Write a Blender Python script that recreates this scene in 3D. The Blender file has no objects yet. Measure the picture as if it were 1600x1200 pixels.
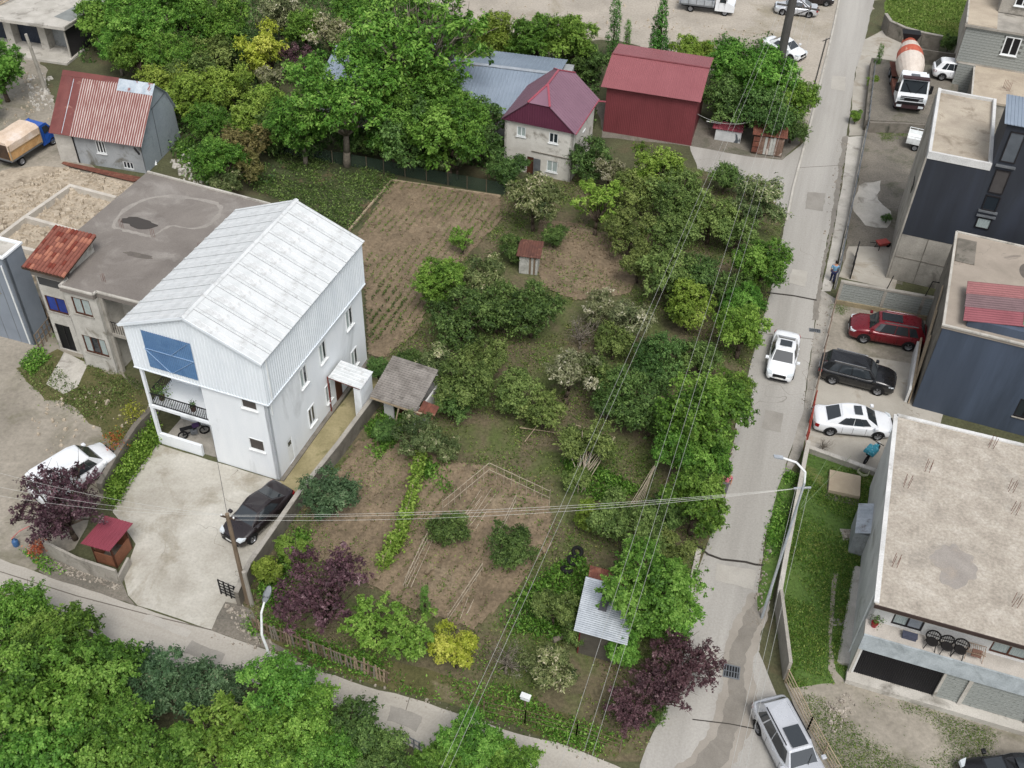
import bpy, math, random
import numpy as np
from mathutils import Vector, Matrix
rnd = random.Random(7)
SC = bpy.context.scene
COL = SC.collection
PI = math.pi

# ------------------------------------------------------------------ camera
FPX, CAM_H = 1650.0, 44.5
PITCH, ROLL = math.radians(42.45), math.radians(2.2)
_a = PI/2 - PITCH
ROT = Matrix.Rotation(_a, 3, 'X') @ Matrix.Rotation(ROLL, 3, 'Z')
cam_d = bpy.data.cameras.new('camera')
cam = bpy.data.objects.new('camera', cam_d)
COL.objects.link(cam)
cam_d.sensor_width = 36.0
cam_d.lens = FPX/1600*36.0
cam_d.clip_start = 0.5
cam_d.clip_end = 3000
cam.matrix_world = Matrix.Translation((0, 0, CAM_H)) @ ROT.to_4x4()
SC.camera = cam

# ------------------------------------------------------------------ world, sun, exposure
SUN_EL, SUN_AZ = math.radians(58), math.radians(166)     # azimuth measured from +Y clockwise
w = bpy.data.worlds.new('World')
SC.world = w
w.use_nodes = True
wn = w.node_tree.nodes
wl = w.node_tree.links
wn.clear()
sky = wn.new('ShaderNodeTexSky')
sky.sky_type = 'NISHITA'
sky.sun_disc = False
sky.sun_elevation = SUN_EL
sky.sun_rotation = SUN_AZ
sky.dust_density = 3.0
sky.air_density = 1.0
hs = wn.new('ShaderNodeHueSaturation')
hs.inputs['Saturation'].default_value = 0.30            # overcast: the cloud veil greys the blue
bg = wn.new('ShaderNodeBackground')
bg.inputs['Strength'].default_value = 0.115
wo = wn.new('ShaderNodeOutputWorld')
wl.new(sky.outputs[0], hs.inputs['Color'])
wl.new(hs.outputs[0], bg.inputs['Color'])
wl.new(bg.outputs[0], wo.inputs['Surface'])
sun_d = bpy.data.lights.new('sun', 'SUN')
sun_d.energy = 1.4
sun_d.angle = math.radians(24)
sun_d.color = (1.0, 0.965, 0.92)
sun = bpy.data.objects.new('sun', sun_d)
COL.objects.link(sun)
_sd = Vector((math.sin(SUN_AZ)*math.cos(SUN_EL), math.cos(SUN_AZ)*math.cos(SUN_EL), math.sin(SUN_EL)))
sun.rotation_euler = _sd.to_track_quat('Z', 'Y').to_euler()
sun.location = (0, 0, 80)
SC.view_settings.view_transform = 'Standard'
SC.view_settings.look = 'None'
SC.view_settings.gamma = 1.0
SC.view_settings.use_curve_mapping = False
SC.view_settings.exposure = 0.66

# ------------------------------------------------------------------ geometry helpers
def G(px, py, z=0.0):
    """ground point (height z) seen at photo pixel (1600 x 1200)"""
    d = ROT @ Vector(((px-800)/FPX, -(py-600)/FPX, -1.0))
    t = (z-CAM_H)/d.z
    return Vector((d.x*t, d.y*t, z))

def scale_at(p):
    c = ROT.transposed() @ (Vector(p)-Vector((0, 0, CAM_H)))
    return FPX/(-c.z)

def lin(c):
    return tuple(((x/255)/12.92 if x/255 <= .04045 else ((x/255+.055)/1.055)**2.4) for x in c)

class MB:
    def __init__(s):
        s.v = []; s.f = []; s.m = []
    def add(s, vs, fs, mi=0):
        o = len(s.v)
        s.v.extend([tuple(x) for x in vs])
        s.f.extend([tuple(i+o for i in f) for f in fs])
        s.m.extend([mi]*len(fs))
        return s
    def quad(s, a, b, c, d, mi=0):
        return s.add((a, b, c, d), ((0, 1, 2, 3),), mi)
    def poly(s, pts, mi=0):
        return s.add(pts, (tuple(range(len(pts))),), mi)
    def hexa(s, p, mi=0):   # p: 4 bottom, 4 top
        return s.add(p, ((3, 2, 1, 0), (4, 5, 6, 7), (0, 1, 5, 4), (1, 2, 6, 5), (2, 3, 7, 6), (3, 0, 4, 7)), mi)
    def box(s, x0, x1, y0, y1, z0, z1, mi=0):
        return s.hexa(((x0, y0, z0), (x1, y0, z0), (x1, y1, z0), (x0, y1, z0), (x0, y0, z1), (x1, y0, z1), (x1, y1, z1), (x0, y1, z1)), mi)
    def bar(s, p, q, w, h=None, mi=0, up=(0, 0, 1)):
        h = h or w
        p = Vector(p); q = Vector(q); d = (q-p).normalized(); up = Vector(up)
        if abs(d.dot(up)) > .98: up = Vector((1, 0, 0))
        sx = d.cross(up).normalized()*w/2; sy = sx.cross(d).normalized()*h/2
        return s.hexa((p-sx-sy, p+sx-sy, p+sx+sy, p-sx+sy, q-sx-sy, q+sx-sy, q+sx+sy, q-sx+sy), mi)
    def tube(s, p, q, r, r2=None, n=8, mi=0, cap=True):
        r2 = r if r2 is None else r2
        p = Vector(p); q = Vector(q); d = (q-p).normalized()
        up = Vector((0, 0, 1)) if abs(d.z) < .95 else Vector((1, 0, 0))
        a = d.cross(up).normalized(); b = a.cross(d).normalized()
        vs = []
        for c, rr in ((p, r), (q, r2)):
            for i in range(n):
                t = 2*PI*i/n
                vs.append(c+(a*math.cos(t)+b*math.sin(t))*rr)
        fs = [(i, (i+1) % n, n+(i+1) % n, n+i) for i in range(n)]
        if cap: fs += [tuple(range(n))[::-1], tuple(range(n, 2*n))]
        return s.add(vs, fs, mi)
    def path(s, pts, r, n=5, mi=0, r_end=None):
        r_end = r if r_end is None else r_end
        N = len(pts)-1
        for i in range(N):
            ra = r+(r_end-r)*i/N; rb = r+(r_end-r)*(i+1)/N
            s.tube(pts[i], pts[i+1], ra, rb, n, mi, cap=(i in (0, N-1)))
        return s
    def prism(s, pts, z0, z1, mi=0):
        n = len(pts)
        vs = [(p[0], p[1], z0) for p in pts]+[(p[0], p[1], z1) for p in pts]
        fs = [tuple(range(n))[::-1], tuple(range(n, 2*n))]+[(i, (i+1) % n, n+(i+1) % n, n+i) for i in range(n)]
        return s.add(vs, fs, mi)
    def lathe(s, prof, n=16, c=(0, 0, 0), axis='z', mi=0):
        vs = []; fs = []; m = len(prof)
        for i in range(n):
            t = 2*PI*i/n
            for r, z in prof:
                x, y = r*math.cos(t), r*math.sin(t)
                if axis == 'z': vs.append((c[0]+x, c[1]+y, c[2]+z))
                elif axis == 'y': vs.append((c[0]+x, c[1]+z, c[2]+y))
                else: vs.append((c[0]+z, c[1]+x, c[2]+y))
        for i in range(n):
            j = (i+1) % n
            for k in range(m-1): fs.append((i*m+k, j*m+k, j*m+k+1, i*m+k+1))
        return s.add(vs, fs, mi)
    def mesh(s, name, mats, smooth=False):
        me = bpy.data.meshes.new(name)
        me.from_pydata(s.v, [], s.f)
        mats = mats if isinstance(mats, (list, tuple)) else [mats]
        for m in mats: me.materials.append(m)
        if len(mats) > 1: me.polygons.foreach_set('material_index', s.m)
        if smooth: me.polygons.foreach_set('use_smooth', [True]*len(me.polygons))
        me.update()
        return me
    def build(s, name, mats, parent=None, smooth=False, bevel=0):
        o = bpy.data.objects.new(name, s.mesh(name, mats, smooth))
        COL.objects.link(o)
        if parent is not None: o.parent = parent
        if bevel:
            b = o.modifiers.new('bevel', 'BEVEL'); b.width = bevel; b.segments = 2; b.limit_method = 'ANGLE'
        return o

def tag(o, label=None, cat=None, group=None, kind=None):
    if label: o['label'] = label
    if cat: o['category'] = cat
    if group: o['group'] = group
    if kind: o['kind'] = kind
    return o

def thing(name, label, cat, loc=(0, 0, 0), yaw=0.0, group=None):
    o = bpy.data.objects.new(name, None)
    o.empty_display_size = .3
    COL.objects.link(o)
    o.location = loc; o.rotation_euler = (0, 0, yaw)
    return tag(o, label, cat, group)

def inst(name, me, parent, loc=(0, 0, 0), rot=(0, 0, 0), sc=(1, 1, 1)):
    o = bpy.data.objects.new(name, me)
    COL.objects.link(o); o.parent = parent
    o.location = loc; o.rotation_euler = rot; o.scale = sc
    return o

def dup(root, loc, yaw, label=None):
    r = root.copy(); COL.objects.link(r); r.location = loc; r.rotation_euler = (0, 0, yaw)
    if label: r['label'] = label
    for ch in list(root.children):
        c = ch.copy(); COL.objects.link(c); c.parent = r
        for g in list(ch.children):
            d = g.copy(); COL.objects.link(d); d.parent = c
    return r

# ------------------------------------------------------------------ materials
MATS = {}
def nodes_of(name):
    m = bpy.data.materials.new(name); m.use_nodes = True
    nt = m.node_tree; nt.nodes.clear()
    out = nt.nodes.new('ShaderNodeOutputMaterial')
    b = nt.nodes.new('ShaderNodeBsdfPrincipled')
    nt.links.new(b.outputs[0], out.inputs['Surface'])
    return m, nt, b, out

def ramp(nt, fac, stops, interp='LINEAR'):
    r = nt.nodes.new('ShaderNodeValToRGB')
    r.color_ramp.interpolation = interp
    e = r.color_ramp.elements
    while len(e) < len(stops): e.new(.5)
    for k, (p, c) in zip(e, stops): k.position = p; k.color = (*c, 1)
    nt.links.new(fac, r.inputs[0])
    return r.outputs[0]

def noise(nt, vec, scale, detail=5, rough=.6, dist=0):
    n = nt.nodes.new('ShaderNodeTexNoise')
    n.inputs['Scale'].default_value = scale; n.inputs['Detail'].default_value = detail
    n.inputs['Roughness'].default_value = rough; n.inputs['Distortion'].default_value = dist
    nt.links.new(vec, n.inputs['Vector'])
    return n.outputs['Fac']

def mixc(nt, fac, a, b, mode='MIX'):
    n = nt.nodes.new('ShaderNodeMix'); n.data_type = 'RGBA'; n.blend_type = mode
    for sock, v in ((n.inputs[0], fac), (n.inputs[6], a), (n.inputs[7], b)):
        if isinstance(v, (int, float)): sock.default_value = v
        elif isinstance(v, tuple): sock.default_value = (*v, 1)
        else: nt.links.new(v, sock)
    return n.outputs[2]

def thresh(nt, v, lo, hi):
    n = nt.nodes.new('ShaderNodeMapRange'); n.inputs[1].default_value = lo; n.inputs[2].default_value = hi
    nt.links.new(v, n.inputs[0]); return n.outputs[0]

def M(name, c, c2=None, sc=1.2, rough=.8, metal=0., stain=None, stain_sc=.5, stain_lo=.55, stain_hi=.7, fine=.12, fine_sc=18,
      bump=.0, bump_sc=25, spec=.3, crack=None, stretch=None, c3=None, coord='Object', coat=0., rot=0.):
    """surface of two or three tones with fine grain and optional irregular stains and cracks"""
    if name in MATS: return MATS[name]
    m, nt, b, out = nodes_of(name)
    tc = nt.nodes.new('ShaderNodeTexCoord')
    vec = tc.outputs['Object']
    if coord == 'World':
        g = nt.nodes.new('ShaderNodeNewGeometry'); vec = g.outputs['Position']
    if stretch:
        if rot:
            m0 = nt.nodes.new('ShaderNodeMapping'); m0.inputs['Rotation'].default_value = (0, 0, rot); nt.links.new(vec, m0.inputs['Vector']); svec0 = m0.outputs[0]
        else: svec0 = vec
        mp = nt.nodes.new('ShaderNodeMapping'); mp.inputs['Scale'].default_value = stretch
        nt.links.new(svec0, mp.inputs['Vector']); svec = mp.outputs[0]
    else: svec = vec
    c = lin(c); c2 = lin(c2) if c2 else tuple(x*.8 for x in c)
    stops = [(.32, c2), (.62, c)] if not c3 else [(.3, c2), (.5, c), (.7, lin(c3))]
    col = ramp(nt, noise(nt, svec, sc, 6, .62, .3), stops)
    if stain:
        s = thresh(nt, noise(nt, svec, stain_sc, 7, .65, .6), stain_lo, stain_hi)
        col = mixc(nt, s, col, lin(stain))
    if fine:
        f = noise(nt, vec, fine_sc, 3, .7)
        fr = ramp(nt, f, [(.25, (1-fine*2,)*3), (.75, (1+fine,)*3)])
        col = mixc(nt, 1.0, col, fr, 'MULTIPLY')
    if crack:
        v = nt.nodes.new('ShaderNodeTexVoronoi'); v.feature = 'DISTANCE_TO_EDGE'; v.inputs['Scale'].default_value = crack[0]
        wv = nt.nodes.new('ShaderNodeVectorMath'); wv.operation = 'ADD'
        nn = nt.nodes.new('ShaderNodeTexNoise'); nn.inputs['Scale'].default_value = crack[0]*4
        nt.links.new(vec, nn.inputs['Vector'])
        ms = nt.nodes.new('ShaderNodeVectorMath'); ms.operation = 'SCALE'; ms.inputs['Scale'].default_value = .35/crack[0]
        nt.links.new(nn.outputs['Color'], ms.inputs[0]); nt.links.new(vec, wv.inputs[0]); nt.links.new(ms.outputs[0], wv.inputs[1])
        nt.links.new(wv.outputs[0], v.inputs['Vector'])
        k = thresh(nt, v.outputs['Distance'], crack[1]*crack[0], 0.0)
        gate = thresh(nt, noise(nt, vec, crack[0]*.8, 2), .5, .56)
        mm = nt.nodes.new('ShaderNodeMath'); mm.operation = 'MULTIPLY'
        nt.links.new(k, mm.inputs[0]); nt.links.new(gate, mm.inputs[1])
        col = mixc(nt, mm.outputs[0], col, lin(crack[2]))
    nt.links.new(col, b.inputs['Base Color'])
    b.inputs['Roughness'].default_value = rough
    b.inputs['Metallic'].default_value = metal
    b.inputs['Specular IOR Level'].default_value = spec
    if coat: b.inputs['Coat Weight'].default_value = coat; b.inputs['Coat Roughness'].default_value = .05
    if bump:
        bp = nt.nodes.new('ShaderNodeBump'); bp.inputs['Strength'].default_value = bump; bp.inputs['Distance'].default_value = .05
        nt.links.new(noise(nt, vec, bump_sc, 5, .65), bp.inputs['Height'])
        nt.links.new(bp.outputs[0], b.inputs['Normal'])
    MATS[name] = m
    return m

def leaf_mat(name, dark, mid, light, accent=None, transl=.3):
    m, nt, b, out = nodes_of(name)
    at = nt.nodes.new('ShaderNodeAttribute'); at.attribute_name = 'tint'
    stops = [(.0, lin(dark)), (.5, lin(mid)), (.85, lin(light))]
    if accent: stops.append((.93, lin(accent)))
    col = ramp(nt, at.outputs['Fac'], stops)
    oi = nt.nodes.new('ShaderNodeObjectInfo')
    hs = nt.nodes.new('ShaderNodeHueSaturation')
    mr = nt.nodes.new('ShaderNodeMapRange'); mr.inputs[3].default_value = .82; mr.inputs[4].default_value = 1.15
    nt.links.new(oi.outputs['Random'], mr.inputs[0]); nt.links.new(mr.outputs[0], hs.inputs['Value'])
    mr2 = nt.nodes.new('ShaderNodeMapRange'); mr2.inputs[3].default_value = .485; mr2.inputs[4].default_value = .515
    sx = nt.nodes.new('ShaderNodeMath'); sx.operation = 'FRACT'
    ml = nt.nodes.new('ShaderNodeMath'); ml.operation = 'MULTIPLY'; ml.inputs[1].default_value = 7.3
    nt.links.new(oi.outputs['Random'], ml.inputs[0]); nt.links.new(ml.outputs[0], sx.inputs[0]); nt.links.new(sx.outputs[0], mr2.inputs[0])
    nt.links.new(mr2.outputs[0], hs.inputs['Hue'])
    nt.links.new(col, hs.inputs['Color'])
    nt.links.new(hs.outputs[0], b.inputs['Base Color'])
    b.inputs['Roughness'].default_value = .55
    b.inputs['Specular IOR Level'].default_value = .25
    tr = nt.nodes.new('ShaderNodeBsdfTranslucent'); nt.links.new(hs.outputs[0], tr.inputs['Color'])
    mx = nt.nodes.new('ShaderNodeMixShader'); mx.inputs[0].default_value = transl
    nt.links.new(b.outputs[0], mx.inputs[1]); nt.links.new(tr.outputs[0], mx.inputs[2])
    nt.links.new(mx.outputs[0], out.inputs['Surface'])
    MATS[name] = m
    return m

def glass_mat(name, c, rough=.06, spec=.8):
    m, nt, b, out = nodes_of(name)
    b.inputs['Base Color'].default_value = (*lin(c), 1); b.inputs['Roughness'].default_value = rough
    b.inputs['Specular IOR Level'].default_value = spec
    MATS[name] = m
    return m

GLASS = glass_mat('window_glass', (40, 46, 52))
CARGLASS = glass_mat('car_glass', (46, 51, 55), .04, 1.0)
CURTAIN = M('glass_with_curtain', (170, 180, 178), (120, 132, 132), sc=9, rough=.15, stretch=(6, 6, .3), fine=0)
WHITE = M('white_paint', (229, 233, 236), (221, 226, 230), sc=.9, stretch=(1.2, 1.2, .35), rough=.6, fine=.04, stain=(188, 192, 194), stain_sc=.45, stain_lo=.58, stain_hi=.75)
WHITECLAD = M('white_metal_cladding', (226, 232, 237), (215, 222, 228), sc=1.1, rough=.45, fine=.03, stretch=(1, 1, .25))
WHITEROOF = M('white_roof_sheet', (208, 211, 212), (195, 199, 200), sc=1.4, rough=.55, fine=.06, stain=(172, 173, 172), stain_sc=2.2, stain_lo=.52, stain_hi=.74)
WHITEFRAME = M('white_frame', (225, 228, 228), rough=.45, fine=0)
DARKFRAME = M('dark_frame', (38, 36, 38), rough=.5, fine=0)
BROWNFRAME = M('brown_frame', (84, 52, 38), rough=.6, fine=.05)
CONC = M('concrete', (168, 163, 154), (140, 136, 128), sc=.7, stain=(110, 106, 98), stain_sc=.6, bump=.15)
CONCLIGHT = M('light_concrete', (190, 186, 178), (165, 161, 152), sc=.6, stain=(130, 126, 118), stain_sc=.8, bump=.12)
CONCDARK = M('weathered_concrete', (128, 122, 113), (98, 94, 86), sc=1.1, stain=(70, 70, 62), stain_sc=.9, bump=.2)
BLOCKM = M('concrete_block', (158, 162, 158), (130, 134, 130), sc=3.0, fine=.15, bump=.2)
MORTAR = M('mortar_joint', (104, 106, 102), (84, 86, 82), sc=3)
BLACKMETAL = M('black_metal', (26, 26, 28), rough=.5, fine=0)
GREYMETAL = M('grey_metal', (120, 124, 128), (98, 102, 106), sc=2, rough=.45, metal=.3, fine=.05)
GALV = M('galvanised_sheet', (188, 194, 200), (160, 167, 174), sc=1.4, rough=.4, metal=.35, stain=(120, 112, 108), stain_sc=.9, stain_lo=.6, stain_hi=.72)
RUST = M('rust', (116, 72, 58), (90, 56, 48), sc=3, stain=(148, 108, 88), stain_sc=2.4, rough=.85)
WOOD = M('old_wood', (128, 112, 94), (96, 84, 70), sc=3, stretch=(1, 1, .2), rough=.9)
PALEWOOD = M('pale_wood', (172, 156, 132), (142, 126, 106), sc=3, rough=.85)
DARKWOOD = M('dark_wood', (78, 62, 50), (56, 46, 38), sc=3, rough=.9)
BARK = M('bark', (96, 84, 72), (66, 58, 50), sc=6, rough=.95, bump=.4)
PALEBARK = M('pale_bark', (128, 120, 108), (98, 92, 82), sc=6, rough=.95)
RUBBER = M('rubber', (26, 26, 27), rough=.9, fine=.05)
ALLOY = M('alloy_rim', (150, 152, 156), rough=.35, metal=.6, fine=0)
CHROME = M('chrome', (190, 192, 196), rough=.15, metal=.9, fine=0)
BLACKPLASTIC = M('black_plastic', (24, 24, 26), rough=.6, fine=0)
LAMPGLASS = M('headlamp', (205, 212, 216), rough=.1, fine=0, spec=.7)
TAILRED = M('tail_lamp', (140, 18, 20), rough=.2, fine=0, spec=.6)
PLATE = M('number_plate', (225, 225, 222), rough=.5, fine=0)
SKIN = M('skin', (186, 138, 112), rough=.6, fine=0)
# ------------------------------------------------------------------ ground sheets
def inside(pts, x, y):
    pts = np.asarray(pts); r = np.zeros(len(x), bool); j = len(pts)-1
    for i in range(len(pts)):
        xi, yi = pts[i][0], pts[i][1]; xj, yj = pts[j][0], pts[j][1]
        c = ((yi > y) != (yj > y)) & (x < (xj-xi)*(y-yi)/((yj-yi) or 1e-9)+xi)
        r ^= c; j = i
    return r

def world_poly(px, z=0.0):
    return [G(x, y, z) for x, y in px]

def rough_poly(pts, jit, step=.7, seed=1):
    r = random.Random(seed); out = []
    n = len(pts)
    for i in range(n):
        a, b = pts[i], pts[(i+1) % n]; L = (b-a).length
        k = max(1, min(60, int(L/step))) if jit else 1
        d = (b-a).normalized() if L else Vector((1, 0, 0)); nrm = Vector((-d.y, d.x, 0))
        off = 0
        for q in range(k):
            off = off*.6+r.uniform(-jit, jit)
            out.append(a.lerp(b, q/k)+nrm*(off if q else 0))
    return out

PATCH_AREA = {}
def patch(name, px, layer, m, jit=0.0, seed=1, kind='structure', step=.7):
    pts = rough_poly(world_poly(px, .004*layer+.00033*(seed % 12)), jit, step, seed=seed)
    mb = MB(); mb.poly(pts)
    o = mb.build(name, m)
    o['kind'] = kind
    PATCH_AREA.setdefault(name, []).append(world_poly(px))
    return o

GROUND = M('ground_soil_and_moss', (88, 90, 64), (72, 72, 52), sc=.35, rough=.95, stain=(96, 86, 66), stain_sc=.25, fine=.2, fine_sc=6, bump=.5, bump_sc=8, coord='World')
DIRT = M('pale_dirt', (156, 149, 137), (130, 124, 113), sc=.28, rough=.95, stain=(102, 100, 80), stain_sc=.3, stain_lo=.5, stain_hi=.72, fine=.13, fine_sc=4, bump=.25, bump_sc=6, coord='World')
RUBBLE = M('rubble_ground', (182, 170, 152), (152, 140, 123), sc=.8, rough=.95, stain=(112, 100, 84), stain_sc=.7, fine=.15, fine_sc=4, bump=.5, bump_sc=6, coord='World')
GRAVEL = M('pale_gravel', (174, 166, 154), (152, 145, 134), sc=.16, rough=.95, stain=(136, 128, 108), stain_sc=.12, fine=.14, fine_sc=5, bump=.4, bump_sc=12, coord='World')
DGRAVEL = M('dark_gravel', (128, 122, 112), (106, 102, 94), sc=.5, rough=.95, stain=(92, 92, 76), stain_sc=.4, fine=.2, fine_sc=8, bump=.5, bump_sc=12, coord='World')
ROADM = M('road_concrete', (170, 167, 161), (150, 147, 141), sc=.55, stretch=(1, .05, 1), rot=math.radians(16), rough=.85, stain=(138, 134, 128), stain_sc=.2, stain_lo=.52, stain_hi=.78, fine=.08, fine_sc=9, bump=.1, coord='World', crack=(.09, .018, (120, 115, 108)))
ROADS = M('south_road_concrete', (174, 169, 160), (156, 151, 142), sc=.55, stretch=(1, .05, 1), rot=math.radians(110), rough=.85, stain=(142, 137, 128), stain_sc=.2, stain_lo=.52, stain_hi=.78, fine=.08, fine_sc=9, bump=.1, coord='World', crack=(.09, .018, (120, 115, 108)))
YARDM = M('yard_concrete', (174, 170, 160), (154, 149, 138), sc=.35, rough=.85, stain=(130, 122, 104), stain_sc=.3, stain_lo=.52, stain_hi=.72, fine=.09, fine_sc=7, bump=.15, coord='World', c3=(190, 187, 178), crack=(.22, .012, (96, 90, 80)))
MOSSY = M('mossy_concrete', (156, 146, 112), (128, 120, 88), sc=.6, rough=.9, stain=(104, 102, 66), stain_sc=.6, fine=.1, fine_sc=8, coord='World')
SOIL = M('orchard_soil', (110, 100, 79), (90, 86, 64), sc=.5, rough=.97, stain=(88, 98, 56), stain_sc=.28, stain_lo=.44, stain_hi=.6, fine=.25, fine_sc=5, bump=.7, bump_sc=7, coord='World')
TILLED = M('tilled_soil', (134, 118, 97), (110, 97, 79), sc=.6, rough=.97, stain=(138, 124, 103), stain_sc=.4, fine=.22, fine_sc=6, bump=.8, bump_sc=9, coord='World')
CROP = M('crop_bed', (76, 84, 54), (64, 70, 46), sc=.8, rough=.97, stain=(104, 92, 70), stain_sc=.5, stain_lo=.55, stain_hi=.65, fine=.25, fine_sc=5, bump=.6, coord='World')
LAWNM = M('lawn_ground', (88, 112, 54), (72, 98, 44), sc=.5, rough=.97, stain=(126, 120, 76), stain_sc=.3, stain_lo=.55, stain_hi=.75, fine=.22, fine_sc=6, bump=.6, coord='World')
FIELDM = M('meadow_ground', (92, 116, 44), (74, 98, 36), sc=.2, rough=.97, stain=(126, 124, 70), stain_sc=.12, fine=.2, fine_sc=3, bump=.5, coord='World')
WETM = M('wet_gutter', (136, 131, 123), (120, 115, 107), sc=.8, rough=.55, stain=(122, 116, 106), stain_sc=.8, fine=.1, coord='World')
PADM = M('parking_concrete', (174, 169, 159), (154, 149, 139), sc=.35, rough=.85, stain=(138, 128, 112), stain_sc=.35, fine=.07, coord='World', crack=(.3, .01, (120, 112, 100)))
WEEDY = M('weedy_dirt', (98, 94, 62), (82, 84, 50), sc=.7, rough=.97, stain=(128, 118, 96), stain_sc=.5, fine=.2, fine_sc=6, bump=.5, coord='World')
FARGREEN = M('far_land', (92, 104, 66), (78, 92, 54), sc=.02, rough=.97, stain=(140, 132, 112), stain_sc=.012, fine=.1, fine_sc=.5, coord='World')

mb = MB(); mb.poly([(-900, -300, -.012), (900, -300, -.012), (900, 1800, -.012), (-900, 1800, -.012)])
mb.build('ground', GROUND)['kind'] = 'structure'

patch('far_gravel_lot', [(560, -120), (1700, -120), (1660, -40), (1390, -30), (1330, 60), (1300, 130), (1262, 200), (1200, 172), (1120, 120), (1000, 72), (900, 60), (760, 52), (690, 30), (640, -30)], 1, GRAVEL, .5, 3)
patch('meadow', [(1388, -60), (1640, -60), (1560, 60), (1468, 72), (1420, 58), (1384, 30)], 2, FIELDM, .2, 4)
patch('dirt_lot', [(-260, 30), (40, 40), (62, 100), (85, 150), (96, 240), (232, 286), (240, 275), (190, 580), (250, 640), (240, 690), (165, 775), (90, 870), (40, 900), (-30, 870), (-330, 800)], 1, DIRT, .3, 5)
patch('construction_ground', [(-120, 300), (20, 262), (100, 262), (232, 290), (190, 330), (130, 372), (60, 440), (-10, 470), (-120, 420)], 2, RUBBLE, .35, 6)
patch('weedy_ground', [(25, 575), (90, 545), (130, 560), (190, 585), (236, 610), (232, 660), (180, 690), (130, 650), (70, 625)], 3, WEEDY, .3, 7)
patch('doorstep_slab', [(100, 550), (138, 568), (122, 604), (100, 616), (72, 600)], 5, CONCLIGHT, .04, 8)
patch('concrete_yard', [(247, 694), (345, 724), (437, 752), (462, 766), (455, 782), (395, 866), (366, 925), (390, 962), (398, 1000), (330, 984), (215, 946), (200, 930), (194, 905), (212, 850), (176, 800), (206, 745)], 4, YARDM, .03, 9)
patch('side_path', [(437, 752), (575, 578), (597, 598), (546, 680), (471, 778), (455, 768)], 5, MOSSY, .02, 10)
patch('orchard_ground', [(590, 600), (600, 560), (660, 480), (790, 300), (860, 270), (1090, 262), (1200, 288), (1225, 335), (1212, 420), (1168, 590), (1122, 795), (1086, 905), (1072, 990), (1025, 1130), (1000, 1190), (960, 1190), (762, 1122), (640, 1082), (500, 1042), (400, 1004), (380, 940), (470, 785), (546, 690)], 1, SOIL, .12, 11)
patch('gutter_edge', [(1283, 452), (1308, 468), (1290, 545), (1270, 640), (1254, 704), (1230, 745), (1224, 742), (1256, 640), (1272, 520), (1277, 465)], 4, CONC, .05, 41)
patch('top_lane', [(1350, 62), (1384, 44), (1410, 66), (1470, 82), (1510, 100), (1424, 104), (1366, 108), (1360, 212), (1326, 212), (1337, 110)], 2, PADM, .06, 42)
patch('side_lane', [(1078, 228), (1180, 246), (1222, 250), (1256, 222), (1240, 300), (1228, 340), (1190, 292), (1090, 264)], 2, ROADM, .05, 12)
patch('barn_yard', [(930, 160), (1075, 165), (1100, 190), (1240, 196), (1250, 224), (1222, 250), (1180, 246), (1078, 229), (940, 215)], 1, DGRAVEL, .15, 13)
# the roads
road_e = patch('east_road', [(1318, -60), (1310, 0), (1300, 45), (1288, 95), (1263, 195), (1236, 296), (1226, 350), (1205, 450), (1168, 590), (1122, 795), (1087, 905), (1075, 985), (1042, 1100), (1000, 1195), (990, 1330), (1330, 1330), (1250, 1200), (1213, 1085), (1182, 1010), (1180, 955), (1196, 838), (1226, 738), (1256, 640), (1272, 520), (1276, 460), (1291, 380), (1311, 290), (1326, 190), (1337, 110), (1352, 60), (1366, 0), (1374, -60)], 3, ROADM, .05, 14)
road_s = patch('south_road', [(-200, 826), (0, 873), (120, 915), (200, 943), (330, 985), (400, 1010), (500, 1050), (640, 1090), (760, 1130), (870, 1160), (960, 1195), (1000, 1214), (1000, 1330), (860, 1270), (745, 1215), (680, 1184), (600, 1142), (536, 1106), (440, 1076), (340, 1054), (250, 1036), (170, 1004), (90, 962), (0, 925), (-200, 880)], 4, ROADS, .06, 15)
patch('road_verge', [(380, 975), (400, 1000), (500, 1042), (640, 1082), (762, 1122), (960, 1188), (980, 1160), (900, 1120), (780, 1075), (640, 1040), (520, 1010), (420, 965)], 2, WEEDY, .12, 16)
patch('gravel_corner', [(352, 940), (392, 952), (420, 1000), (470, 1032), (400, 1010), (330, 985)], 6, DGRAVEL, .1, 17)
patch('gravel_corner', [(80, 872), (190, 908), (200, 932), (214, 948), (120, 915), (60, 892)], 6, DGRAVEL, .08, 18)
patch('pavement', [(1325, 214), (1352, 212), (1336, 290), (1322, 350), (1308, 410), (1298, 455), (1284, 455), (1300, 375), (1314, 300)], 6, CONCLIGHT, .03, 19)
patch('wet_gutter', [(1316, 214), (1325, 212), (1313, 300), (1299, 375), (1283, 455), (1278, 500), (1268, 500), (1277, 455), (1292, 375), (1306, 295)], 5, WETM, .07, 20, step=.22)
patch('wet_gutter', [(1180, 935), (1198, 950), (1182, 985), (1162, 1040), (1168, 1100), (1140, 1180), (1090, 1230), (1060, 1215), (1120, 1150), (1138, 1080), (1140, 1030), (1160, 970)], 5, WETM, .09, 21, step=.22)
patch('damp_road', [(1176, 925), (1204, 940), (1190, 985), (1176, 1040), (1182, 1100), (1152, 1190), (1096, 1245), (1040, 1222), (1104, 1150), (1128, 1080), (1128, 1028), (1150, 965)], 4, M('damp_road_concrete', (154, 148, 139), (142, 136, 127), sc=.5, rough=.7, fine=.06, coord='World'), .10, 51, step=.22)
patch('gutter_verge', [(1228, 735), (1246, 745), (1206, 935), (1184, 955), (1198, 838)], 5, LAWNM, .1, 22)
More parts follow.
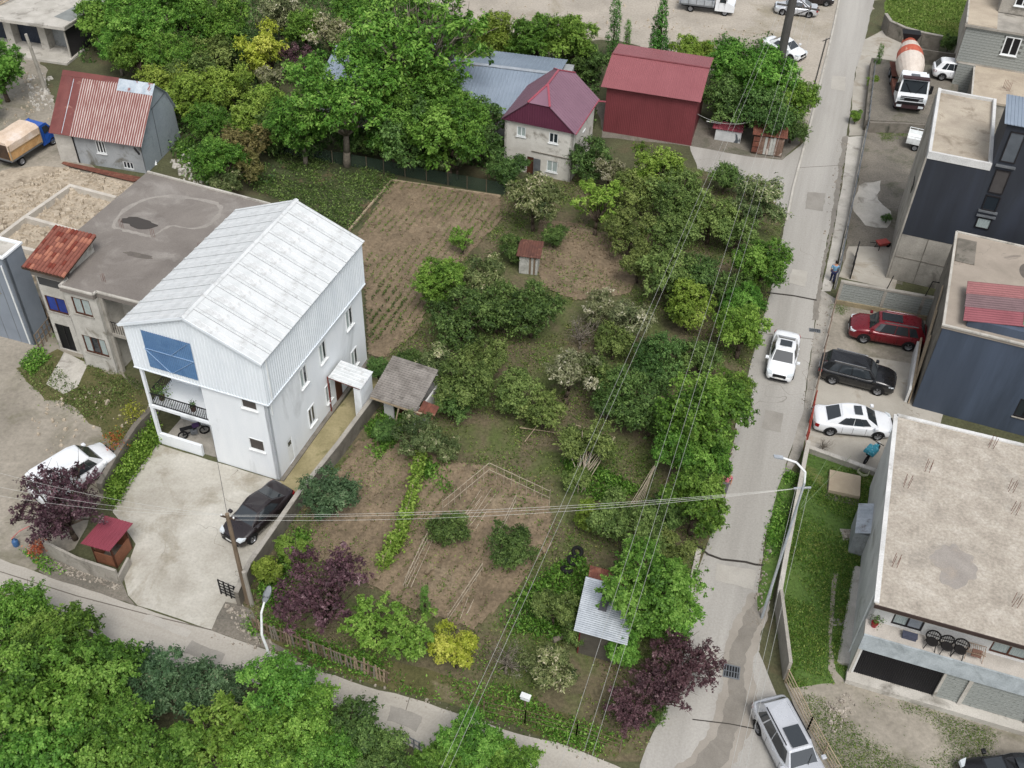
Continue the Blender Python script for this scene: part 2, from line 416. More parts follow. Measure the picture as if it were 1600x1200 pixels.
patch('gravel_yard', [(1356, 205), (1462, 202), (1470, 300), (1410, 445), (1312, 432), (1330, 330)], 2, DGRAVEL, .1, 23)
patch('worn_concrete', [(1342, 290), (1376, 282), (1372, 312), (1392, 330), (1386, 356), (1352, 352), (1334, 330)], 4, CONCLIGHT, .2, 24)
patch('worn_concrete', [(1326, 385), (1420, 388), (1398, 452), (1310, 432)], 3, PADM, .08, 25)
patch('car_dirt', [(1302, 470), (1460, 498), (1448, 572), (1376, 560), (1284, 546)], 3, DIRT, .06, 26)
patch('parking_pad', [(1284, 545), (1376, 560), (1448, 572), (1476, 640), (1440, 760), (1380, 745), (1258, 700), (1264, 622)], 4, PADM, .02, 27)
patch('lawn', [(1254, 704), (1380, 748), (1398, 790), (1364, 860), (1328, 1052), (1334, 1066), (1236, 1075), (1215, 965), (1222, 900)], 4, LAWNM, .06, 28)
patch('dirt_front', [(1226, 1068), (1330, 1060), (1430, 1085), (1600, 1135), (1760, 1180), (1760, 1400), (1330, 1400), (1300, 1240)], 3, DIRT, .08, 29)
patch('footpath', [(1303, 895), (1310, 896), (1303, 960), (1300, 1010), (1306, 1048), (1330, 1075), (1352, 1092), (1330, 1094), (1304, 1066), (1294, 1045), (1294, 990)], 6, DIRT, .05, 30)
patch('gravel_patch', [(1312, 826), (1350, 828), (1352, 842), (1318, 845)], 6, CONC, .08, 31)
patch('gravel_patch', [(1298, 966), (1330, 968), (1328, 976), (1302, 978)], 6, CONC, .08, 32)
patch('lawn_slab_base', [(1296, 735), (1346, 742), (1341, 790), (1288, 778)], 5, CONCDARK, .03, 33)
patch('crop_plot', [(436, 236), (520, 252), (622, 278), (548, 362), (470, 325), (404, 300), (384, 280)], 2, CROP, .15, 34)

PATCHM = M('road_repair', (150, 146, 139), (136, 132, 125), sc=.8, fine=.1, coord='World')
PATCHL = M('road_repair_pale', (176, 172, 164), (163, 159, 151), sc=.8, fine=.08, coord='World')
for k_, (q_, m_) in enumerate(((((1120, 880), (1182, 892), (1178, 922), (1118, 906)), PATCHL), (((1196, 640), (1224, 646), (1220, 676), (1190, 668)), PATCHM), (((1262, 300), (1290, 302), (1286, 330), (1258, 326)), PATCHM), (((1300, 118), (1322, 120), (1320, 142), (1298, 138)), PATCHL), (((1092, 1010), (1124, 1016), (1118, 1046), (1086, 1040)), PATCHL), (((1238, 420), (1262, 424), (1258, 448), (1232, 442)), PATCHL), (((300, 1000), (352, 1022), (340, 1040), (286, 1020)), PATCHM), (((610, 1102), (660, 1120), (650, 1144), (604, 1126)), PATCHM), (((230, 960), (300, 986), (292, 996), (222, 970)), PATCHL))):
    patch('road_patch', list(q_), 7, m_, .05, 60+k_, step=.25)
def joint(road, px, wd, m):
    pts = [G(x, y, .022) for x, y in px]
    mb = MB()
    for a, b in zip(pts[:-1], pts[1:]): mb.bar(a, b, wd, .012)
    return mb.build('joint', m, road)
JOINT = M('joint_tar', (58, 54, 50), rough=.9)
JOINTL = M('joint_faint', (112, 106, 98), rough=.9)
joint(road_e, [(1090, 852), (1106, 866), (1128, 874), (1165, 878), (1180, 882), (1193, 883)], .13, JOINT)
joint(road_e, [(1198, 457), (1240, 462), (1276, 469)], .14, JOINT)
joint(road_e, [(1082, 1124), (1140, 1131), (1196, 1142)], .05, JOINT)
joint(road_e, [(1182, 520), (1272, 530)], .03, JOINTL)
joint(road_e, [(1245, 262), (1318, 258)], .03, JOINTL)
joint(road_s, [(0, 893), (120, 931), (250, 965), (330, 984)], .05, JOINTL)
joint(road_s, [(640, 1090), (622, 1152)], .03, JOINTL)
kb = MB()
KL = [G(x, y) for x, y in [(1313, -10), (1303, 40), (1291, 92), (1266, 194), (1239, 294), (1229, 345)]]
for a, b in zip(KL[:-1], KL[1:]): kb.bar(a+Vector((0, 0, .05)), b+Vector((0, 0, .05)), .16, .12)
kb.build('kerb', CONCLIGHT)['kind'] = 'structure'
kb = MB()
KL = [G(x, y) for x, y in [(1170, 592), (1150, 670)]]
for a, b in zip(KL[:-1], KL[1:]): kb.bar(a+Vector((0, 0, .05)), b+Vector((0, 0, .05)), .16, .12)
KL = [G(x, y) for x, y in [(1092, 860), (1082, 905), (1072, 985)]]
for a, b in zip(KL[:-1], KL[1:]): kb.bar(a+Vector((0, 0, .05)), b+Vector((0, 0, .05)), .28, .14)
kb.build('kerb', CONCLIGHT)['kind'] = 'structure'

# furrowed soil as real relief
def furrows(name, px, yaw, m, pitch=.55, amp=.10, step=.16, seed=3, lumps=.06, layer=3):
    pts = world_poly(px)
    c = sum(pts, Vector())/len(pts); ca, sa = math.cos(yaw), math.sin(yaw)
    L = max((p-c).length for p in pts)+.5; n = int(2*L/step)
    u = np.linspace(-L, L, n); U, V = np.meshgrid(u, u, indexing='ij')
    X = c.x+U*ca-V*sa; Y = c.y+U*sa+V*ca
    rg = np.random.default_rng(seed)
    def smooth_noise(k):
        a = rg.random((n//k+3, n//k+3)); ii = np.arange(n)/k; i0 = ii.astype(int); f = ii-i0
        f = f*f*(3-2*f)
        a0 = a[i0][:, i0]; a1 = a[i0+1][:, i0]; b0 = a[i0][:, i0+1]; b1 = a[i0+1][:, i0+1]
        fx = f[:, None]; fy = f[None, :]
        return (a0*(1-fx)+a1*fx)*(1-fy)+(b0*(1-fx)+b1*fx)*fy
    ph = smooth_noise(12)*1.6
    Z = amp*(.5+.5*np.sin(2*PI*V/pitch+ph))*(.4+.6*smooth_noise(9))+lumps*(smooth_noise(2)+rg.random((n, n))*.6)+.004*layer
    cx = (X[:-1, :-1]+X[1:, 1:])/2; cy = (Y[:-1, :-1]+Y[1:, 1:])/2
    keep = inside([(p.x, p.y) for p in pts], cx.ravel(), cy.ravel()).reshape(cx.shape)
    idx = np.arange(n*n).reshape(n, n)
    F = np.stack([idx[:-1, :-1][keep], idx[1:, :-1][keep], idx[1:, 1:][keep], idx[:-1, 1:][keep]], 1)
    used = np.unique(F); remap = np.full(n*n, -1); remap[used] = np.arange(len(used))
    P = np.stack([X.ravel(), Y.ravel(), Z.ravel()], 1)[used]
    me = np_mesh(name, P, remap[F], m, smooth=True)
    o = bpy.data.objects.new(name, me); COL.objects.link(o); o['kind'] = 'structure'
    return o

def np_mesh(name, P, F, m, tint=None, smooth=False, slots=None):
    me = bpy.data.meshes.new(name)
    k = F.shape[1]
    me.vertices.add(len(P)); me.vertices.foreach_set('co', np.ascontiguousarray(P, np.float32).ravel())
    me.loops.add(F.size); me.loops.foreach_set('vertex_index', np.ascontiguousarray(F, np.int32).ravel())
    me.polygons.add(len(F)); me.polygons.foreach_set('loop_start', np.arange(0, F.size, k, dtype=np.int32))
    for mm in (m if isinstance(m, (list, tuple)) else [m]): me.materials.append(mm)
    if slots is not None: me.polygons.foreach_set('material_index', np.ascontiguousarray(slots, np.int32))
    if smooth: me.polygons.foreach_set('use_smooth', np.ones(len(F), bool))
    me.update(calc_edges=True)
    if tint is not None:
        at = me.attributes.new('tint', 'FLOAT', 'FACE')
        at.data.foreach_set('value', np.ascontiguousarray(tint, np.float32))
    return me

furrows('vegetable_plot', [(614, 284), (780, 308), (784, 345), (730, 400), (680, 450), (652, 520), (600, 560), (576, 556), (570, 440), (556, 372)], math.radians(68), TILLED, seed=5)
furrows('garden_bed', [(560, 690), (640, 676), (690, 722), (765, 730), (858, 784), (862, 850), (800, 930), (740, 985), (640, 950), (560, 905), (480, 868), (490, 800)], math.radians(62), TILLED, pitch=.8, seed=9)
furrows('garden_bed', [(842, 345), (905, 350), (990, 380), (1004, 420), (985, 460), (900, 470), (850, 450), (838, 420)], math.radians(-20), TILLED, pitch=.6, seed=12, amp=.05)
furrows('crop_rows', [(446, 244), (520, 256), (614, 280), (545, 356), (470, 320), (404, 296), (398, 280)], math.radians(-15), CROP, pitch=.9, amp=.14, seed=8)

# ------------------------------------------------------------------ loose plant cover
def scatter_leaves(name, areas, n, m, h=(.0, .25), size=(.08, .2), seed=1, patchy=.0, avoid=None, upright=.6, clump=1, cr=.2, label=None, cat=None):
    """leaf-sized faces spread over ground areas; patchy > 0 leaves bare gaps"""
    rg = np.random.default_rng(seed)
    PX = []; tot = 0
    polys = [[(p.x, p.y) for p in a] for a in areas]
    ar = []
    for p in polys:
        q = np.array(p); ar.append(abs(np.sum(q[:, 0]*np.roll(q[:, 1], -1)-q[:, 1]*np.roll(q[:, 0], -1)))/2)
    for p, a in zip(polys, ar):
        k = int(n*a/sum(ar)/clump)+1
        q = np.array(p); lo = q.min(0); hi = q.max(0); got = []
        have = 0
        while have < k:
            c = lo+rg.random((k*2, 2))*(hi-lo)
            ok = inside(p, c[:, 0], c[:, 1])
            if patchy:
                v = np.sin(c[:, 0]*.9+2*np.sin(c[:, 1]*.5))+np.sin(c[:, 1]*1.1+1.7*np.sin(c[:, 0]*.7+1))+np.sin((c[:, 0]+c[:, 1])*2.3)*.5
                ok &= v+rg.normal(0, .5, len(v)) > patchy*2-1
            if avoid is not None: ok &= ~inside([(q_.x, q_.y) for q_ in avoid], c[:, 0], c[:, 1])
            c = c[ok]; got.append(c); have += len(c)
            if len(got) > 40: break
        PX.append(np.concatenate(got)[:k])
    C = np.concatenate(PX)
    C = np.repeat(C, clump, 0)+rg.normal(0, cr, (len(C)*clump, 2)) if clump > 1 else C
    N = len(C)
    z = h[0]+(h[1]-h[0])*rg.random(N)**1.5+.03
    P0 = np.stack([C[:, 0], C[:, 1], z], 1)
    nrm = rg.normal(0, 1, (N, 3)); nrm[:, 2] = np.abs(nrm[:, 2])*upright+.25
    P, F = leaf_quads(rg, P0, nrm, rg.uniform(size[0], size[1], N), .5)
    t = np.clip(rg.normal(.5, .25, N//clump+1), 0, 1)
    t = np.clip(np.repeat(t, clump)[:N]+rg.normal(0, .12, N), 0, 1)
    me = np_mesh(name, P, F, m, t)
    o = bpy.data.objects.new(name, me); COL.objects.link(o)
    tag(o, label, cat, None, 'stuff')
    return o

def leaf_quads(rg, C, nrm, ln, wr, axis=None):
    N = len(C)
    nrm = nrm/np.linalg.norm(nrm, axis=1, keepdims=True)
    a = rg.normal(0, 1, (N, 3)) if axis is None else axis.copy()
    a -= nrm*np.sum(a*nrm, 1, keepdims=True)
    a /= np.linalg.norm(a, axis=1, keepdims=True); b = np.cross(nrm, a)
    ln = ln[:, None]; wd = ln*wr
    v0 = C-a*ln*.5; v2 = C+a*ln*.5-nrm*ln*.12
    v1 = C+b*wd*.5+nrm*ln*.08; v3 = C-b*wd*.5+nrm*ln*.08
    P = np.stack([v0, v1, v2, v3], 1).reshape(-1, 3)
    F = np.arange(N*4).reshape(-1, 4)
    return P, F
# ------------------------------------------------------------------ building helpers
def MF(y0): return lambda u, t, z: (u, y0+t, z)          # wall facing -y
def MK(y0): return lambda u, t, z: (u, y0-t, z)          # wall facing +y
def MR(x0): return lambda u, t, z: (x0-t, u, z)          # wall facing +x
def ML(x0): return lambda u, t, z: (x0+t, u, z)          # wall facing -x

def mbox(mb, mp, u0, u1, t0, t1, z0, z1, mi=0):
    return mb.hexa([mp(u, t, z) for z in (z0, z1) for u, t in ((u0, t0), (u1, t0), (u1, t1), (u0, t1))], mi)

def skin(mb, mp, u0, u1, z0, z1, holes=(), th=.2, mi=0):
    """outer wall surface with real openings and reveals"""
    us = sorted({u0, u1, *[h[0] for h in holes], *[h[1] for h in holes]})
    zs = sorted({z0, z1, *[h[2] for h in holes], *[h[3] for h in holes]})
    for a, b in zip(us[:-1], us[1:]):
        for c, d in zip(zs[:-1], zs[1:]):
            m, n = (a+b)/2, (c+d)/2
            if any(h[0] < m < h[1] and h[2] < n < h[3] for h in holes): continue
            mb.quad(mp(a, 0, c), mp(b, 0, c), mp(b, 0, d), mp(a, 0, d), mi)
    for a, b, c, d in list(holes)+[(u0, u1, z0, z1)]:
        for p, q in (((a, c), (b, c)), ((b, c), (b, d)), ((b, d), (a, d)), ((a, d), (a, c))):
            mb.quad(mp(p[0], 0, p[1]), mp(q[0], 0, q[1]), mp(q[0], th, q[1]), mp(p[0], th, p[1]), mi)
    return mb

def window(par, mp, u0, u1, z0, z1, nm=2, frame=None, pane=None, sill=True, fw=.07, trans=0, label=None):
    frame = frame or WHITEFRAME; pane = pane or GLASS
    mb = MB()
    mbox(mb, mp, u0, u1, .03, .11, z0, z0+fw); mbox(mb, mp, u0, u1, .03, .11, z1-fw, z1)
    mbox(mb, mp, u0, u0+fw, .03, .11, z0+fw, z1-fw); mbox(mb, mp, u1-fw, u1, .03, .11, z0+fw, z1-fw)
    for i in range(1, nm):
        c = u0+(u1-u0)*i/nm; mbox(mb, mp, c-fw/2, c+fw/2, .035, .105, z0+fw, z1-fw)
    if trans: mbox(mb, mp, u0+fw, u1-fw, .04, .10, trans-fw/2, trans+fw/2)
    w = mb.build('window', frame, par)
    for i in range(nm):
        a = u0+(u1-u0)*i/nm+fw*.5; b = u0+(u1-u0)*(i+1)/nm-fw*.5
        p = MB(); mbox(p, mp, a, b, .075, .13, z0+fw*.6, z1-fw*.6)
        p.build('pane', pane if not isinstance(pane, list) else pane[i % len(pane)], w)
    if sill:
        s = MB(); mbox(s, mp, u0-.06, u1+.06, -.07, .03, z0-.06, z0); s.build('sill', frame if frame in (WHITEFRAME,) else CONC, w)
    return w

def ribs(mb, mp, u0, u1, zb, zt, pitch=.2, amp=.025, mi=0):
    f = zb if callable(zb) else (lambda u: zb)
    g = zt if callable(zt) else (lambda u: zt)
    us = []
    u = u0
    while u < u1-1e-4:
        for fr, t in ((0, 0), (.5, 0), (.6, -amp), (.9, -amp)):
            uu = u+fr*pitch
            if uu < u1: us.append((uu, t))
        u += pitch
    us.append((u1, 0))
    for (a, ta), (b, tb) in zip(us[:-1], us[1:]):
        mb.quad(mp(a, ta, f(a)), mp(b, tb, f(b)), mp(b, tb, g(b)), mp(a, ta, g(a)), mi)
    return mb

def corr(mb, o, u, v, n, amp, prof=((0, 0), (.55, 0), (.65, 1), (.85, 1), (.95, 0)), thick=.02, mi=0):
    o = Vector(o); u = Vector(u); v = Vector(v); nr = u.cross(v).normalized()
    if nr.z < 0: nr = -nr
    us = [((i+f)/n, h*amp) for i in range(n) for f, h in prof]+[(1.0, 0)]
    A = [o+u*a+nr*h for a, h in us]
    vs = A+[p+v for p in A]; m = len(A)
    mb.add(vs, [(i, i+1, m+i+1, m+i) for i in range(m-1)], mi)
    dn = -nr*thick
    b = [o+dn, o+u+dn, o+u+v+dn, o+v+dn]
    mb.add(b, ((0, 1, 2, 3),), mi)
    for p, q in ((0, 1), (1, 2), (2, 3), (3, 0)):
        c = [o, o+u, o+u+v, o+v]
        mb.quad(c[p]+dn, c[q]+dn, c[q], c[p], mi)
    return mb
WAVE = ((0, 0), (.15, .35), (.35, .9), (.5, 1), (.65, .9), (.85, .35))

def blocks(par, mp, u0, u1, z0, z1, bw=.42, bh=.2, holes=(), m=None, seed=1, depth=.1):
    """separate blocks standing a little proud of their mortar"""
    mb = MB(); mbox(mb, mp, u0, u1, .02, .14, z0, z1); mb.build('mortar', MORTAR, par)
    r = random.Random(seed)
    p0 = Vector(mp(0, 0, 0)); du = Vector(mp(1, 0, 0))-p0; dt = Vector(mp(0, 1, 0))-p0
    rot = Matrix((du, dt, Vector((0, 0, 1)))).transposed().to_euler()
    unit = MB().box(-.5, .5, 0, 1, -.5, .5).mesh('block', m or BLOCKM)
    nr = max(1, round((z1-z0)/bh)); bh = (z1-z0)/nr
    for k in range(nr):
        z = z0+bh*(k+.5); u = u0-(bw/2 if k % 2 else 0)
        while u < u1-.02:
            a, b = max(u, u0), min(u+bw, u1)
            u += bw
            if b-a < .06: continue
            c = (a+b)/2
            if any(h[0]-.05 < c < h[1]+.05 and h[2]-.05 < z < h[3]+.05 for h in holes): continue
            inst('block', unit, par, mp(c, r.uniform(-.008, .012), z), rot, (b-a-.010, depth, bh-.028))

def blot(cx, cy, rx, ry, z, seed, n=72):
    r = random.Random(seed); ph = [(k, r.uniform(0, 6.3), r.uniform(.03, .2)/k**.5) for k in (1, 2, 3, 4, 5, 7, 9, 12)]
    out = []
    for i in range(n):
        t = 2*PI*i/n; q = 1+sum(a*math.sin(k*t+p) for k, p, a in ph); out.append((cx+rx*q*math.cos(t), cy+ry*q*math.sin(t), z))
    return MB().poly(out)
def F2(px, yaw): return tuple(G(*px)[:2])+(0,), math.radians(yaw)

# ------------------------------------------------------------------ white three storey house
o, yw = F2((437.5, 751), -18.8)
wh = thing('white_house', 'white three storey house with ribbed white gable roof and blue sheet in the gable', 'house', o, yw)
mb = MB()
mb.box(-3.98, -.2, .2, 11.1, 0, 6); mb.box(-7.9, -3.98, 2.2, 11.1, 0, 6)
front = [(-1.56, -.62, 5.2, 6.0), (-1.56, -.62, 2.05, 2.92)]
skin(mb, MF(0), -4.0, 0, 0, 6, front)
side = [(3.35, 4.12, 4.1, 5.5), (5.6, 6.38, 4.1, 5.5), (8.9, 9.75, 4.1, 5.5), (3.65, 4.4, .85, 2.2), (5.75, 6.45, .85, 2.2), (9.1, 9.9, .85, 2.2), (1.2, 1.75, .12, 2.0)]
skin(mb, MR(0), 0, 11.1, 0, 6, side)
mbox(mb, ML(-4.0), .2, 2.2, 0, .02, 0, 6)
mb.build('wall', WHITE, wh)
mb = MB(); mb.box(-7.9, -3.99, 0, 2.2, 2.93, 3.12); mb.build('balcony_slab', WHITE, wh); mb = MB(); mb.box(-7.9, -4, 0, .12, 5.85, 6.02); mb.build('balcony_beam', WHITE, wh)
mb = MB(); mb.box(-7.88, -7.70, .01, .19, 0, 2.93); mb.box(-7.88, -7.72, .01, .17, 3.12, 5.85); mb.build('post', WHITE, wh)
mb = MB(); mb.box(-7.7, -5.0, .02, .2, 0, .82); mb.build('porch_wall', WHITE, wh)
mb = MB(); mb.box(-7.86, -4.02, .22, 2.18, .0, .05); mb.build('porch_floor', CONC, wh)
mb = MB()
mb.bar((-7.7, .1, 3.98), (-4.02, .1, 3.98), .05); mb.bar((-7.7, .1, 3.2), (-4.02, .1, 3.2), .04)
for i in range(31): mb.bar((-7.6+i*.118, .1, 3.2), (-7.6+i*.118, .1, 3.98), .03)
mb.bar((-7.79, .2, 3.98), (-7.79, 2.2, 3.98), .05)
for i in range(14): mb.bar((-7.79, .25+i*.14, 3.14), (-7.79, .25+i*.14, 3.98), .03)
mb.build('railing', BLACKMETAL, wh)
mb = MB()
for x in (-6.3, -5.85, -5.4): mbox(mb, MF(2.2), x, x+.4, -.04, 0, 4.7, 5.5)
w = mb.build('window', WHITEFRAME, wh); p = MB()
for x in (-6.3, -5.85, -5.4): mbox(p, MF(2.16), x+.06, x+.34, -.02, 0, 4.78, 5.42)
p.build('pane', GLASS, w)
SCREEN = M('insect_screen', (84, 78, 74), (70, 65, 62), sc=3, rough=.8)
for a, b, c, d in front: window(wh, MF(-.05), a, b, c, d, 1, WHITEFRAME, SCREEN, True, .05)
for i, (a, b, c, d) in enumerate(side[:6]): window(wh, MR(.07), a, b, c, d, 2, WHITEFRAME, [CURTAIN, GLASS] if i != 3 else GLASS)
mb = MB(); mbox(mb, MR(0), 1.2, 1.75, .02, .1, .12, 2.0); dr = mb.build('door', WHITEFRAME, wh)
mb = MB(); mbox(mb, MR(0), 1.33, 1.62, 0.0, .02, 1.45, 1.75); mb.build('pane', GLASS, dr)
mb = MB(); mbox(mb, MR(0), 6.95, 7.65, -.04, .01, 0, 2.2); mb.build('door', BROWNFRAME, wh)
mb = MB(); mb.box(-.2, .25, .0, 11.1, 0.0, .1); mb.build('plinth', CONCDARK, wh)
# attic cladding
def gable(u): return 10.72-(abs(u+3.93))*.40
mb = MB(); ribs(mb, MF(-.12), -8.02, .16, 6.0, gable, .2, .022); mb.build('gable_cladding', WHITECLAD, wh); mb = MB(); ribs(mb, MK(11.35), -8.02, .16, 6.0, gable, .2, .03); mb.build('gable_cladding', WHITECLAD, wh)
mb = MB(); ribs(mb, MR(.16), -.12, 11.35, 6.0, 9.09, .2, .022); mb.build('side_cladding', WHITECLAD, wh); mb = MB(); ribs(mb, ML(-8.02), -.12, 11.35, 6.0, 9.09, .2, .03); mb.build('side_cladding', WHITECLAD, wh)
mb = MB(); mb.box(-8.0, .14, -.1, 11.33, 5.98, 6.03); mb.build('attic_floor', WHITE, wh)
mb = MB(); ribs(mb, MF(-.165), -6.9, -3.92, 6.42, 8.98, .12, .02); bl = mb.build('blue_sheet', M('blue_translucent_sheet', (96, 130, 168), (78, 112, 152), sc=.8, rough=.35, fine=.05), wh)
mb = MB()
for a, b in (((-6.9, 7.75), (-3.92, 7.75)), ((-5.5, 6.42), (-3.92, 7.75)), ((-5.3, 7.75), (-4.1, 8.9)), ((-6.9, 7.7), (-5.6, 6.45))):
    mb.bar((a[0], -.2, a[1]), (b[0], -.2, b[1]), .05, .02)
mb.build('batten', M('pale_blue_batten', (136, 162, 192), rough=.5, fine=0), bl)
# roof sheets
RX, RZ = -3.93, 10.8
RIBSHADE = M('rib_shade_and_dirt', (150, 153, 155), (132, 136, 138), sc=2, rough=.8, fine=.05)  # grey strips beside the ribs: overlap shade and dirt put in as colour
for sx, ex, ez in ((1, .34, 9.06), (-1, -8.2, 9.06)):
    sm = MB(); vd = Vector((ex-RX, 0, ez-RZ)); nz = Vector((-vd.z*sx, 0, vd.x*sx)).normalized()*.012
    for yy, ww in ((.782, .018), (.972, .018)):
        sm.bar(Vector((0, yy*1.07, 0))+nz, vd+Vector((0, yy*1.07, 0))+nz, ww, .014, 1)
    me = corr(sm, (0, 0, 0), (0, 1.07, 0), (ex-RX, 0, ez-RZ), 1, .042, ((0, 0), (.36, 0), (.375, .4), (.40, .4), (.415, 0), (.79, 0), (.805, 1), (.835, 1), (.85, 0), (.90, 0), (.915, 1), (.945, 1), (.96, 0))).mesh('roof_sheet', [WHITEROOF, RIBSHADE])
    pass
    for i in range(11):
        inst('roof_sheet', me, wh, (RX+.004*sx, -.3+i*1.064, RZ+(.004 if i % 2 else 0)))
mb = MB(); mb.quad((RX-.16, -.34, RZ-.015), (RX, -.34, RZ+.06), (RX, 11.46, RZ+.06), (RX-.16, 11.46, RZ-.015)); mb.quad((RX+.16, -.34, RZ-.015), (RX, -.34, RZ+.06), (RX, 11.46, RZ+.06), (RX+.16, 11.46, RZ-.015)); mb.build('ridge_cap', WHITEROOF, wh)
mb = MB(); mb.bar((RX, -.31, RZ-.06), (.34, -.31, 9.0), .04, .16); mb.bar((RX, -.31, RZ-.06), (-8.2, -.31, 9.0), .04, .16); mb.build('verge_board', WHITECLAD, wh)
mb = MB(); mb.path([(.22, .25, 8.9), (.2, .3, 6.1), (.06, .3, 5.9), (.06, .3, 4.9)], .04, 6); mb.build('drainpipe', WHITEFRAME, wh)
mb = MB(); mb.bar((-8.06, -.14, 6.0), (.17, -.14, 6.0), .04, .06); mb.bar((.2, -.14, 6.0), (.2, 11.3, 6.0), .04, .06); mb.build('seam_flashing', WHITECLAD, wh)
# side porch with canopy
mb = MB(); corr(mb, (.2, 5.95, 2.92), (0, 1.65, 0), (2.1, 0, -.22), 6, .02); mb.build('porch_canopy', WHITEROOF, wh)
mb = MB(); mb.box(1.75, 2.2, 6.05, 6.2, 0, 2.62); mb.box(2.05, 2.2, 6.2, 7.55, 0, 2.62); mb.build('porch_side_wall', WHITE, wh)
mb = MB(); mb.bar((.1, 6.0, 2.86), (2.2, 6.0, 2.64), .05, .08); mb.bar((.12, 6.02, 0), (.12, 6.02, 2.8), .06); mb.build('porch_frame', M('red_brown_frame', (120, 52, 44), rough=.6), wh)

# ------------------------------------------------------------------ unfinished flat roofed house
o, yw = F2((134.6, 570), -17.5)
fh = thing('flat_roof_house', 'unfinished grey two storey house with flat concrete roof and small red tiled roof corner', 'house', o, yw)
PLASTER = M('raw_plaster', (192, 189, 182), (166, 163, 155), sc=1.0, rough=.9, stain=(112, 106, 92), stain_sc=.9, stain_lo=.55, stain_hi=.72, bump=.2)
ROOFC = M('flat_roof_concrete', (128, 122, 116), (112, 106, 101), sc=.35, rough=.8, stain=(144, 139, 133), stain_sc=.3, stain_lo=.52, stain_hi=.66, bump=.15)
mb = MB()
mb.box(-2.5, 0, .95, 12.4, 0, 5.9); mb.box(0, 2.35, .2, 12.4, 0, 5.9); mb.box(2.35, 7.0, 1.9, 12.0, 0, 5.9)
hA = [(-2.3, -.85, 3.15, 4.35), (-2.25, -1.15, .1, 2.15)]
skin(mb, MF(.75), -2.5, 0, 0, 5.9, hA)
hB = [(.5, 1.75, 4.3, 5.55), (.4, 2.05, 1.25, 2.6)]
skin(mb, MF(0), 0, 2.35, 0, 5.9, hB)
mbox(mb, ML(-2.5), .75, 12.4, -.001, .05, 0, 5.9); mbox(mb, ML(0), .0, .75, -.002, .05, 0, 5.9); mbox(mb, MR(2.35), 0, 1.9, -.002, .05, 0, 5.9)
mb.build('wall', PLASTER, fh)
BLUEPANE = M('blue_film_glass', (38, 62, 140), (28, 48, 112), rough=.3, fine=0)
window(fh, MF(.75), *hA[0], 2, BROWNFRAME, BLUEPANE, True)
window(fh, MF(.75), *hA[1], 2, DARKFRAME, BLACKPLASTIC, False)
window(fh, MF(0), *hB[0], 2, BROWNFRAME, CURTAIN); window(fh, MF(0), *hB[1], 3, BROWNFRAME, [CURTAIN, GLASS, CURTAIN])
window(fh, MF(1.78), 3.3, 4.7, 4.2, 5.3, 2, BROWNFRAME, BLUEPANE, False)
mb = MB(); mb.prism([(-2.6, .6), (.0, .6), (.0, -.15), (2.3, -.15), (2.3, .15), (7.2, .15), (7.2, 12.2), (-2.4, 12.7)], 5.9, 6.2); mb.build('roof_slab', ROOFC, fh)
mb = MB()
E_ = [(-2.6, .6), (0, .6), (0, -.15), (2.3, -.15), (2.3, .15), (7.2, .15)]
for a, b in zip(E_[:-1], E_[1:]): mb.bar((a[0], a[1]+.06, 6.24), (b[0], b[1]+.06, 6.24), .14, .1)
mb.bar((-2.35, 12.6, 6.25), (7.2, 12.1, 6.25), .14, .12)
mb.build('roof_edge', CONCLIGHT, fh)
mb = MB(); mb.box(2.36, 7.0, .2, 1.9, 2.95, 3.15); mb.box(2.36, 2.6, .2, .4, 0, 5.9); mb.box(6.7, 6.95, .25, .45, 0, 5.9); mb.build('loggia_slab', CONC, fh)
mb = MB()
for i in range(24): mb.bar((2.7+i*.17, .3, 3.15), (2.7+i*.17, .3, 4.0), .025)
mb.bar((2.6, .3, 4.0), (6.8, .3, 4.0), .04); mb.build('railing', BLACKMETAL, fh)
blot(.4, 7.2, 1.15, .55, 6.206, 3).build('puddle', glass_mat('puddle_water', (62, 57, 52), .12, .5), fh)
STAIN = M('damp_stain', (104, 98, 92), (92, 87, 82), sc=2)
blot(2.3, 4.2, .9, .25, 6.206, 8).build('damp_patch', STAIN, fh)
for bx, by in ((2.13, 6.19), (-.27, 6.39), (2.03, 1.2), (5.6, 6.0)):
    mb = MB()
    for k in range(5): mb.tube((bx+(k % 3)*.12, by+(k//3)*.14, 6.15), (bx+(k % 3)*.12+rnd.uniform(-.03, .03), by+(k//3)*.14, 6.75), .011, n=4)
    mb.build('rebar', RUST, fh)
ring = [G(x, y, 6.2) for x, y in ((178, 352), (196, 328), (238, 309), (290, 309), (336, 318), (344, 330), (326, 350), (300, 357), (266, 353), (238, 368), (214, 364), (190, 358))]
RING = M('dried_silt', (152, 147, 140), (138, 133, 127), sc=1.2)
rm = fh.matrix_basis.inverted()
rq = random.Random(4)
for nm_, sc_ in (('dried_puddle_edge', 1.0),):
    c_ = sum(ring, Vector())/len(ring); N_ = len(ring); o_, i_ = [], []
    for k in range(N_*6):
        a_, b_, c2_, d_ = (ring[(k//6+q) % N_] for q in (-1, 0, 1, 2)); t = (k % 6)/6
        p = .5*((2*b_)+(c2_-a_)*t+(2*a_-5*b_+4*c2_-d_)*t*t+(3*b_-a_-3*c2_+d_)*t**3)
        w_ = rq.uniform(.08, .26); v_ = (p-c_).normalized(); o_.append(rm @ (p+v_*w_)); i_.append(rm @ (p-v_*w_*.7))
    mb = MB(); n_ = len(o_)
    mb.add([(p.x, p.y, 6.205) for p in o_+i_], [(k, (k+1) % n_, n_+(k+1) % n_, n_+k) for k in range(n_)]); mb.build(nm_, RING, fh)
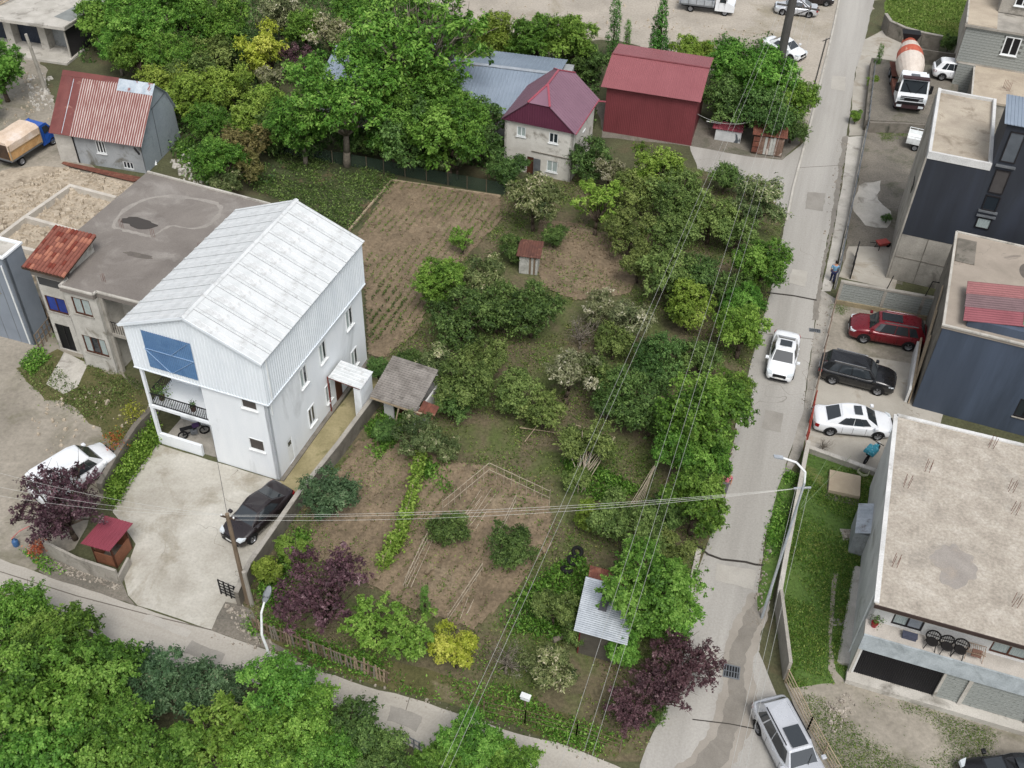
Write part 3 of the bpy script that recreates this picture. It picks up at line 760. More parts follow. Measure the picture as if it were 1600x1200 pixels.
# tiled roof over the stair head
mb = MB(); mb.box(-2.45, -.2, 1.2, 3.6, 6.2, 6.6); mb.hexa(((-2.45, 1.2, 6.6), (-.2, 1.2, 6.6), (-.2, 3.6, 6.6), (-2.45, 3.6, 6.6), (-2.45, 1.2, 6.72), (-.2, 1.2, 6.72), (-.2, 3.6, 7.25), (-2.45, 3.6, 7.25))); mb.build('stair_head', PLASTER, fh)
mb = MB(); mbox(mb, MF(.76), -2.35, -.4, -.02, .02, 5.15, 5.72); mb.build('window', GLASS, fh)
tr = MB(); tr.quad((-2.75, .2, 6.62), (.2, .2, 6.62), (.2, 3.7, 7.38), (-2.75, 3.7, 7.38)); tr.quad((-2.75, .2, 6.55), (.2, .2, 6.55), (.2, 3.7, 7.31), (-2.75, 3.7, 7.31))
tro = tr.build('tile_roof', DARKWOOD, fh)
TILE = [M('roof_tile_red', (132, 82, 70), (112, 68, 58), sc=3, fine=.1), M('roof_tile_pale', (166, 112, 92), (142, 88, 72), sc=3), M('roof_tile_dark', (118, 56, 44), (96, 46, 38), sc=3)]
tm = []
for m in TILE:
    t_ = MB(); t_.lathe([(.13, 0), (.11, .42)], 10, (0, 0, 0), 'y')
    t_.f = [f for f in t_.f if all(t_.v[i][2] >= -.002 for i in f)]
    t_.m = [0]*len(t_.f)
    tm.append(t_.mesh('roof_tile', m, True))
sl = math.atan2(.76, 3.5)
for i in range(12):
    for j in range(9):
        y = .22+j*.385
        inst('roof_tile', tm[rnd.choice((0, 0, 0, 1, 2))], tro, (-2.62+i*.245, y, 6.62+(y-.2)*.217+.01), (sl+.03, 0, rnd.uniform(-.02, .02)))

# ------------------------------------------------------------------ grey metal clad house at the left edge
o, yw = F2((55, 540), -17)
gh = thing('grey_clad_house', 'flat roofed house clad in grey panels with white downpipe at the left edge', 'house', o, yw)
GREYCLAD = M('grey_cladding', (132, 140, 150), (120, 128, 138), sc=.5, rough=.5, fine=.04)
DGREYCLAD = M('grey_cladding_side', (126, 134, 144), (114, 122, 132), sc=.5, rough=.5, fine=.04)
mb = MB(); mb.box(-9, -.2, .2, 1.6, 0, 6.7); skin(mb, MF(0), -9, 0, 0, 6.8, [(-2.6, -1.25, 3.9, 5.3), (-5.2, -3.9, 3.9, 5.3)]); mbox(mb, MR(0), 0, 1.6, 0, .2, 0, 6.8)
mb.build('wall', GREYCLAD, gh)
for k in range(9): 
    p = MB(); mbox(p, MF(0), -k*1.0-.015, -k*1.0+.015, -.012, 0, 0, 3.9 if k in (2, 3, 4, 5) else 6.7); p.build('panel_seam', GREYMETAL, gh)
window(gh, MF(0), -2.6, -1.25, 3.9, 5.3, 2, DARKFRAME, CURTAIN); window(gh, MF(0), -5.2, -3.9, 3.9, 5.3, 2, DARKFRAME, CURTAIN)
mb = MB(); mb.bar((-9, -.02, 6.84), (.03, -.02, 6.84), .2, .12); mb.bar((-.05, .1, 6.84), (-.05, 1.5, 6.84), .2, .12); mb.bar((-9, 1.6, 6.84), (.05, 1.6, 6.84), .2, .12); mb.build('parapet', WHITE, gh)
mb = MB(); mb.box(-9, -.1, .1, 1.55, 6.5, 6.78); mb.build('roof', CONCLIGHT, gh)
mb = MB(); mb.path([(-.35, -.06, 6.2), (-.3, -.06, .1)], .05, 6); mb.build('downpipe', WHITEFRAME, gh)

# ------------------------------------------------------------------ rusty roofed house
o, yw = F2((97, 250), -12)
rh = thing('rusty_roof_house', 'small grey house with steep rusty striped tin roof', 'house', o, yw)
GREYPL = M('grey_plaster', (162, 166, 168), (144, 148, 150), sc=.7, rough=.9, stain=(104, 102, 92), stain_sc=.6, bump=.1)
GREYTIN = M('grey_tin_gable', (160, 169, 177), (144, 153, 161), sc=.5, rough=.5, stain=(132, 140, 146), stain_sc=.5)
RUSTY = M('rusty_striped_sheet', (128, 62, 52), (102, 50, 44), sc=1.1, stain=(166, 150, 146), stain_sc=.9, stain_lo=.52, stain_hi=.66, rough=.7, stretch=(1, .3, .3))
def striped(name, lo, hi, mid, period):
    m, nt, b, out = nodes_of(name)
    tc = nt.nodes.new('ShaderNodeTexCoord'); vec = tc.outputs['Object']
    wv = nt.nodes.new('ShaderNodeTexWave'); wv.inputs['Scale'].default_value = 2*PI/(20*period); wv.inputs['Distortion'].default_value = .25; wv.inputs['Detail'].default_value = 2
    nt.links.new(vec, wv.inputs['Vector'])
    mp = nt.nodes.new('ShaderNodeMapping'); mp.inputs['Scale'].default_value = (2.2, .5, .5); nt.links.new(vec, mp.inputs['Vector'])
    n1 = noise(nt, mp.outputs[0], 1.6, 6, .65, .3)
    ad = nt.nodes.new('ShaderNodeMath'); ad.operation = 'MULTIPLY_ADD'; ad.inputs[1].default_value = 1.5; nt.links.new(n1, ad.inputs[0]); nt.links.new(wv.outputs['Fac'], ad.inputs[2])
    col = ramp(nt, ad.outputs[0], [(.55, lin(lo)), (.62, lin(mid)), (.78, lin(hi))])
    col.node.color_ramp.elements[0].position = .50
    sc_ = nt.nodes.new('ShaderNodeMath'); sc_.operation = 'MULTIPLY'; sc_.inputs[1].default_value = .5
    nt.links.new(ad.outputs[0], sc_.inputs[0]); nt.links.new(sc_.outputs[0], col.node.inputs[0])
    nt.links.new(col, b.inputs['Base Color']); b.inputs['Roughness'].default_value = .7
    MATS[name] = m; return m
RUSTY = striped('rusty_striped_sheet_worn', (110, 62, 56), (190, 180, 176), (134, 90, 82), .2)
REDTIN = M('red_painted_tin', (114, 66, 62), (100, 56, 54), sc=.8, rough=.6, stain=(150, 112, 100), stain_sc=1.6, stain_lo=.62, stain_hi=.7)
PALETIN = M('pale_blue_tin', (182, 190, 197), (150, 164, 176), sc=1.5, rough=.5, stain=(132, 72, 60), stain_sc=1.3, stain_lo=.6, stain_hi=.66)
mb = MB(); mb.box(0, 7.2, .2, 5.7, 0, 2.7); skin(mb, MF(0), 0, 7.3, 0, 2.8, [(3.4, 4.2, 1.2, 2.3), (5.4, 6.3, .15, .8)]); mbox(mb, ML(0), 0, 5.7, -.001, .1, 0, 2.8); mb.build('wall', GREYPL, rh)
window(rh, MF(0), 3.4, 4.2, 1.2, 2.3, 3, WHITEFRAME, GLASS); window(rh, MF(0), 5.4, 6.3, .15, .8, 3, WHITEFRAME, GLASS, False)
mb = MB(); mb.box(-.05, 1.5, -.05, .0, 0, 2.6); mb.build('render_patch', PLASTER, rh)
mb = MB(); mb.tube((1.55, -.06, 2.7), (1.6, -.06, .1), .05); mb.build('downpipe', BLACKPLASTIC, rh)
GP = [(0, -.02, 0), (0, 5.72, 0), (0, 5.6, 2.9), (0, 4.75, 4.6), (0, 3.2, 6.0), (0, -.02, 2.7)]
mb = MB()
for x in (7.3, 7.36): mb.poly([(x, p[1], p[2]) for p in GP])
mb.build('gable_sheet', GREYTIN, rh)
mb = MB(); mb.bar((7.4, 4.75, 4.6), (7.4, 2.4, 4.3), .02, .05); mb.bar((7.4, 2.5, 4.4), (7.4, 2.4, .2), .02, .03); mb.build('gable_seam', GREYMETAL, rh)
A = Vector((-.15, -.45, 2.62)); V = Vector((0, 3.65, 3.4))
def sheet(i0, i1, f0, f1, m, name='roof_sheet', dz=0, n=None):
    mb = MB(); o_ = A+Vector((i0, 0, dz))+V*f0
    corr(mb, o_, (i1-i0, 0, 0), V*(f1-f0), n or max(1, int((i1-i0)/.2)), .035, WAVE); return mb.build(name, m, rh)
for xx in (.42, 1.1):
    mb = MB(); mb.bar(A+Vector((xx, 0, .02))+V*.02, A+Vector((xx, 0, .02))+V*.9, .05, .02); mb.build('lap_joint', PALETIN, rh)
for k in range(2): sheet(k*.9, k*.9+.92, 0, .93, REDTIN, dz=.003*k, n=1)
for k in range(6): sheet(1.8+k*1.0, 2.82+k*1.0, 0, .95 if k < 3 else .82, RUSTY, dz=.003*(k % 2), n=5)
sheet(0, 4.8, .93, 1.02, REDTIN, 'ridge_sheet', .02, 1); sheet(4.75, 7.8, .82, 1.01, PALETIN, 'ridge_sheet', .012, 3)
mb = MB(); corr(mb, (-.15, 3.2, 6.03), (7.7, 0, 0), (0, 1.6, -1.45), 30, .03, WAVE); corr(mb, (-.15, 4.8, 4.58), (7.7, 0, 0), (0, .95, -1.8), 30, .03, WAVE); mb.build('back_roof', GREYTIN, rh)
mb = MB(); mb.bar((7.1, -.5, 2.5), (7.75, -1.0, 2.35), .12); mb.build('gutter_end', BLACKPLASTIC, rh)

# ------------------------------------------------------------------ garage building, top left
o, yw = F2((115, 90), -12)
ga = thing('garage_building', 'low concrete garage building with flat roof and dark side wall at top left', 'building', o, yw)
mb = MB(); mb.box(-14, 0, 1.6, 7.5, 0, 3.0); mbox(mb, MR(.06), -.3, 9.5, 0, .1, 0, 3.0); mb.build('wall', M('dark_rendered_wall', (58, 56, 56), (48, 46, 47), sc=.5, rough=.9), ga)
for x in (-14, -10.3, -6.9, -3.4): MB().box(x, x+.75, .5, 1.62, .2, 3.0).build('pier', CONCLIGHT, ga)
for x in (-13.2, -9.5, -6.1):
    mb = MB(); ribs(mb, MF(1.4), x, x+2.6, .2, 2.8, .18, .02); mb.build('garage_door', M('dark_blue_door', (52, 60, 74), rough=.5), ga)
mb = MB(); mb.box(-2.6, 0, 1.45, 1.58, .2, 3.0); mb.build('inner_wall', GREYPL, ga)
mb = MB(); mb.prism([(-14, -.9), (.5, -.9), (.9, 4), (1.5, 9.6), (-14, 9.6)], 3.0, 3.28); mb.build('roof_slab', CONCLIGHT, ga)
mb = MB(); mb.poly([(-1.6, .9, 3.284), (.4, 0.4, 3.284), (1.2, 7, 3.284), (-.2, 7.4, 3.284)]); mb.build('damp_patch', M('damp_roof', (136, 140, 138), (120, 124, 122)), ga)
mb = MB(); mb.bar((.5, -.9, 3.34), (1.4, 9.5, 3.34), .14, .12); mb.build('roof_edge', CONCLIGHT, ga)
mb = MB(); mb.box(-14, .3, -1.6, 1.5, 0, .2); mb.build('doorstep', CONCLIGHT, ga)
mb = MB(); mb.bar((.1, -.5, .2), (.1, -.5, 3.0), .12); mb.build('post', CONCLIGHT, ga)
mb = MB()
for k in range(9): mb.bar((-9.5+k*.25, 1.5, 3.4), (-9.3+k*.25+rnd.uniform(-.1, .4), 3.0, 3.45+rnd.uniform(0, .3)), .12, .06)
lum = mb.build('lumber_stack', PALEWOOD, None); lum.location = o; lum.rotation_euler = (0, 0, yw)
tag(lum, 'heap of pale boards on the flat roof of the top left garage', 'lumber')

# ------------------------------------------------------------------ red barn
o, yw = F2((942, 205), -14.5)
ba = thing('red_barn', 'dark red sheet metal barn with lighter red roof', 'barn', o, yw)
BARNW = M('dark_red_sheet', (120, 62, 66), (110, 56, 60), sc=.5, rough=.5, fine=.03)
BARNR = M('red_roof_sheet', (140, 86, 90), (133, 80, 84), sc=.4, rough=.45, fine=.03)
mb = MB(); mb.box(.06, 7.5, .06, 6.2, 0, 4.2); mb.poly([(7.5, .06, 4.2), (7.5, 6.2, 4.2), (7.5, 3.5, 5.15)]); mb.poly([(.06, .06, 4.2), (.06, 6.2, 4.2), (.06, 3.5, 5.15)]); mb.build('wall', BARNW, ba)
for k in range(7):
    mb = MB(); ribs(mb, MF(0), k*1.08, k*1.08+1.07, 0, 4.2, .15, .015); mb.build('wall_sheet', BARNW, ba)
for k in range(8):
    mb = MB(); corr(mb, (-.45+k*1.03, -.4, 4.2), (1.035, 0, 0), (0, 3.9, 1.12), 6, .018); mb.build('roof_sheet', BARNR, ba)
    mb = MB(); corr(mb, (-.45+k*1.03, 3.5, 5.32), (1.035, 0, 0), (0, 2.9, -.35), 6, .018); mb.build('roof_sheet', BARNR, ba)
mb = MB(); mb.bar((-.45, 3.5, 5.36), (7.8, 3.5, 5.36), .16, .04); mb.build('ridge_cap', BARNW, ba)

# ------------------------------------------------------------------ cottage
o, yw = F2((787, 262), -19)
co = thing('cottage', 'small two storey grey cottage with purple half hipped metal roof', 'house', o, yw)
COTW = M('cottage_plaster', (208, 205, 198), (190, 186, 178), sc=.9, rough=.92, stain=(128, 122, 112), stain_sc=.8, bump=.15)
PURP = M('purple_roof_sheet', (128, 98, 112), (119, 90, 104), sc=.5, rough=.4, fine=.03)
PURPD = M('purple_gable_sheet', (92, 48, 66), (84, 42, 60), sc=.5, rough=.5, fine=.03)
mb = MB(); mb.box(.2, 5.4, .2, 5.6, 0, 4.45)
hC = [(1.0, 1.75, 3.1, 3.95), (3.65, 4.4, 3.1, 3.98), (3.6, 4.5, .55, 1.55), (1.0, 1.7, .6, 1.5), (1.95, 2.5, 0, 1.5)]
skin(mb, MF(0), 0, 5.6, 0, 4.45, hC); mbox(mb, MR(5.6), 0, 5.6, 0, .2, 0, 4.45); mbox(mb, ML(0), 0, 5.6, 0, .2, 0, 4.45); mb.build('wall', COTW, co)
for h in hC[:4]: window(co, MF(0), *h, 2, WHITEFRAME, GLASS if h[0] > 3.63 else CURTAIN)
window(co, MR(5.6), 2.6, 3.2, 3.1, 3.9, 2, WHITEFRAME, GLASS)
mb = MB(); mbox(mb, MF(0), 1.95, 2.5, .05, .1, 0, 1.5); mb.build('door', BROWNFRAME, co)
mb = MB(); mbox(mb, MF(0), 2.55, 3.1, -.12, -.06, .05, 1.5); mb.build('shutter_door', GREYMETAL, co)
mb = MB(); mbox(mb, MF(0), 2.3, 5.62, -.05, 0, 2.0, 2.08); mb.build('string_course', CONCDARK, co)
e = .3
z0, zr, zc = 4.4, 7.0, 6.25
yf, yb, rf, rb = -e, 5.9, 1.7, 4.3
xl, xr, xm = -.25, 5.85, 2.8
kx = (zr-zc)/(zr-z0)*(xm-xl)
mb = MB()
Rl = [(xl, yf, z0), (xm-kx, yf, zc), (xm, rf, zr), (xm, rb, zr), (xm-kx, yb, zc), (xl, yb, z0)]
Rr = [(2*xm-x, y, z) for x, y, z in Rl]
mb.poly(Rl); mb.poly(Rr)
mb.poly([(xm-kx, yf, zc), (xm+kx, yf, zc), (xm, rf, zr)]); mb.poly([(xm-kx, yb, zc), (xm+kx, yb, zc), (xm, rb, zr)])
mb.poly([(x, y, z-.06) for x, y, z in Rl]); mb.poly([(x, y, z-.06) for x, y, z in Rr])
mb.build('roof', PURP, co)
mb = MB()
for R_ in (Rl, Rr):
    a_ = Vector(R_[0]); s_ = (Vector(R_[2])-Vector((R_[0][0], R_[2][1], z0)))
    n_ = 19
    for k in range(1, n_):
        y = yf+(yb-yf)*k/n_
        top = min(1.0, ((y-yf)/(rf-yf))*(zr-zc)/(zr-z0)+(zc-z0)/(zr-z0), ((yb-y)/(yb-rb))*(zr-zc)/(zr-z0)+(zc-z0)/(zr-z0))
        p = Vector((R_[0][0], y, z0+.012)); mb.bar(p, p+s_*top, .035, .02)
mb.build('roof_rib', PURP, co)
RC = M('ridge_cap_red', (152, 78, 90), (140, 70, 82), rough=.45, fine=0)
for a, b in (((xm, rf, zr), (xm, rb, zr)), ((xm-kx, yf, zc), (xm, rf, zr)), ((xm+kx, yf, zc), (xm, rf, zr)), ((xm-kx, yb, zc), (xm, rb, zr)), ((xm+kx, yb, zc), (xm, rb, zr))):
    mb = MB(); mb.bar(Vector(a)+Vector((0, 0, .03)), Vector(b)+Vector((0, 0, .03)), .16, .06); mb.build('ridge_cap', RC, co)
mb = MB(); ribs(mb, MF(-.22), xl+.05, xr-.05, z0-.02, lambda u: min(zc, z0+(zr-z0)*(1-abs(u-xm)/(xm-xl))), .2, .015); mb.build('gable_sheet', PURPD, co)
mb = MB(); mb.bar((5.85, -.2, 4.38), (5.85, 5.9, 4.38), .1, .08); mb.bar((5.85, 5.6, 4.38), (6.4, 5.9, 4.3), .1, .08); mb.build('gutter', RC, co)

# ------------------------------------------------------------------ long grey shed behind the trees
sp = [G(540, 64, 3.6), G(900, 108, 3.6)]
d = (sp[1]-sp[0]); yw = math.atan2(d.y, d.x); L = d.length
sd = thing('long_shed', 'long low shed with blue grey metal roof half hidden by trees', 'shed', (sp[0].x, sp[0].y, 0), yw)
BLUEGREY = M('blue_grey_roof_sheet', (134, 146, 160), (122, 134, 148), sc=.4, rough=.45, fine=.04)
mb = MB(); mb.box(.3, L-.4, -8.2, 1.8, 0, 3.1); mb.build('wall', GREYPL, sd)
for k in range(int(L/1.5)):
    mb = MB(); corr(mb, (k*1.5, -2.6, 4.2), (1.505, 0, 0), (0, -6.0, -1.0), 5, .025); mb.build('roof_sheet', BLUEGREY, sd)
    mb = MB(); corr(mb, (k*1.5, -2.6, 4.2), (1.505, 0, 0), (0, 4.8, -.9), 5, .025); mb.build('roof_sheet', BLUEGREY, sd)
mb = MB(); mb.bar((0, -2.6, 4.25), (int(L/1.5)*1.5, -2.6, 4.25), .4, .05); mb.build('ridge_cap', GALV, sd)
# ------------------------------------------------------------------ right side buildings
o, yw = F2((1323, 1055), -17.4)
ch = thing('concrete_house', 'white house with wide bare concrete flat roof, black garage door and terrace at lower right', 'house', o, yw)
CROOF = M('bare_concrete_roof', (170, 162, 150), (152, 144, 133), sc=1.1, rough=.95, stain=(146, 140, 131), stain_sc=.3, stain_lo=.56, stain_hi=.75, fine=.17, fine_sc=7, bump=.3, c3=(184, 177, 166))
CHW = M('house_white_render', (212, 212, 210), (190, 190, 188), sc=.6, rough=.85, stain=(160, 158, 152), stain_sc=.5, stain_lo=.58, stain_hi=.72)
mb = MB()
mb.box(.2, 14, .2, 13.0, 0, 3.2); mb.box(.2, 14, 1.1, 13.0, 3.2, 5.45)
skin(mb, MF(.9), 0, 14, 3.45, 5.45, [(1.05, 2.42, 3.6, 4.75), (5.4, 7.0, 3.6, 4.75)])
mbox(mb, ML(0), .9, 13.0, 0, .2, 3.2, 5.45); mbox(mb, ML(0), 0, 13, 0.001, .2, 0, 3.2)
mb.build('wall', CHW, ch)
mb = MB(); mb.box(-.1, 14.2, -.02, 13.1, 5.45, 5.7); mb.build('roof_slab', CROOF, ch)
mb = MB(); mb.box(-.02, 14, .0, .9, 3.2, 3.45); mb.build('terrace_slab', M('terrace_screed', (188, 182, 174), (170, 164, 156), sc=1), ch)
mb = MB(); mb.box(-.03, 14, -.08, .0, 2.38, 3.5); mb.build('terrace_band', M('unpainted_band', (176, 184, 188), (150, 158, 162), sc=1.2, stain=(136, 144, 146), stain_sc=.8, bump=.1), ch)
mb = MB(); mb.box(-.12, 14.2, -.06, 0, 5.52, 5.72); mb.build('roof_edge', M('dark_flashing', (62, 50, 46), rough=.7), ch)
mb = MB(); mb.bar((-.06, .1, 5.74), (-.06, 13.0, 5.74), .22, .1); mb.bar((0, 13.0, 5.74), (14, 13.0, 5.74), .2, .1); mb.build('coping', CHW, ch)
window(ch, MF(.9), 1.05, 2.42, 3.6, 4.75, 2, DARKFRAME, [CURTAIN, M('tilted_pane', (150, 156, 164), rough=.1)], False, .08)
window(ch, MF(.9), 5.4, 7.0, 3.6, 4.75, 2, BROWNFRAME, CURTAIN, False, .08)
mb = MB(); ribs(mb, MF(.06), .1, 3.9, .35, 2.38, .1, .02); mb.build('garage_door', M('black_shutter', (24, 24, 28), (20, 20, 24), rough=.5, fine=0), ch)
mb = MB()
for a, b in ((-.02, .1), (3.9, 4.02), (5.02, 5.2), (8.0, 8.2), (10.9, 11.1)): mb.box(a, b, -.06, .2, .35, 2.38)
mb.build('post', CONCLIGHT, ch)
for a, b in ((4.02, 5.02), (5.2, 8.0), (8.2, 9.4)): blocks(ch, MF(.02), a, b, .35, 2.38, .4, .2, seed=int(a*10))
mb = MB(); mb.box(-.06, 14, -.5, .14, 0, .34); mb.build('plinth', CONCLIGHT, ch)
for bx, by in [(1.62, 9.27), (.65, 7.78), (5.65, 9.31), (5.77, 7.8), (5.76, 2.01), (.46, 2.45), (4.7, 12.2), (8.5, 8.4), (8.6, 3.0)]:
    mb = MB()
    for k in range(4): mb.tube((bx+(k % 2)*.22, by+(k//2)*.22, 5.68), (bx+(k % 2)*.22+rnd.uniform(-.05, .05), by+(k//2)*.22+rnd.uniform(-.05, .05), 6.45), .012, n=4)
    mb.build('rebar', RUST, ch)
blot(3.2, 3.7, 1.0, 1.2, 5.706, 12).build('damp_patch', M('damp_concrete', (152, 146, 139), (140, 134, 128), sc=1.2, stain=(156, 146, 134), stain_sc=.8), ch)
mb = MB(); mb.path([(-.05, 1.2, 5.4), (-.06, 1.2, .2)], .04, 6); mb.build('downpipe', WHITEFRAME, ch)
mb = MB(); corr(mb, (-.75, 7.6, 1.75), (0, 2.2, 0), (.75, 0, .3), 8, .02, WAVE); lt = mb.build('lean_to_roof', GALV, ch)
mb = MB(); mb.box(-.72, 0, 7.7, 9.7, 0, 1.7); mb.build('lean_to_wall', GREYPL, ch)
mb = MB(); mb.hexa(((-.55, .5, 0), (0, .5, 0), (0, 6.8, 0), (-.35, 6.8, 0), (-.28, .5, .25), (0, .5, .25), (0, 6.8, .2), (-.2, 6.8, .2))); mb.build('splash_strip', CONCLIGHT, ch)
CHF = (Vector(o), yw)
def on_ch(x, y, z):
    return Vector(o_ch)+Vector((math.cos(yw_ch)*x-math.sin(yw_ch)*y, math.sin(yw_ch)*x+math.cos(yw_ch)*y, z))
o_ch, yw_ch = Vector(o), yw

# navy building
o, yw = F2((1393, 436), -19)
nv = thing('navy_building', 'tall navy blue building with dirty flat roof and a vertical window strip', 'building', o, yw)
NAVY = M('navy_render', (50, 54, 61), (45, 48, 55), sc=.8, stretch=(1.5, 1.5, .2), rough=.75, fine=.04, stain=(56, 61, 72), stain_sc=.35, stain_lo=.5, stain_hi=.75)
mb = MB(); mb.box(-.3, 3.6, 0, 9.6, 3.8, 9.7); mb.box(3.6, 12, .01, 3.9, 3.8, 12.95); mb.build('wall', NAVY, nv)
mb = MB(); mb.box(-.28, 12, .02, 9.6, 0, 3.8); mb.build('base_wall', CONC, nv)
mb = MB(); mb.box(1.45, 1.5, -.006, .02, 0, 3.8); mb.box(-.28, 3.9, -.008, .02, 1.9, 1.95); mb.build('base_joint', CONCDARK, nv)
mb = MB(); mb.box(-.2, 3.55, .1, 9.5, 9.7, 9.9); mb.build('roof', M('dirty_roof', (180, 170, 154), (158, 148, 134), sc=.6, rough=.95, stain=(122, 110, 94), stain_sc=.5, bump=.2), nv)
mb = MB(); mb.box(-.34, 3.6, -.04, .14, 9.7, 10.2); mb.box(-.36, -.16, .14, 9.6, 9.7, 10.2); mb.box(-.3, 3.6, 9.5, 9.7, 9.7, 10.1); mb.box(3.4, 3.598, .14, 9.5, 9.9, 10.2); mb.build('parapet', CHW, nv)
mb = MB(); mb.box(-.42, -.30, 0, 9.6, .0, 9.7); mb.build('side_wall', CONC, nv)
mb = MB(); corr(mb, (3.4, -.2, 13.1), (8.5, 0, 0), (0, 4.0, .1), 40, .03); mb.build('tall_roof', BLUEGREY, nv)
STRIP = M('frosted_strip', (92, 98, 104), (80, 86, 92), rough=.2, fine=0)
for z0, z1, pm in ((10.5, 12.6, STRIP), (8.2, 9.9, M('strip_brownish', (74, 72, 72), rough=.2, fine=0)), (6.9, 8.0, GLASS), (5.5, 6.3, CURTAIN)):
    window(nv, MF(-.1), 3.95, 4.85, z0, z1, 1, DARKFRAME, pm, False, .06)
for z in (10.15, 6.75, 6.4): MB().box(3.8, 5.0, -.16, .01, z, z+.12).build('ledge', GREYMETAL, nv)
mb = MB(); mb.bar((-.47, 2, 6.2), (-.47, 3.2, 6.2), .04, .7); mb.build('side_window', GLASS, nv)

# grey flat roofed building with blue front
g = G(1475, 508, 6.5)
o = (g.x, g.y, 0); yw = math.radians(-20)
gb = thing('blue_front_building', 'flat roofed building with slate blue front wall and red metal sheets on its roof', 'building', o, yw)
SLATE = M('slate_blue_render', (68, 77, 91), (61, 70, 83), sc=.8, stretch=(1.5, 1.5, .2), rough=.75, fine=.04, stain=(78, 89, 106), stain_sc=.35, stain_lo=.5, stain_hi=.75)
mb = MB(); mb.box(0, 12, .2, 10.2, 0, 6.3); skin(mb, MF(0), 0, 12, 0, 6.3, [(5.5, 6.6, 1.3, 2.7)]); mb.build('wall', SLATE, gb)
window(gb, MF(0), 5.5, 6.6, 1.3, 2.7, 2, DARKFRAME, GLASS)
mb = MB(); mbox(mb, ML(-.02), .2, 10.2, 0, .02, 0, 6.3); mb.build('side_wall', CONCDARK, gb)
mb = MB(); mb.box(-.1, 12, -.05, 10.3, 6.3, 6.5); mb.build('roof_slab', M('grey_roof_concrete', (160, 150, 138), (142, 133, 122), sc=.5, rough=.9, stain=(122, 114, 106), stain_sc=.35, stain_lo=.6, stain_hi=.66, fine=.07, crack=(.3, .014, (120, 112, 104))), gb)
mb = MB(); mb.bar((-.12, -.04, 6.54), (12, -.04, 6.54), .14, .1); mb.bar((-.04, .04, 6.54), (-.04, 10.3, 6.54), .14, .1); mb.bar((-.04, 10.3, 6.54), (12, 10.3, 6.54), .14, .1); mb.build('roof_edge', CONCLIGHT, gb)
mb = MB(); mb.box(.1, 1.25, 6.9, 9.6, 6.506, 6.56); mb.build('roof_pad', CONCDARK, gb)
mb = MB(); mb.poly([(4.4+.5*math.cos(t), 7.6+.9*math.sin(t), 6.506) for t in [i*PI/10 for i in range(20)]]); mb.build('damp_patch', STAIN, gb)
RS = [M('red_roof_panel', (136, 80, 86), (125, 72, 78), rough=.5, fine=.03), M('grey_roof_panel', (118, 96, 98), (106, 86, 88), rough=.5), M('faded_red_roof_panel', (146, 98, 98), (134, 90, 90), rough=.5)]
for k, (y0, m) in enumerate(((0.0, RS[0]), (1.25, RS[1]), (2.45, RS[2]))):
    mb = MB(); corr(mb, (.9-.03*k, y0+.2, 7.0+k*.07), (6.5, 1.2, .3), (0, 1.25, .09), 1, .0); 
    corr(mb, (.9-.03*k, y0+.2, 7.02+k*.07), (0, 1.25, .09), (6.5, 1.2, .3), 6, .03, WAVE); mb.build('roof_sheet', m, gb)
mb = MB(); corr(mb, (4.1, .85, 7.22), (0, 1.22, .09), (2.5, .46, .12), 6, .03, WAVE); mb.build('roof_sheet', M('green_roof_panel', (112, 168, 126), rough=.5), gb)
mb = MB(); mb.box(1.2, 7, .4, 4.0, 6.5, 7.05); mb.build('roof_room', SLATE, gb)
mb = MB()
for q in range(3): mb.bar((-.25+q*.02, .2+q*.4, 0), (-.12, 3+q*1.6, 3.4+q*.8), .06, .3)
mb.bar((-.3, .6, 0), (-.3, 6.2, 0.02), .12, 2.4)
mb.build('leaning_boards', PALEWOOD, gb)
mb = MB(); mb.box(-.5, -.36, .2, 5.2, 0, 1.1); mb.build('side_fence', CHW, gb)

# block building, top right
o, yw = F2((1487, 147), -18.5)
bb = thing('block_building', 'unplastered grey block building with stepped terraces at the top right corner', 'building', o, yw)
mb = MB(); mb.box(-.3, 1.2, .14, 8, 0, 2.9); mb.box(1.2, 12, -6.2, 8, 0, 2.6); mb.box(-.6, 12, .64, 9, 2.9, 6.15); mb.box(1.9, 12, 4.2, 12, 6.4, 9.4); mb.build('core_wall', CONC, bb)
blocks(bb, MF(0), -.3, 1.2, 0, 2.9, .5, .24, seed=4)
mb = MB(); mb.box(-.5, 12, .48, .64, 2.75, 2.95); mb.box(-.75, 12, .3, 4.2, 6.15, 6.35); mb.build('floor_slab', CONC, bb)
blocks(bb, MF(.5), -.55, 6.5, 2.95, 6.15, .5, .24, [(2.85, 4.2, 4.2, 5.85)], seed=5)
window(bb, MF(.42), 2.85, 4.2, 4.2, 5.85, 2, WHITEFRAME, BLACKPLASTIC, True, .1)
mb = MB(); mb.box(1.1, 12, -6.3, .5, 2.6, 2.8); mb.box(-.6, 1.9, .4, 9, 6.36, 6.4); mb.build('terrace', M('terrace_concrete', (182, 170, 152), (162, 150, 134), sc=.5, rough=.95, stain=(132, 118, 104), stain_sc=.4), bb)
mb = MB(); mb.bar((1.1, -6.3, 2.84), (1.1, .4, 2.84), .14, .1); mb.bar((-.66, .5, 6.45), (-.66, 9, 6.45), .14, .12); mb.build('terrace_edge', CONCLIGHT, bb)
window(bb, MF(4.1), 3.0, 4.3, 7.2, 9.0, 2, WHITEFRAME, BLACKPLASTIC, True, .1)
for bx, by in ((3.6, -3.2), (3.9, -3.6)):
    mb = MB()
    for k in range(3): mb.tube((bx+k*.12, by, 2.75), (bx+k*.12, by, 3.6), .015, n=4)
    mb.build('rebar', RUST, bb)

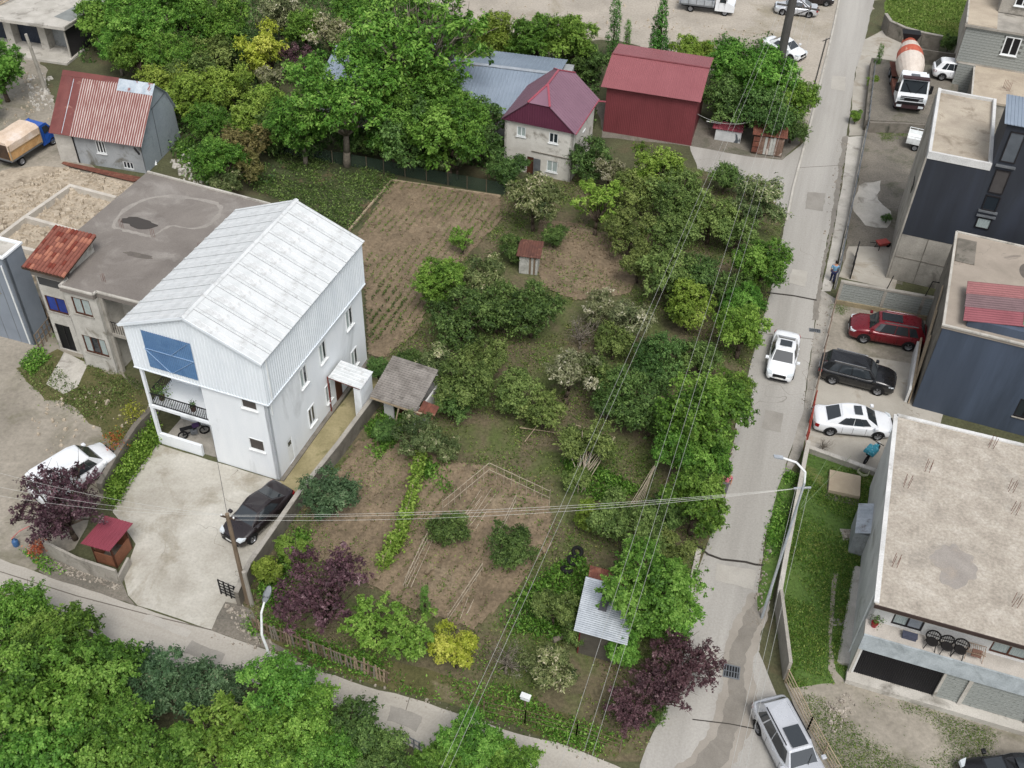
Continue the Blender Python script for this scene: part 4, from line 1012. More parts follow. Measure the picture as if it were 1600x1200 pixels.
# ------------------------------------------------------------------ small sheds and huts
o, yw = F2((601, 652), -22)
ss = thing('slate_shed', 'small white garden shed with grey corrugated slate roof and open brown doorway', 'shed', o, yw)
mb = MB(); mb.box(0, .65, 0, .1, 0, 1.75); mb.box(1.95, 2.6, 0, .1, 0, 1.75); mb.box(0, .1, .1, 2.3, 0, 1.9); mb.box(2.5, 2.6, .1, 2.3, 0, 1.9); mb.box(.1, 2.5, 2.2, 2.3, 0, 2.5); mb.build('wall', CHW, ss)
mb = MB(); mb.box(.65, 1.95, .5, .55, 0, 1.8); mb.build('doorway', M('brown_plank', (84, 50, 40), (64, 38, 32), sc=4), ss)
SLATER = M('slate_sheet', (140, 135, 130), (112, 107, 102), sc=1.3, rough=.9, stain=(84, 80, 74), stain_sc=1.1, bump=.1)
for k in range(4):
    mb = MB(); corr(mb, (-.55, -.6+k*.74, 2.02+k*.2+.004*k), (0, .77, .207), (3.05, 0, 0), 5, .06, WAVE); mb.build('roof_sheet', SLATER, ss)
mb = MB(); mb.box(-.5, 2.85, -.62, -.5, 1.86, 1.98); mb.bar((1.1, -1.0, 0), (1.35, -.5, 1.95), .06); mb.build('prop', PALEWOOD, ss)
mb = MB(); corr(mb, (2.55, -.7, 1.9), (1.0, 0, -.1), (0, 1.0, .25), 4, .03, WAVE); mb.build('rusty_flap', RUST, ss)

o, yw = F2((905, 1004), -16)
ms = thing('metal_roof_shed', 'garden shed with shiny galvanised sheet roof and rusty back strip', 'shed', o, yw)
mb = MB(); mb.box(.1, 2.1, -.6, 2.5, 0, 1.95); mb.build('wall', M('dark_shed_wall', (92, 88, 80), (76, 72, 66)), ms)
mb = MB(); mb.box(.04, .1, -.62, 2.0, 0, 1.95); mb.build('side_board', M('red_board', (110, 48, 44), rough=.8), ms)
for k in range(3):
    mb = MB(); corr(mb, (-.2-.075*k, -.85+1.04*k, 2.12+.055*k+.006*k), (-.077, 1.05, .055), (2.6, 0, 0), 9, .014, WAVE); mb.build('roof_sheet', GALV, ms)
mb = MB(); mb.box(.62, 1.02, .55, 1.65, 2.27, 2.3); mb.build('roof_patch', M('dark_patch', (84, 84, 88), rough=.6), ms)
mb = MB(); corr(mb, (-.3, 2.25, 2.25), (1.8, 0, 0), (-.1, .75, .05), 9, .03, WAVE); mb.build('rusty_sheet', RUST, ms)

a = G(808, 428)
ou = thing('outhouse', 'tiny white plank outhouse with rusty tin roof in the orchard', 'outhouse', tuple(a), math.radians(-8))
mb = MB(); mb.box(.1, 1.4, .1, 1.25, 0, 1.55); mb.build('wall', M('weathered_white_board', (190, 190, 184), (160, 160, 152), sc=2), ou)
for k in range(5):
    mb = MB(); mb.box(.66+k*.15, .79+k*.15, .06, .1, .05, 1.55); mb.build('plank', WOOD if k % 2 else M('white_plank', (186, 186, 180), (150, 150, 144), sc=3), ou)
mb = MB(); mb.box(.12, .6, .05, .1, .05, 1.5); mb.build('door', M('white_plank', (186, 186, 180)), ou)
mb = MB(); corr(mb, (-.1, -.1, 1.6), (1.7, 0, 0), (0, 1.6, .35), 9, .025, WAVE); mb.build('roof', M('rust_brown_tin', (98, 64, 54), (78, 52, 46), sc=2, stain=(130, 92, 76), stain_sc=1.5), ou)

p0, p1 = G(145, 884), G(186, 896)
a = math.atan2((p1-p0).y, (p1-p0).x)
hu = thing('red_roof_hut', 'little booth with red ribbed roof beside the front wall of the yard', 'hut', tuple(p0+Vector((0, .1, 0))), a)
REDR = M('crimson_roof_sheet', (136, 66, 78), (124, 60, 71), sc=.6, rough=.45, fine=.02)
ORW = M('orange_wood_panel', (142, 96, 72), (120, 80, 60), sc=2)
mb = MB()
for x in (.1, 1.25):
    for y in (.15, 1.5): mb.box(x, x+.08, y, y+.08, 0, 1.75 if y < 1 else 1.6)
mb.build('post', BROWNFRAME, hu)
for nm, bx in (('front_panel', (.18, 1.25, .16, .2, .05, .9)), ('side_panel', (1.29, 1.33, .23, 1.5, .05, .9)), ('side_panel', (.1, .14, .23, 1.5, .05, .9)), ('back_panel', (.18, 1.25, 1.54, 1.58, .05, 1.6))):
    MB().box(*bx).build(nm, ORW, hu)
MB().box(.12, 1.3, .2, 1.54, 0, .05).build('floor', CONCDARK, hu)
for k in range(3):
    mb = MB(); corr(mb, (-.1+k*.55, -.2, 1.9+.003*k), (.555, 0, 0), (0, 2.1, -.18), 3, .03); mb.build('roof_sheet', REDR, hu)

p0 = G(1116, 218)
ts = thing('tin_shed', 'low white tin shed with crumpled red roof beside the red barn', 'shed', tuple(p0), math.radians(-14))
MB().box(0, 2.15, 0, 1.5, 0, 1.0).build('wall', M('peeling_white_tin', (206, 208, 208), (184, 186, 186), sc=1, stain=(84, 90, 96), stain_sc=.9, stain_lo=.6, stain_hi=.64), ts)
for k in range(2):
    mb = MB(); corr(mb, (-.3+k*1.25, -.1, 1.05+.004*k), (1.27, 0, 0), (.0, 1.0, .2), 6, .04, WAVE); mb.build('roof_sheet', M('faded_crimson_tin', (140, 64, 76), (112, 54, 62), sc=3, stain=(168, 150, 150), stain_sc=2), ts)
mb = MB(); mb.tube((-.9, .5, 1.3), (.3, .6, 1.2), .04); mb.build('pole', WHITEFRAME, ts)

p0 = G(1172, 240)
ps = thing('plank_shed', 'brown weathered shed patched with planks at the corner of the side lane', 'shed', tuple(p0), math.radians(-11))
PLK = M('brown_plank_wall', (132, 108, 94), (106, 84, 72), sc=2.5, stain=(196, 186, 176), stain_sc=1.2, stain_lo=.56, stain_hi=.64)
MB().box(.05, 2.55, .06, 1.9, 0, 1.75).build('wall', DARKWOOD, ps)
for k in range(9):
    MB().box(.55+k*.22, .75+k*.22, 0, .05, .1, rnd.uniform(1.6, 1.75)).build('plank', rnd.choice((PLK, PLK, PALEWOOD, MATS['white_plank'])), ps)
for z in (.2, .7, 1.2): MB().box(.05, .55, 0, .05, z, z+.42).build('plank', RUST, ps)
mb = MB(); corr(mb, (-.1, -.12, 1.82), (2.8, 0, 0), (0, 2.1, .3), 14, .02, WAVE); mb.build('roof', RUST, ps)

# foundations of the next house
FD = [[(0, 379), (42, 347), (112, 298), (181, 316)], [(42, 347), (122, 369)], [(25, 392), (68, 403), (110, 376)]]
fo = thing('foundation_walls', 'low pale concrete foundation walls on the rubble of the building site', 'foundation', tuple(G(60, 360)))
for ln in FD:
    pts = [G(x, y)-G(60, 360) for x, y in ln]
    for a, b in zip(pts[:-1], pts[1:]):
        mb = MB(); d_ = (b-a).normalized()*.13; mb.bar(a-d_+Vector((0, 0, .25)), b+d_+Vector((0, 0, .25)), .3, .5+rnd.uniform(-.02, .02)); mb.build('strip_footing', M('fresh_concrete', (198, 192, 182), (176, 170, 160), sc=1), fo)
# ------------------------------------------------------------------ trees
LEAF = {
 'broad':  leaf_mat('leaf_bright_green', (54, 86, 30), (94, 134, 48), (138, 174, 80)),
 'lime':   leaf_mat('leaf_lime_green', (76, 106, 36), (114, 152, 58), (154, 184, 88)),
 'walnut': leaf_mat('leaf_mid_green', (54, 88, 30), (96, 138, 50), (142, 176, 82)),
 'dark':   leaf_mat('leaf_dark_green', (44, 66, 32), (80, 108, 52), (124, 152, 84)),
 'deep':   leaf_mat('leaf_deep_green', (48, 70, 46), (80, 108, 72), (118, 144, 104), (138, 132, 110)),
 'olive':  leaf_mat('leaf_olive', (62, 82, 38), (100, 120, 60), (144, 162, 92)),
 'medlar': leaf_mat('leaf_grey_green', (58, 76, 44), (104, 120, 72), (154, 162, 112), (202, 196, 164)),
 'pale':   leaf_mat('leaf_pale_blossom', (80, 92, 56), (132, 136, 96), (186, 182, 152), (212, 206, 186)),
 'yellow': leaf_mat('leaf_golden', (122, 134, 40), (164, 174, 60), (206, 206, 100)),
 'ygreen': leaf_mat('leaf_yellow_green', (80, 104, 36), (118, 144, 54), (158, 180, 84)),
 'purple': leaf_mat('leaf_purple', (50, 34, 38), (78, 54, 60), (108, 80, 86), (132, 110, 112), .15),
 'conifer': leaf_mat('leaf_conifer', (54, 90, 36), (88, 134, 56), (116, 164, 78)),
 'brownish': leaf_mat('leaf_bronze', (78, 76, 44), (112, 108, 64), (146, 142, 88)),
 'twig': leaf_mat('twig_buds', (104, 100, 90), (134, 128, 116), (160, 156, 142)),
}
LEAF['column'] = LEAF['conifer']
def crown(rg, R, zc, nl, lr, cl_per, per, cr, leaf, wr, up, mode='round'):
    """clumps of leaf faces over many uneven lobes; returns vertices, faces, tint and the lobe centres"""
    R = np.array(R); lobes = []
    if mode == 'cone':
        for i in range(nl):
            f = (i+.5)/nl; t = i*2.4+rg.random()
            rr = (1-f)*.62+.03
            lobes.append(((math.cos(t)*rr*rg.uniform(.5, 1), math.sin(t)*rr*rg.uniform(.5, 1), f*2-1), lr*(1.15-f*.75)))
    elif mode == 'column':
        for i in range(nl):
            f = (i+.5)/nl; t = i*2.4
            lobes.append(((math.cos(t)*.4*rg.random(), math.sin(t)*.4*rg.random(), f*1.8-.9), lr*rg.uniform(.8, 1.1)*(1-.45*abs(f-.35))))
    else:
        for i in range(nl):
            d = rg.normal(0, 1, 3); d[2] = d[2]*.8+.15; d /= np.linalg.norm(d)
            k = rg.uniform(.42, .78) if i > nl//5 else rg.uniform(0, .3)
            lobes.append((tuple(d*k), lr*rg.uniform(.72, 1.25)))
        if mode == 'feather':
            for i in range(nl):
                t = rg.random()*2*PI; e = rg.uniform(-.1, .9)
                for k in (.55, .75, .92, 1.08):
                    lobes.append(((math.cos(t)*math.cos(e)*k, math.sin(t)*math.cos(e)*k, math.sin(e)*k+.12*math.sin(k*3)), lr*(.62-.32*(k-.5))))
    LC = np.array([l[0] for l in lobes]); LR = np.array([l[1] for l in lobes])
    n_each = np.maximum(3, (cl_per*(LR/lr)**2).astype(int))
    li = np.repeat(np.arange(len(LR)), n_each)
    n = len(li)
    d = rg.normal(0, 1, (n, 3)); d[:, 2] = d[:, 2]*.85+.35
    d += LC[li]*.5
    d /= np.linalg.norm(d, axis=1, keepdims=True)
    tl = LR[li]*np.where(rg.random(n) < .12, rg.uniform(1.15, 1.55, n), rg.uniform(.75, 1.12, n))   # some shoots stick out
    tip = LC[li]+d*tl[:, None]
    dist = np.linalg.norm(tip[:, None, :]-LC[None], axis=2)/LR[None]
    dist[np.arange(n), li] = 9
    keep = dist.min(1) > rg.uniform(.4, .75, n)
    li, d, tl = li[keep], d[keep], tl[keep]
    n = len(li)
    ctint = np.clip(rg.normal(.48, .24, len(LR))[li]*.55+rg.normal(.48, .24, n)*.45, 0, 1)
    s = rg.random((n, per))**.7
    N = n*per
    D = np.repeat(d, per, 0); L_ = np.repeat(tl, per); s = s.ravel()
    P0 = (np.repeat(LC[li], per, 0)+D*(L_*(.35+.68*s))[:, None])*R
    side = rg.normal(0, 1, (N, 3)); side -= D*np.sum(side*D, 1, keepdims=True); side /= np.linalg.norm(side, axis=1, keepdims=True)
    P0 += side*(leaf*rg.uniform(.2, 1.0, N)*(1.15-.6*s))[:, None]+rg.normal(0, cr*.25, (N, 3))
    ax = D*.5+side+np.array([0, 0, -.25])
    nrm = D*.45+np.array([0, 0, up+.25])+rg.normal(0, .38, (N, 3))
    ln = rg.uniform(leaf*.7, leaf*1.3, N)
    P, F = leaf_quads(rg, P0, nrm, ln, wr, ax)
    t = np.clip(np.repeat(ctint, per)+rg.normal(0, .14, N), 0, 1)
    P[:, 2] += zc
    return P, F, t, LC*R+np.array([0, 0, zc])

def trunk_mesh(name, rg, lobes, zc, r0, m, fork=.45, lean=.12):
    mb = MB()
    top = Vector((rg.normal(0, lean), rg.normal(0, lean), zc*fork))
    mid = top*.5+Vector((rg.normal(0, lean*.5), rg.normal(0, lean*.5), 0))
    mb.path([Vector((0, 0, -.1)), mid, top], r0*1.25, 8, r_end=r0*.8)
    for c in lobes:
        c = Vector(c)
        if c.z < top.z*.8: continue
        m1 = top.lerp(c, .5)+Vector((rg.normal(0, .12), rg.normal(0, .12), rg.uniform(-.05, .2)))
        mb.path([top, m1, c], r0*.5, 5, r_end=r0*.13)
        for q in range(2):
            e = c+Vector(rg.normal(0, .35, 3))
            mb.path([m1.lerp(c, rg.uniform(.3, .9)), e], r0*.16, 4, r_end=r0*.05)
    return mb.mesh(name, m, True)

#  name: (R, centre height, lobes, lobe radius, clumps/lobe, leaves/clump, clump radius, leaf, width ratio, up, mode, trunk radius, bark, variants)
SP = {
 'broad':  ((2.4, 2.4, 2.1), 3.3, 38, .30, 30, 24, .17, .145, .60, .5, 'round', .17, BARK, 3),
 'lime':   ((2.0, 2.0, 1.8), 2.9, 10, .32, 18, 13, .15, .20, .5, .5, 'feather', .13, BARK, 2),
 'walnut': ((3.4, 3.4, 2.7), 4.4, 44, .27, 26, 20, .22, .19, .5, .45, 'round', .2, PALEBARK, 2),
 'feather': ((3.4, 3.4, 3.0), 4.4, 26, .30, 18, 14, .22, .25, .45, .45, 'feather', .2, PALEBARK, 1),
 'dark':   ((2.0, 2.0, 1.7), 2.2, 28, .34, 30, 14, .14, .16, .5, .4, 'round', .12, BARK, 3),
 'deep':   ((2.0, 2.0, 1.6), 2.3, 30, .32, 28, 14, .15, .17, .5, .4, 'round', .12, BARK, 2),
 'olive':  ((2.0, 2.0, 1.6), 2.2, 28, .31, 26, 13, .16, .16, .5, .4, 'round', .11, BARK, 3),
 'medlar': ((1.9, 1.9, 1.6), 2.2, 24, .32, 24, 13, .15, .21, .32, .3, 'round', .11, BARK, 3),
 'pale':   ((1.7, 1.7, 1.4), 2.1, 22, .30, 20, 12, .14, .18, .36, .35, 'round', .10, BARK, 3),
 'yellow': ((1.5, 1.5, 1.5), 2.0, 22, .33, 26, 13, .14, .17, .42, .45, 'round', .09, BARK, 2),
 'ygreen': ((2.1, 2.1, 1.7), 2.3, 28, .31, 26, 14, .16, .18, .5, .45, 'round', .12, BARK, 3),
 'purple': ((2.1, 2.1, 1.8), 2.6, 13, .32, 24, 13, .15, .15, .55, .35, 'feather', .13, BARK, 3),
 'conifer': ((1.3, 1.3, 2.3), 2.5, 40, .34, 30, 11, .10, .16, .3, .2, 'cone', .1, BARK, 1),
 'column': ((.85, .85, 2.6), 2.9, 22, .58, 30, 11, .11, .15, .35, .2, 'column', .09, BARK, 1),
 'brownish': ((1.6, 1.6, 1.3), 1.8, 20, .33, 22, 12, .15, .15, .5, .4, 'round', .09, BARK, 2),
 'twig':   ((1.5, 1.5, 1.3), 1.5, 26, .30, 6, 5, .16, .08, .3, .3, 'round', .09, PALEBARK, 2),
}
LEAF['feather'] = LEAF['walnut']
VAR = {}
for si, (k, a) in enumerate(SP.items()):
    VAR[k] = []
    for v in range(a[13]):
        rg = np.random.default_rng(100+si*17+v)
        P, F, t, L = crown(rg, a[0], a[1], a[2], a[3], a[4], a[5], a[6], a[7], a[8], a[9], a[10])
        cm = np_mesh(k+'_crown', P, F, LEAF[k], t)
        tm = trunk_mesh(k+'_trunk', rg, [tuple(x) for x in L[:: (1 if k == 'twig' else 2)]], a[1], a[11], a[12])
        VAR[k].append((cm, tm, a[0][0], a[1]))

TREE_N = [0]
def tree(kind, px, py, rpx, label, name=None, cat='tree', group=None, zs=1.0, z0=0.0):
    """crown centre at the photo pixel, radius given in photo pixels"""
    i = TREE_N[0]; TREE_N[0] += 1
    r = random.Random(i*31+5)
    var = VAR[kind][r.randrange(len(VAR[kind]))]
    Rv, zc = var[2], var[3]
    s = 1.0
    for _ in range(4):
        p = G(px, py, z0+zc*s*zs); s = rpx/scale_at(p)/Rv
    p = G(px, py, z0+zc*s*zs)
    root = thing(name or 'tree', label, cat, (p.x, p.y, z0), r.uniform(0, 2*PI), group)
    for nm, me in (('crown', var[0]), ('trunk', var[1])):
        inst(nm, me, root, (0, 0, 0), (0, 0, 0), (s, s, s*zs))
    return root

GB = 'trees in the belt behind the vegetable plot'
GF = 'foreground trees below the south road'
GO = 'orchard trees'
GR = 'trees along the east road'
T = tree
# foreground mass, bottom left
for a in [
 ('broad', 18, 962, 66, 'bright green tree at the left edge of the picture beside the south road'),
 ('broad', 92, 1000, 74, 'bright green tree reaching up over the south road left of the dark evergreen'),
 ('broad', 48, 1088, 100, 'biggest bright green tree at the left edge below the south road'),
 ('broad', 152, 1062, 76, 'bright green tree directly left of the dark evergreens below the road'),
 ('broad', 58, 1185, 92, 'bright green tree in the bottom left corner of the picture'),
 ('broad', 168, 1165, 84, 'bright green tree on the bottom edge, second from the left corner'),
 ('deep', 240, 1062, 56, 'dark grey green evergreen bordering the south road, leftmost of its row'),
 ('deep', 300, 1070, 58, 'dark grey green evergreen bordering the south road, middle of its row'),
 ('deep', 352, 1078, 46, 'dark grey green evergreen bordering the south road, nearest the lamp post'),
 ('broad', 262, 1190, 74, 'light green tree on the bottom edge below the dark evergreens'),
 ('lime', 340, 1160, 66, 'lime green loose tree below the dark evergreens near the bottom edge'),
 ('broad', 432, 1082, 74, 'bright green tree under the street lamp beside the south road'),
 ('broad', 476, 1122, 66, 'bright green tree right of the one under the street lamp'),
 ('broad', 408, 1186, 74, 'bright green tree on the bottom edge below the street lamp'),
 ('dark', 548, 1142, 56, 'dark green round tree at the railing of the south road'),
 ('dark', 592, 1178, 52, 'dark green round tree on the bottom edge by the railing'),
 ('broad', 505, 1192, 58, 'bright green tree on the bottom edge between the lamp and the dark round trees'),
 ('broad', 738, 1160, 56, 'bright green tree beside the south road right of the railing'),
 ('broad', 690, 1196, 52, 'bright green tree on the bottom edge just right of the railing'),
 ('broad', 806, 1204, 50, 'bright green tree on the bottom edge, rightmost below the south road'),
]: T(*a, group=GF)
# trees at the east road
for a in [
 ('broad', 1190, 408, 44, 'bright green tree overhanging the east road opposite the walking man'),
 ('broad', 1162, 510, 42, 'bright green tree at the east road left of the white car driving'),
 ('broad', 1110, 642, 72, 'largest bright green tree overhanging the east road in the middle of the picture'),
 ('broad', 1066, 706, 44, 'bright green tree in front of the largest roadside tree, beside the pink shirt'),
 ('broad', 1090, 782, 52, 'round bright green tree overhanging the east road under the cross wires'),
 ('broad', 1016, 918, 70, 'big bright green tree covering the right side of the metal roofed shed'),
 ('broad', 1042, 962, 48, 'bright green tree between the metal roofed shed and the purple tree'),
 ('broad', 975, 1010, 30, 'small green bush at the front corner of the metal roofed shed'),
]: T(a[0], a[1], a[2], a[3]*1.14, a[4], group=GR)
for a in [
 ('purple', 1068, 1040, 54, 'purple leaved plum tree overhanging the junction by the drain grate'),
 ('purple', 1030, 1080, 48, 'purple leaved plum tree at the garden corner by the junction'),
 ('purple', 980, 1112, 40, 'smaller purple leaved plum tree at the bottom garden corner'),
 ('purple', 500, 922, 72, 'purple leaved plum tree inside the garden behind the street lamp'),
 ('purple', 98, 790, 66, 'purple leaved plum tree beside the white van and the red roofed hut'),
 ('purple', 462, 92, 30, 'purple leaved tree in the belt beside the golden tree'),
]: T(*a, group='purple plum trees')
# orchard
for a in [
 ('medlar', 836, 312, 48, 'grey green loquat tree behind the little white outhouse'),
 ('dark', 792, 262, 34, 'dark green bush at the left corner of the purple roofed cottage'),
 ('ygreen', 822, 296, 22, 'yellow green bush in front of the purple roofed cottage wall'),
 ('lime', 934, 318, 40, 'bright green tree among the orchard behind the bare red soil'),
 ('olive', 985, 360, 42, 'olive green tree at the back edge of the bare soil patch'),
 ('dark', 922, 248, 36, 'dark green tree between the purple roofed cottage and the red barn'),
 ('pale', 952, 268, 30, 'pale flowering tree right of the purple roofed cottage'),
 ('ygreen', 1024, 258, 42, 'yellow green tree in front of the red barn'),
 ('olive', 988, 300, 40, 'olive tree below the yellow green tree in front of the barn'),
 ('olive', 1064, 304, 50, 'broad olive tree beside the side lane, left of the dark upright one'),
 ('dark', 1134, 276, 28, 'dark upright tree standing against the pale side lane'),
 ('medlar', 1184, 318, 46, 'grey green loquat tree at the corner of side lane and east road'),
 ('olive', 1112, 340, 44, 'olive tree left of the loquat at the lane corner'),
 ('olive', 1052, 372, 42, 'olive tree under the wires right of the bare soil patch'),
 ('lime', 724, 374, 20, 'narrow upright lime green tree at the edge of the vegetable plot'),
 ('broad', 688, 438, 42, 'bright green rounded tree at the edge of the vegetable plot'),
 ('medlar', 754, 430, 40, 'grey green tree between the vegetable plot and the outhouse'),
 ('dark', 800, 388, 24, 'small dark green shrub left of the outhouse'),
 ('dark', 722, 500, 52, 'dark green dense tree left in the orchard near the vegetable plot'),
 ('dark', 776, 478, 46, 'dark green dense tree in the row of three below the outhouse'),
 ('dark', 832, 482, 50, 'dark green dense tree just below the white outhouse'),
 ('pale', 934, 476, 34, 'thin pale flowering tree on the lower edge of the bare soil'),
 ('twig', 908, 516, 36, 'nearly leafless small tree with dark twigs in the orchard middle'),
 ('olive', 1050, 432, 52, 'large olive green tree under the wires, upper orchard'),
 ('ygreen', 1078, 476, 44, 'yellow green tree with light tips under the wires'),
 ('pale', 988, 496, 42, 'pale flowering tree under the wires, orchard middle'),
 ('olive', 960, 532, 34, 'olive bush below the pale flowering tree under the wires'),
 ('dark', 1034, 558, 46, 'dark green round tree under the wires left of the driving white car'),
 ('pale', 890, 584, 50, 'largest pale flowering tree in the middle of the orchard'),
 ('medlar', 672, 572, 38, 'grey green loquat tree overhanging the slate roofed shed'),
 ('olive', 724, 600, 50, 'olive green tree right of the slate roofed shed'),
 ('dark', 706, 628, 32, 'dark green tree against the right wall of the slate roofed shed'),
 ('olive', 800, 606, 44, 'olive tree between the slate roofed shed and the pale flowering tree'),
 ('dark', 972, 612, 48, 'dark green tree right of the large pale flowering tree'),
 ('dark', 1018, 640, 50, 'dark green tree touching the largest roadside tree'),
 ('olive', 914, 694, 48, 'olive tree with a stack of bean poles leaning against it'),
 ('medlar', 650, 680, 40, 'loquat tree at the upper end of the climbing vine row'),
 ('medlar', 700, 700, 24, 'small loquat tree right of the upper end of the vine row'),
 ('deep', 518, 766, 46, 'dark green round tree leaning over the yard wall beside the dark car'),
 ('dark', 702, 826, 34, 'small dark green citrus tree in the tilled bed left of the poles'),
 ('dark', 798, 852, 40, 'small dark green citrus tree in the tilled bed on the right'),
 ('olive', 958, 808, 44, 'olive tree at the cross wires beside the pole bundle'),
 ('olive', 1008, 838, 44, 'olive tree behind the metal roofed shed below the cross wires'),
 ('olive', 1052, 862, 36, 'olive tree on the road edge behind the metal roofed shed'),
 ('ygreen', 920, 806, 28, 'yellow green bush right of the tilled bed under the cross wires'),
 ('medlar', 860, 1046, 44, 'grey green loquat tree near the bottom fence left of the metal roofed shed'),
 ('twig', 792, 1028, 40, 'grey leafless shrub by the bottom fence left of the loquat'),
 ('olive', 866, 950, 38, 'olive bush left of the metal roofed shed'),
 ('dark', 900, 985, 26, 'dark bush at the front left corner of the metal roofed shed'),
 ('lime', 580, 972, 44, 'lime green feathery tree by the bottom fence beside the purple tree'),
 ('lime', 640, 988, 44, 'lime green feathery tree by the bottom fence left of the golden one'),
 ('column', 664, 938, 10, 'thin upright lime green shoot behind the feathery trees'),
 ('yellow', 712, 1012, 38, 'golden leaved tree by the bottom fence'),
 ('ygreen', 458, 858, 30, 'yellow green bush along the yard wall below the round tree'),
 ('ygreen', 420, 890, 26, 'yellow green bush along the yard wall near the gate'),
 ('dark', 600, 672, 22, 'low green bush at the front corner of the slate roofed shed'),
 ('dark', 592, 574, 22, 'dark bush between the white house and the slate roofed shed'),
 ('dark', 640, 560, 20, 'small dark bush behind the slate roofed shed'),
 ('olive', 756, 560, 40, 'olive tree between the dark dense trees and the pale stake'),
 ('dark', 1086, 430, 40, 'dark green tree right of the large olive tree under the wires'),
 ('dark', 1142, 452, 34, 'dark shrub behind the upper roadside trees'),
 ('olive', 1000, 410, 34, 'olive tree at the right rim of the bare soil patch'),
 ('dark', 1094, 560, 36, 'dark green tree left of the roadside tree by the driving car'),
 ('olive', 940, 588, 40, 'olive tree touching the large pale flowering tree on its right'),
 ('olive', 850, 640, 36, 'olive tree below the large pale flowering tree'),
 ('dark', 866, 366, 22, 'small dark shrub at the back rim of the bare soil patch'),
 ('olive', 1150, 366, 36, 'olive tree under the wires beside the upper east road'),
 ('dark', 1060, 330, 40, 'dark green tree in the middle of the upper orchard group'),
 ('olive', 900, 745, 26, 'olive bush at the foot of the leaning pole stack'),
 ('dark', 1044, 800, 36, 'dark green tree between the cross wires and the roadside tree'),
 ('broad', 1160, 470, 34, 'bright green shrub at the road edge between the two upper roadside trees'),
 ('broad', 1098, 712, 46, 'bright green tree filling the gap below the largest roadside tree'),
 ('broad', 1140, 612, 40, 'bright green tree on the road side of the largest roadside tree'),
 ('dark', 1018, 1116, 26, 'green bush at the foot of the purple trees by the junction'),
]: T(a[0], a[1], a[2], a[3]*1.06, a[4], group=GO)
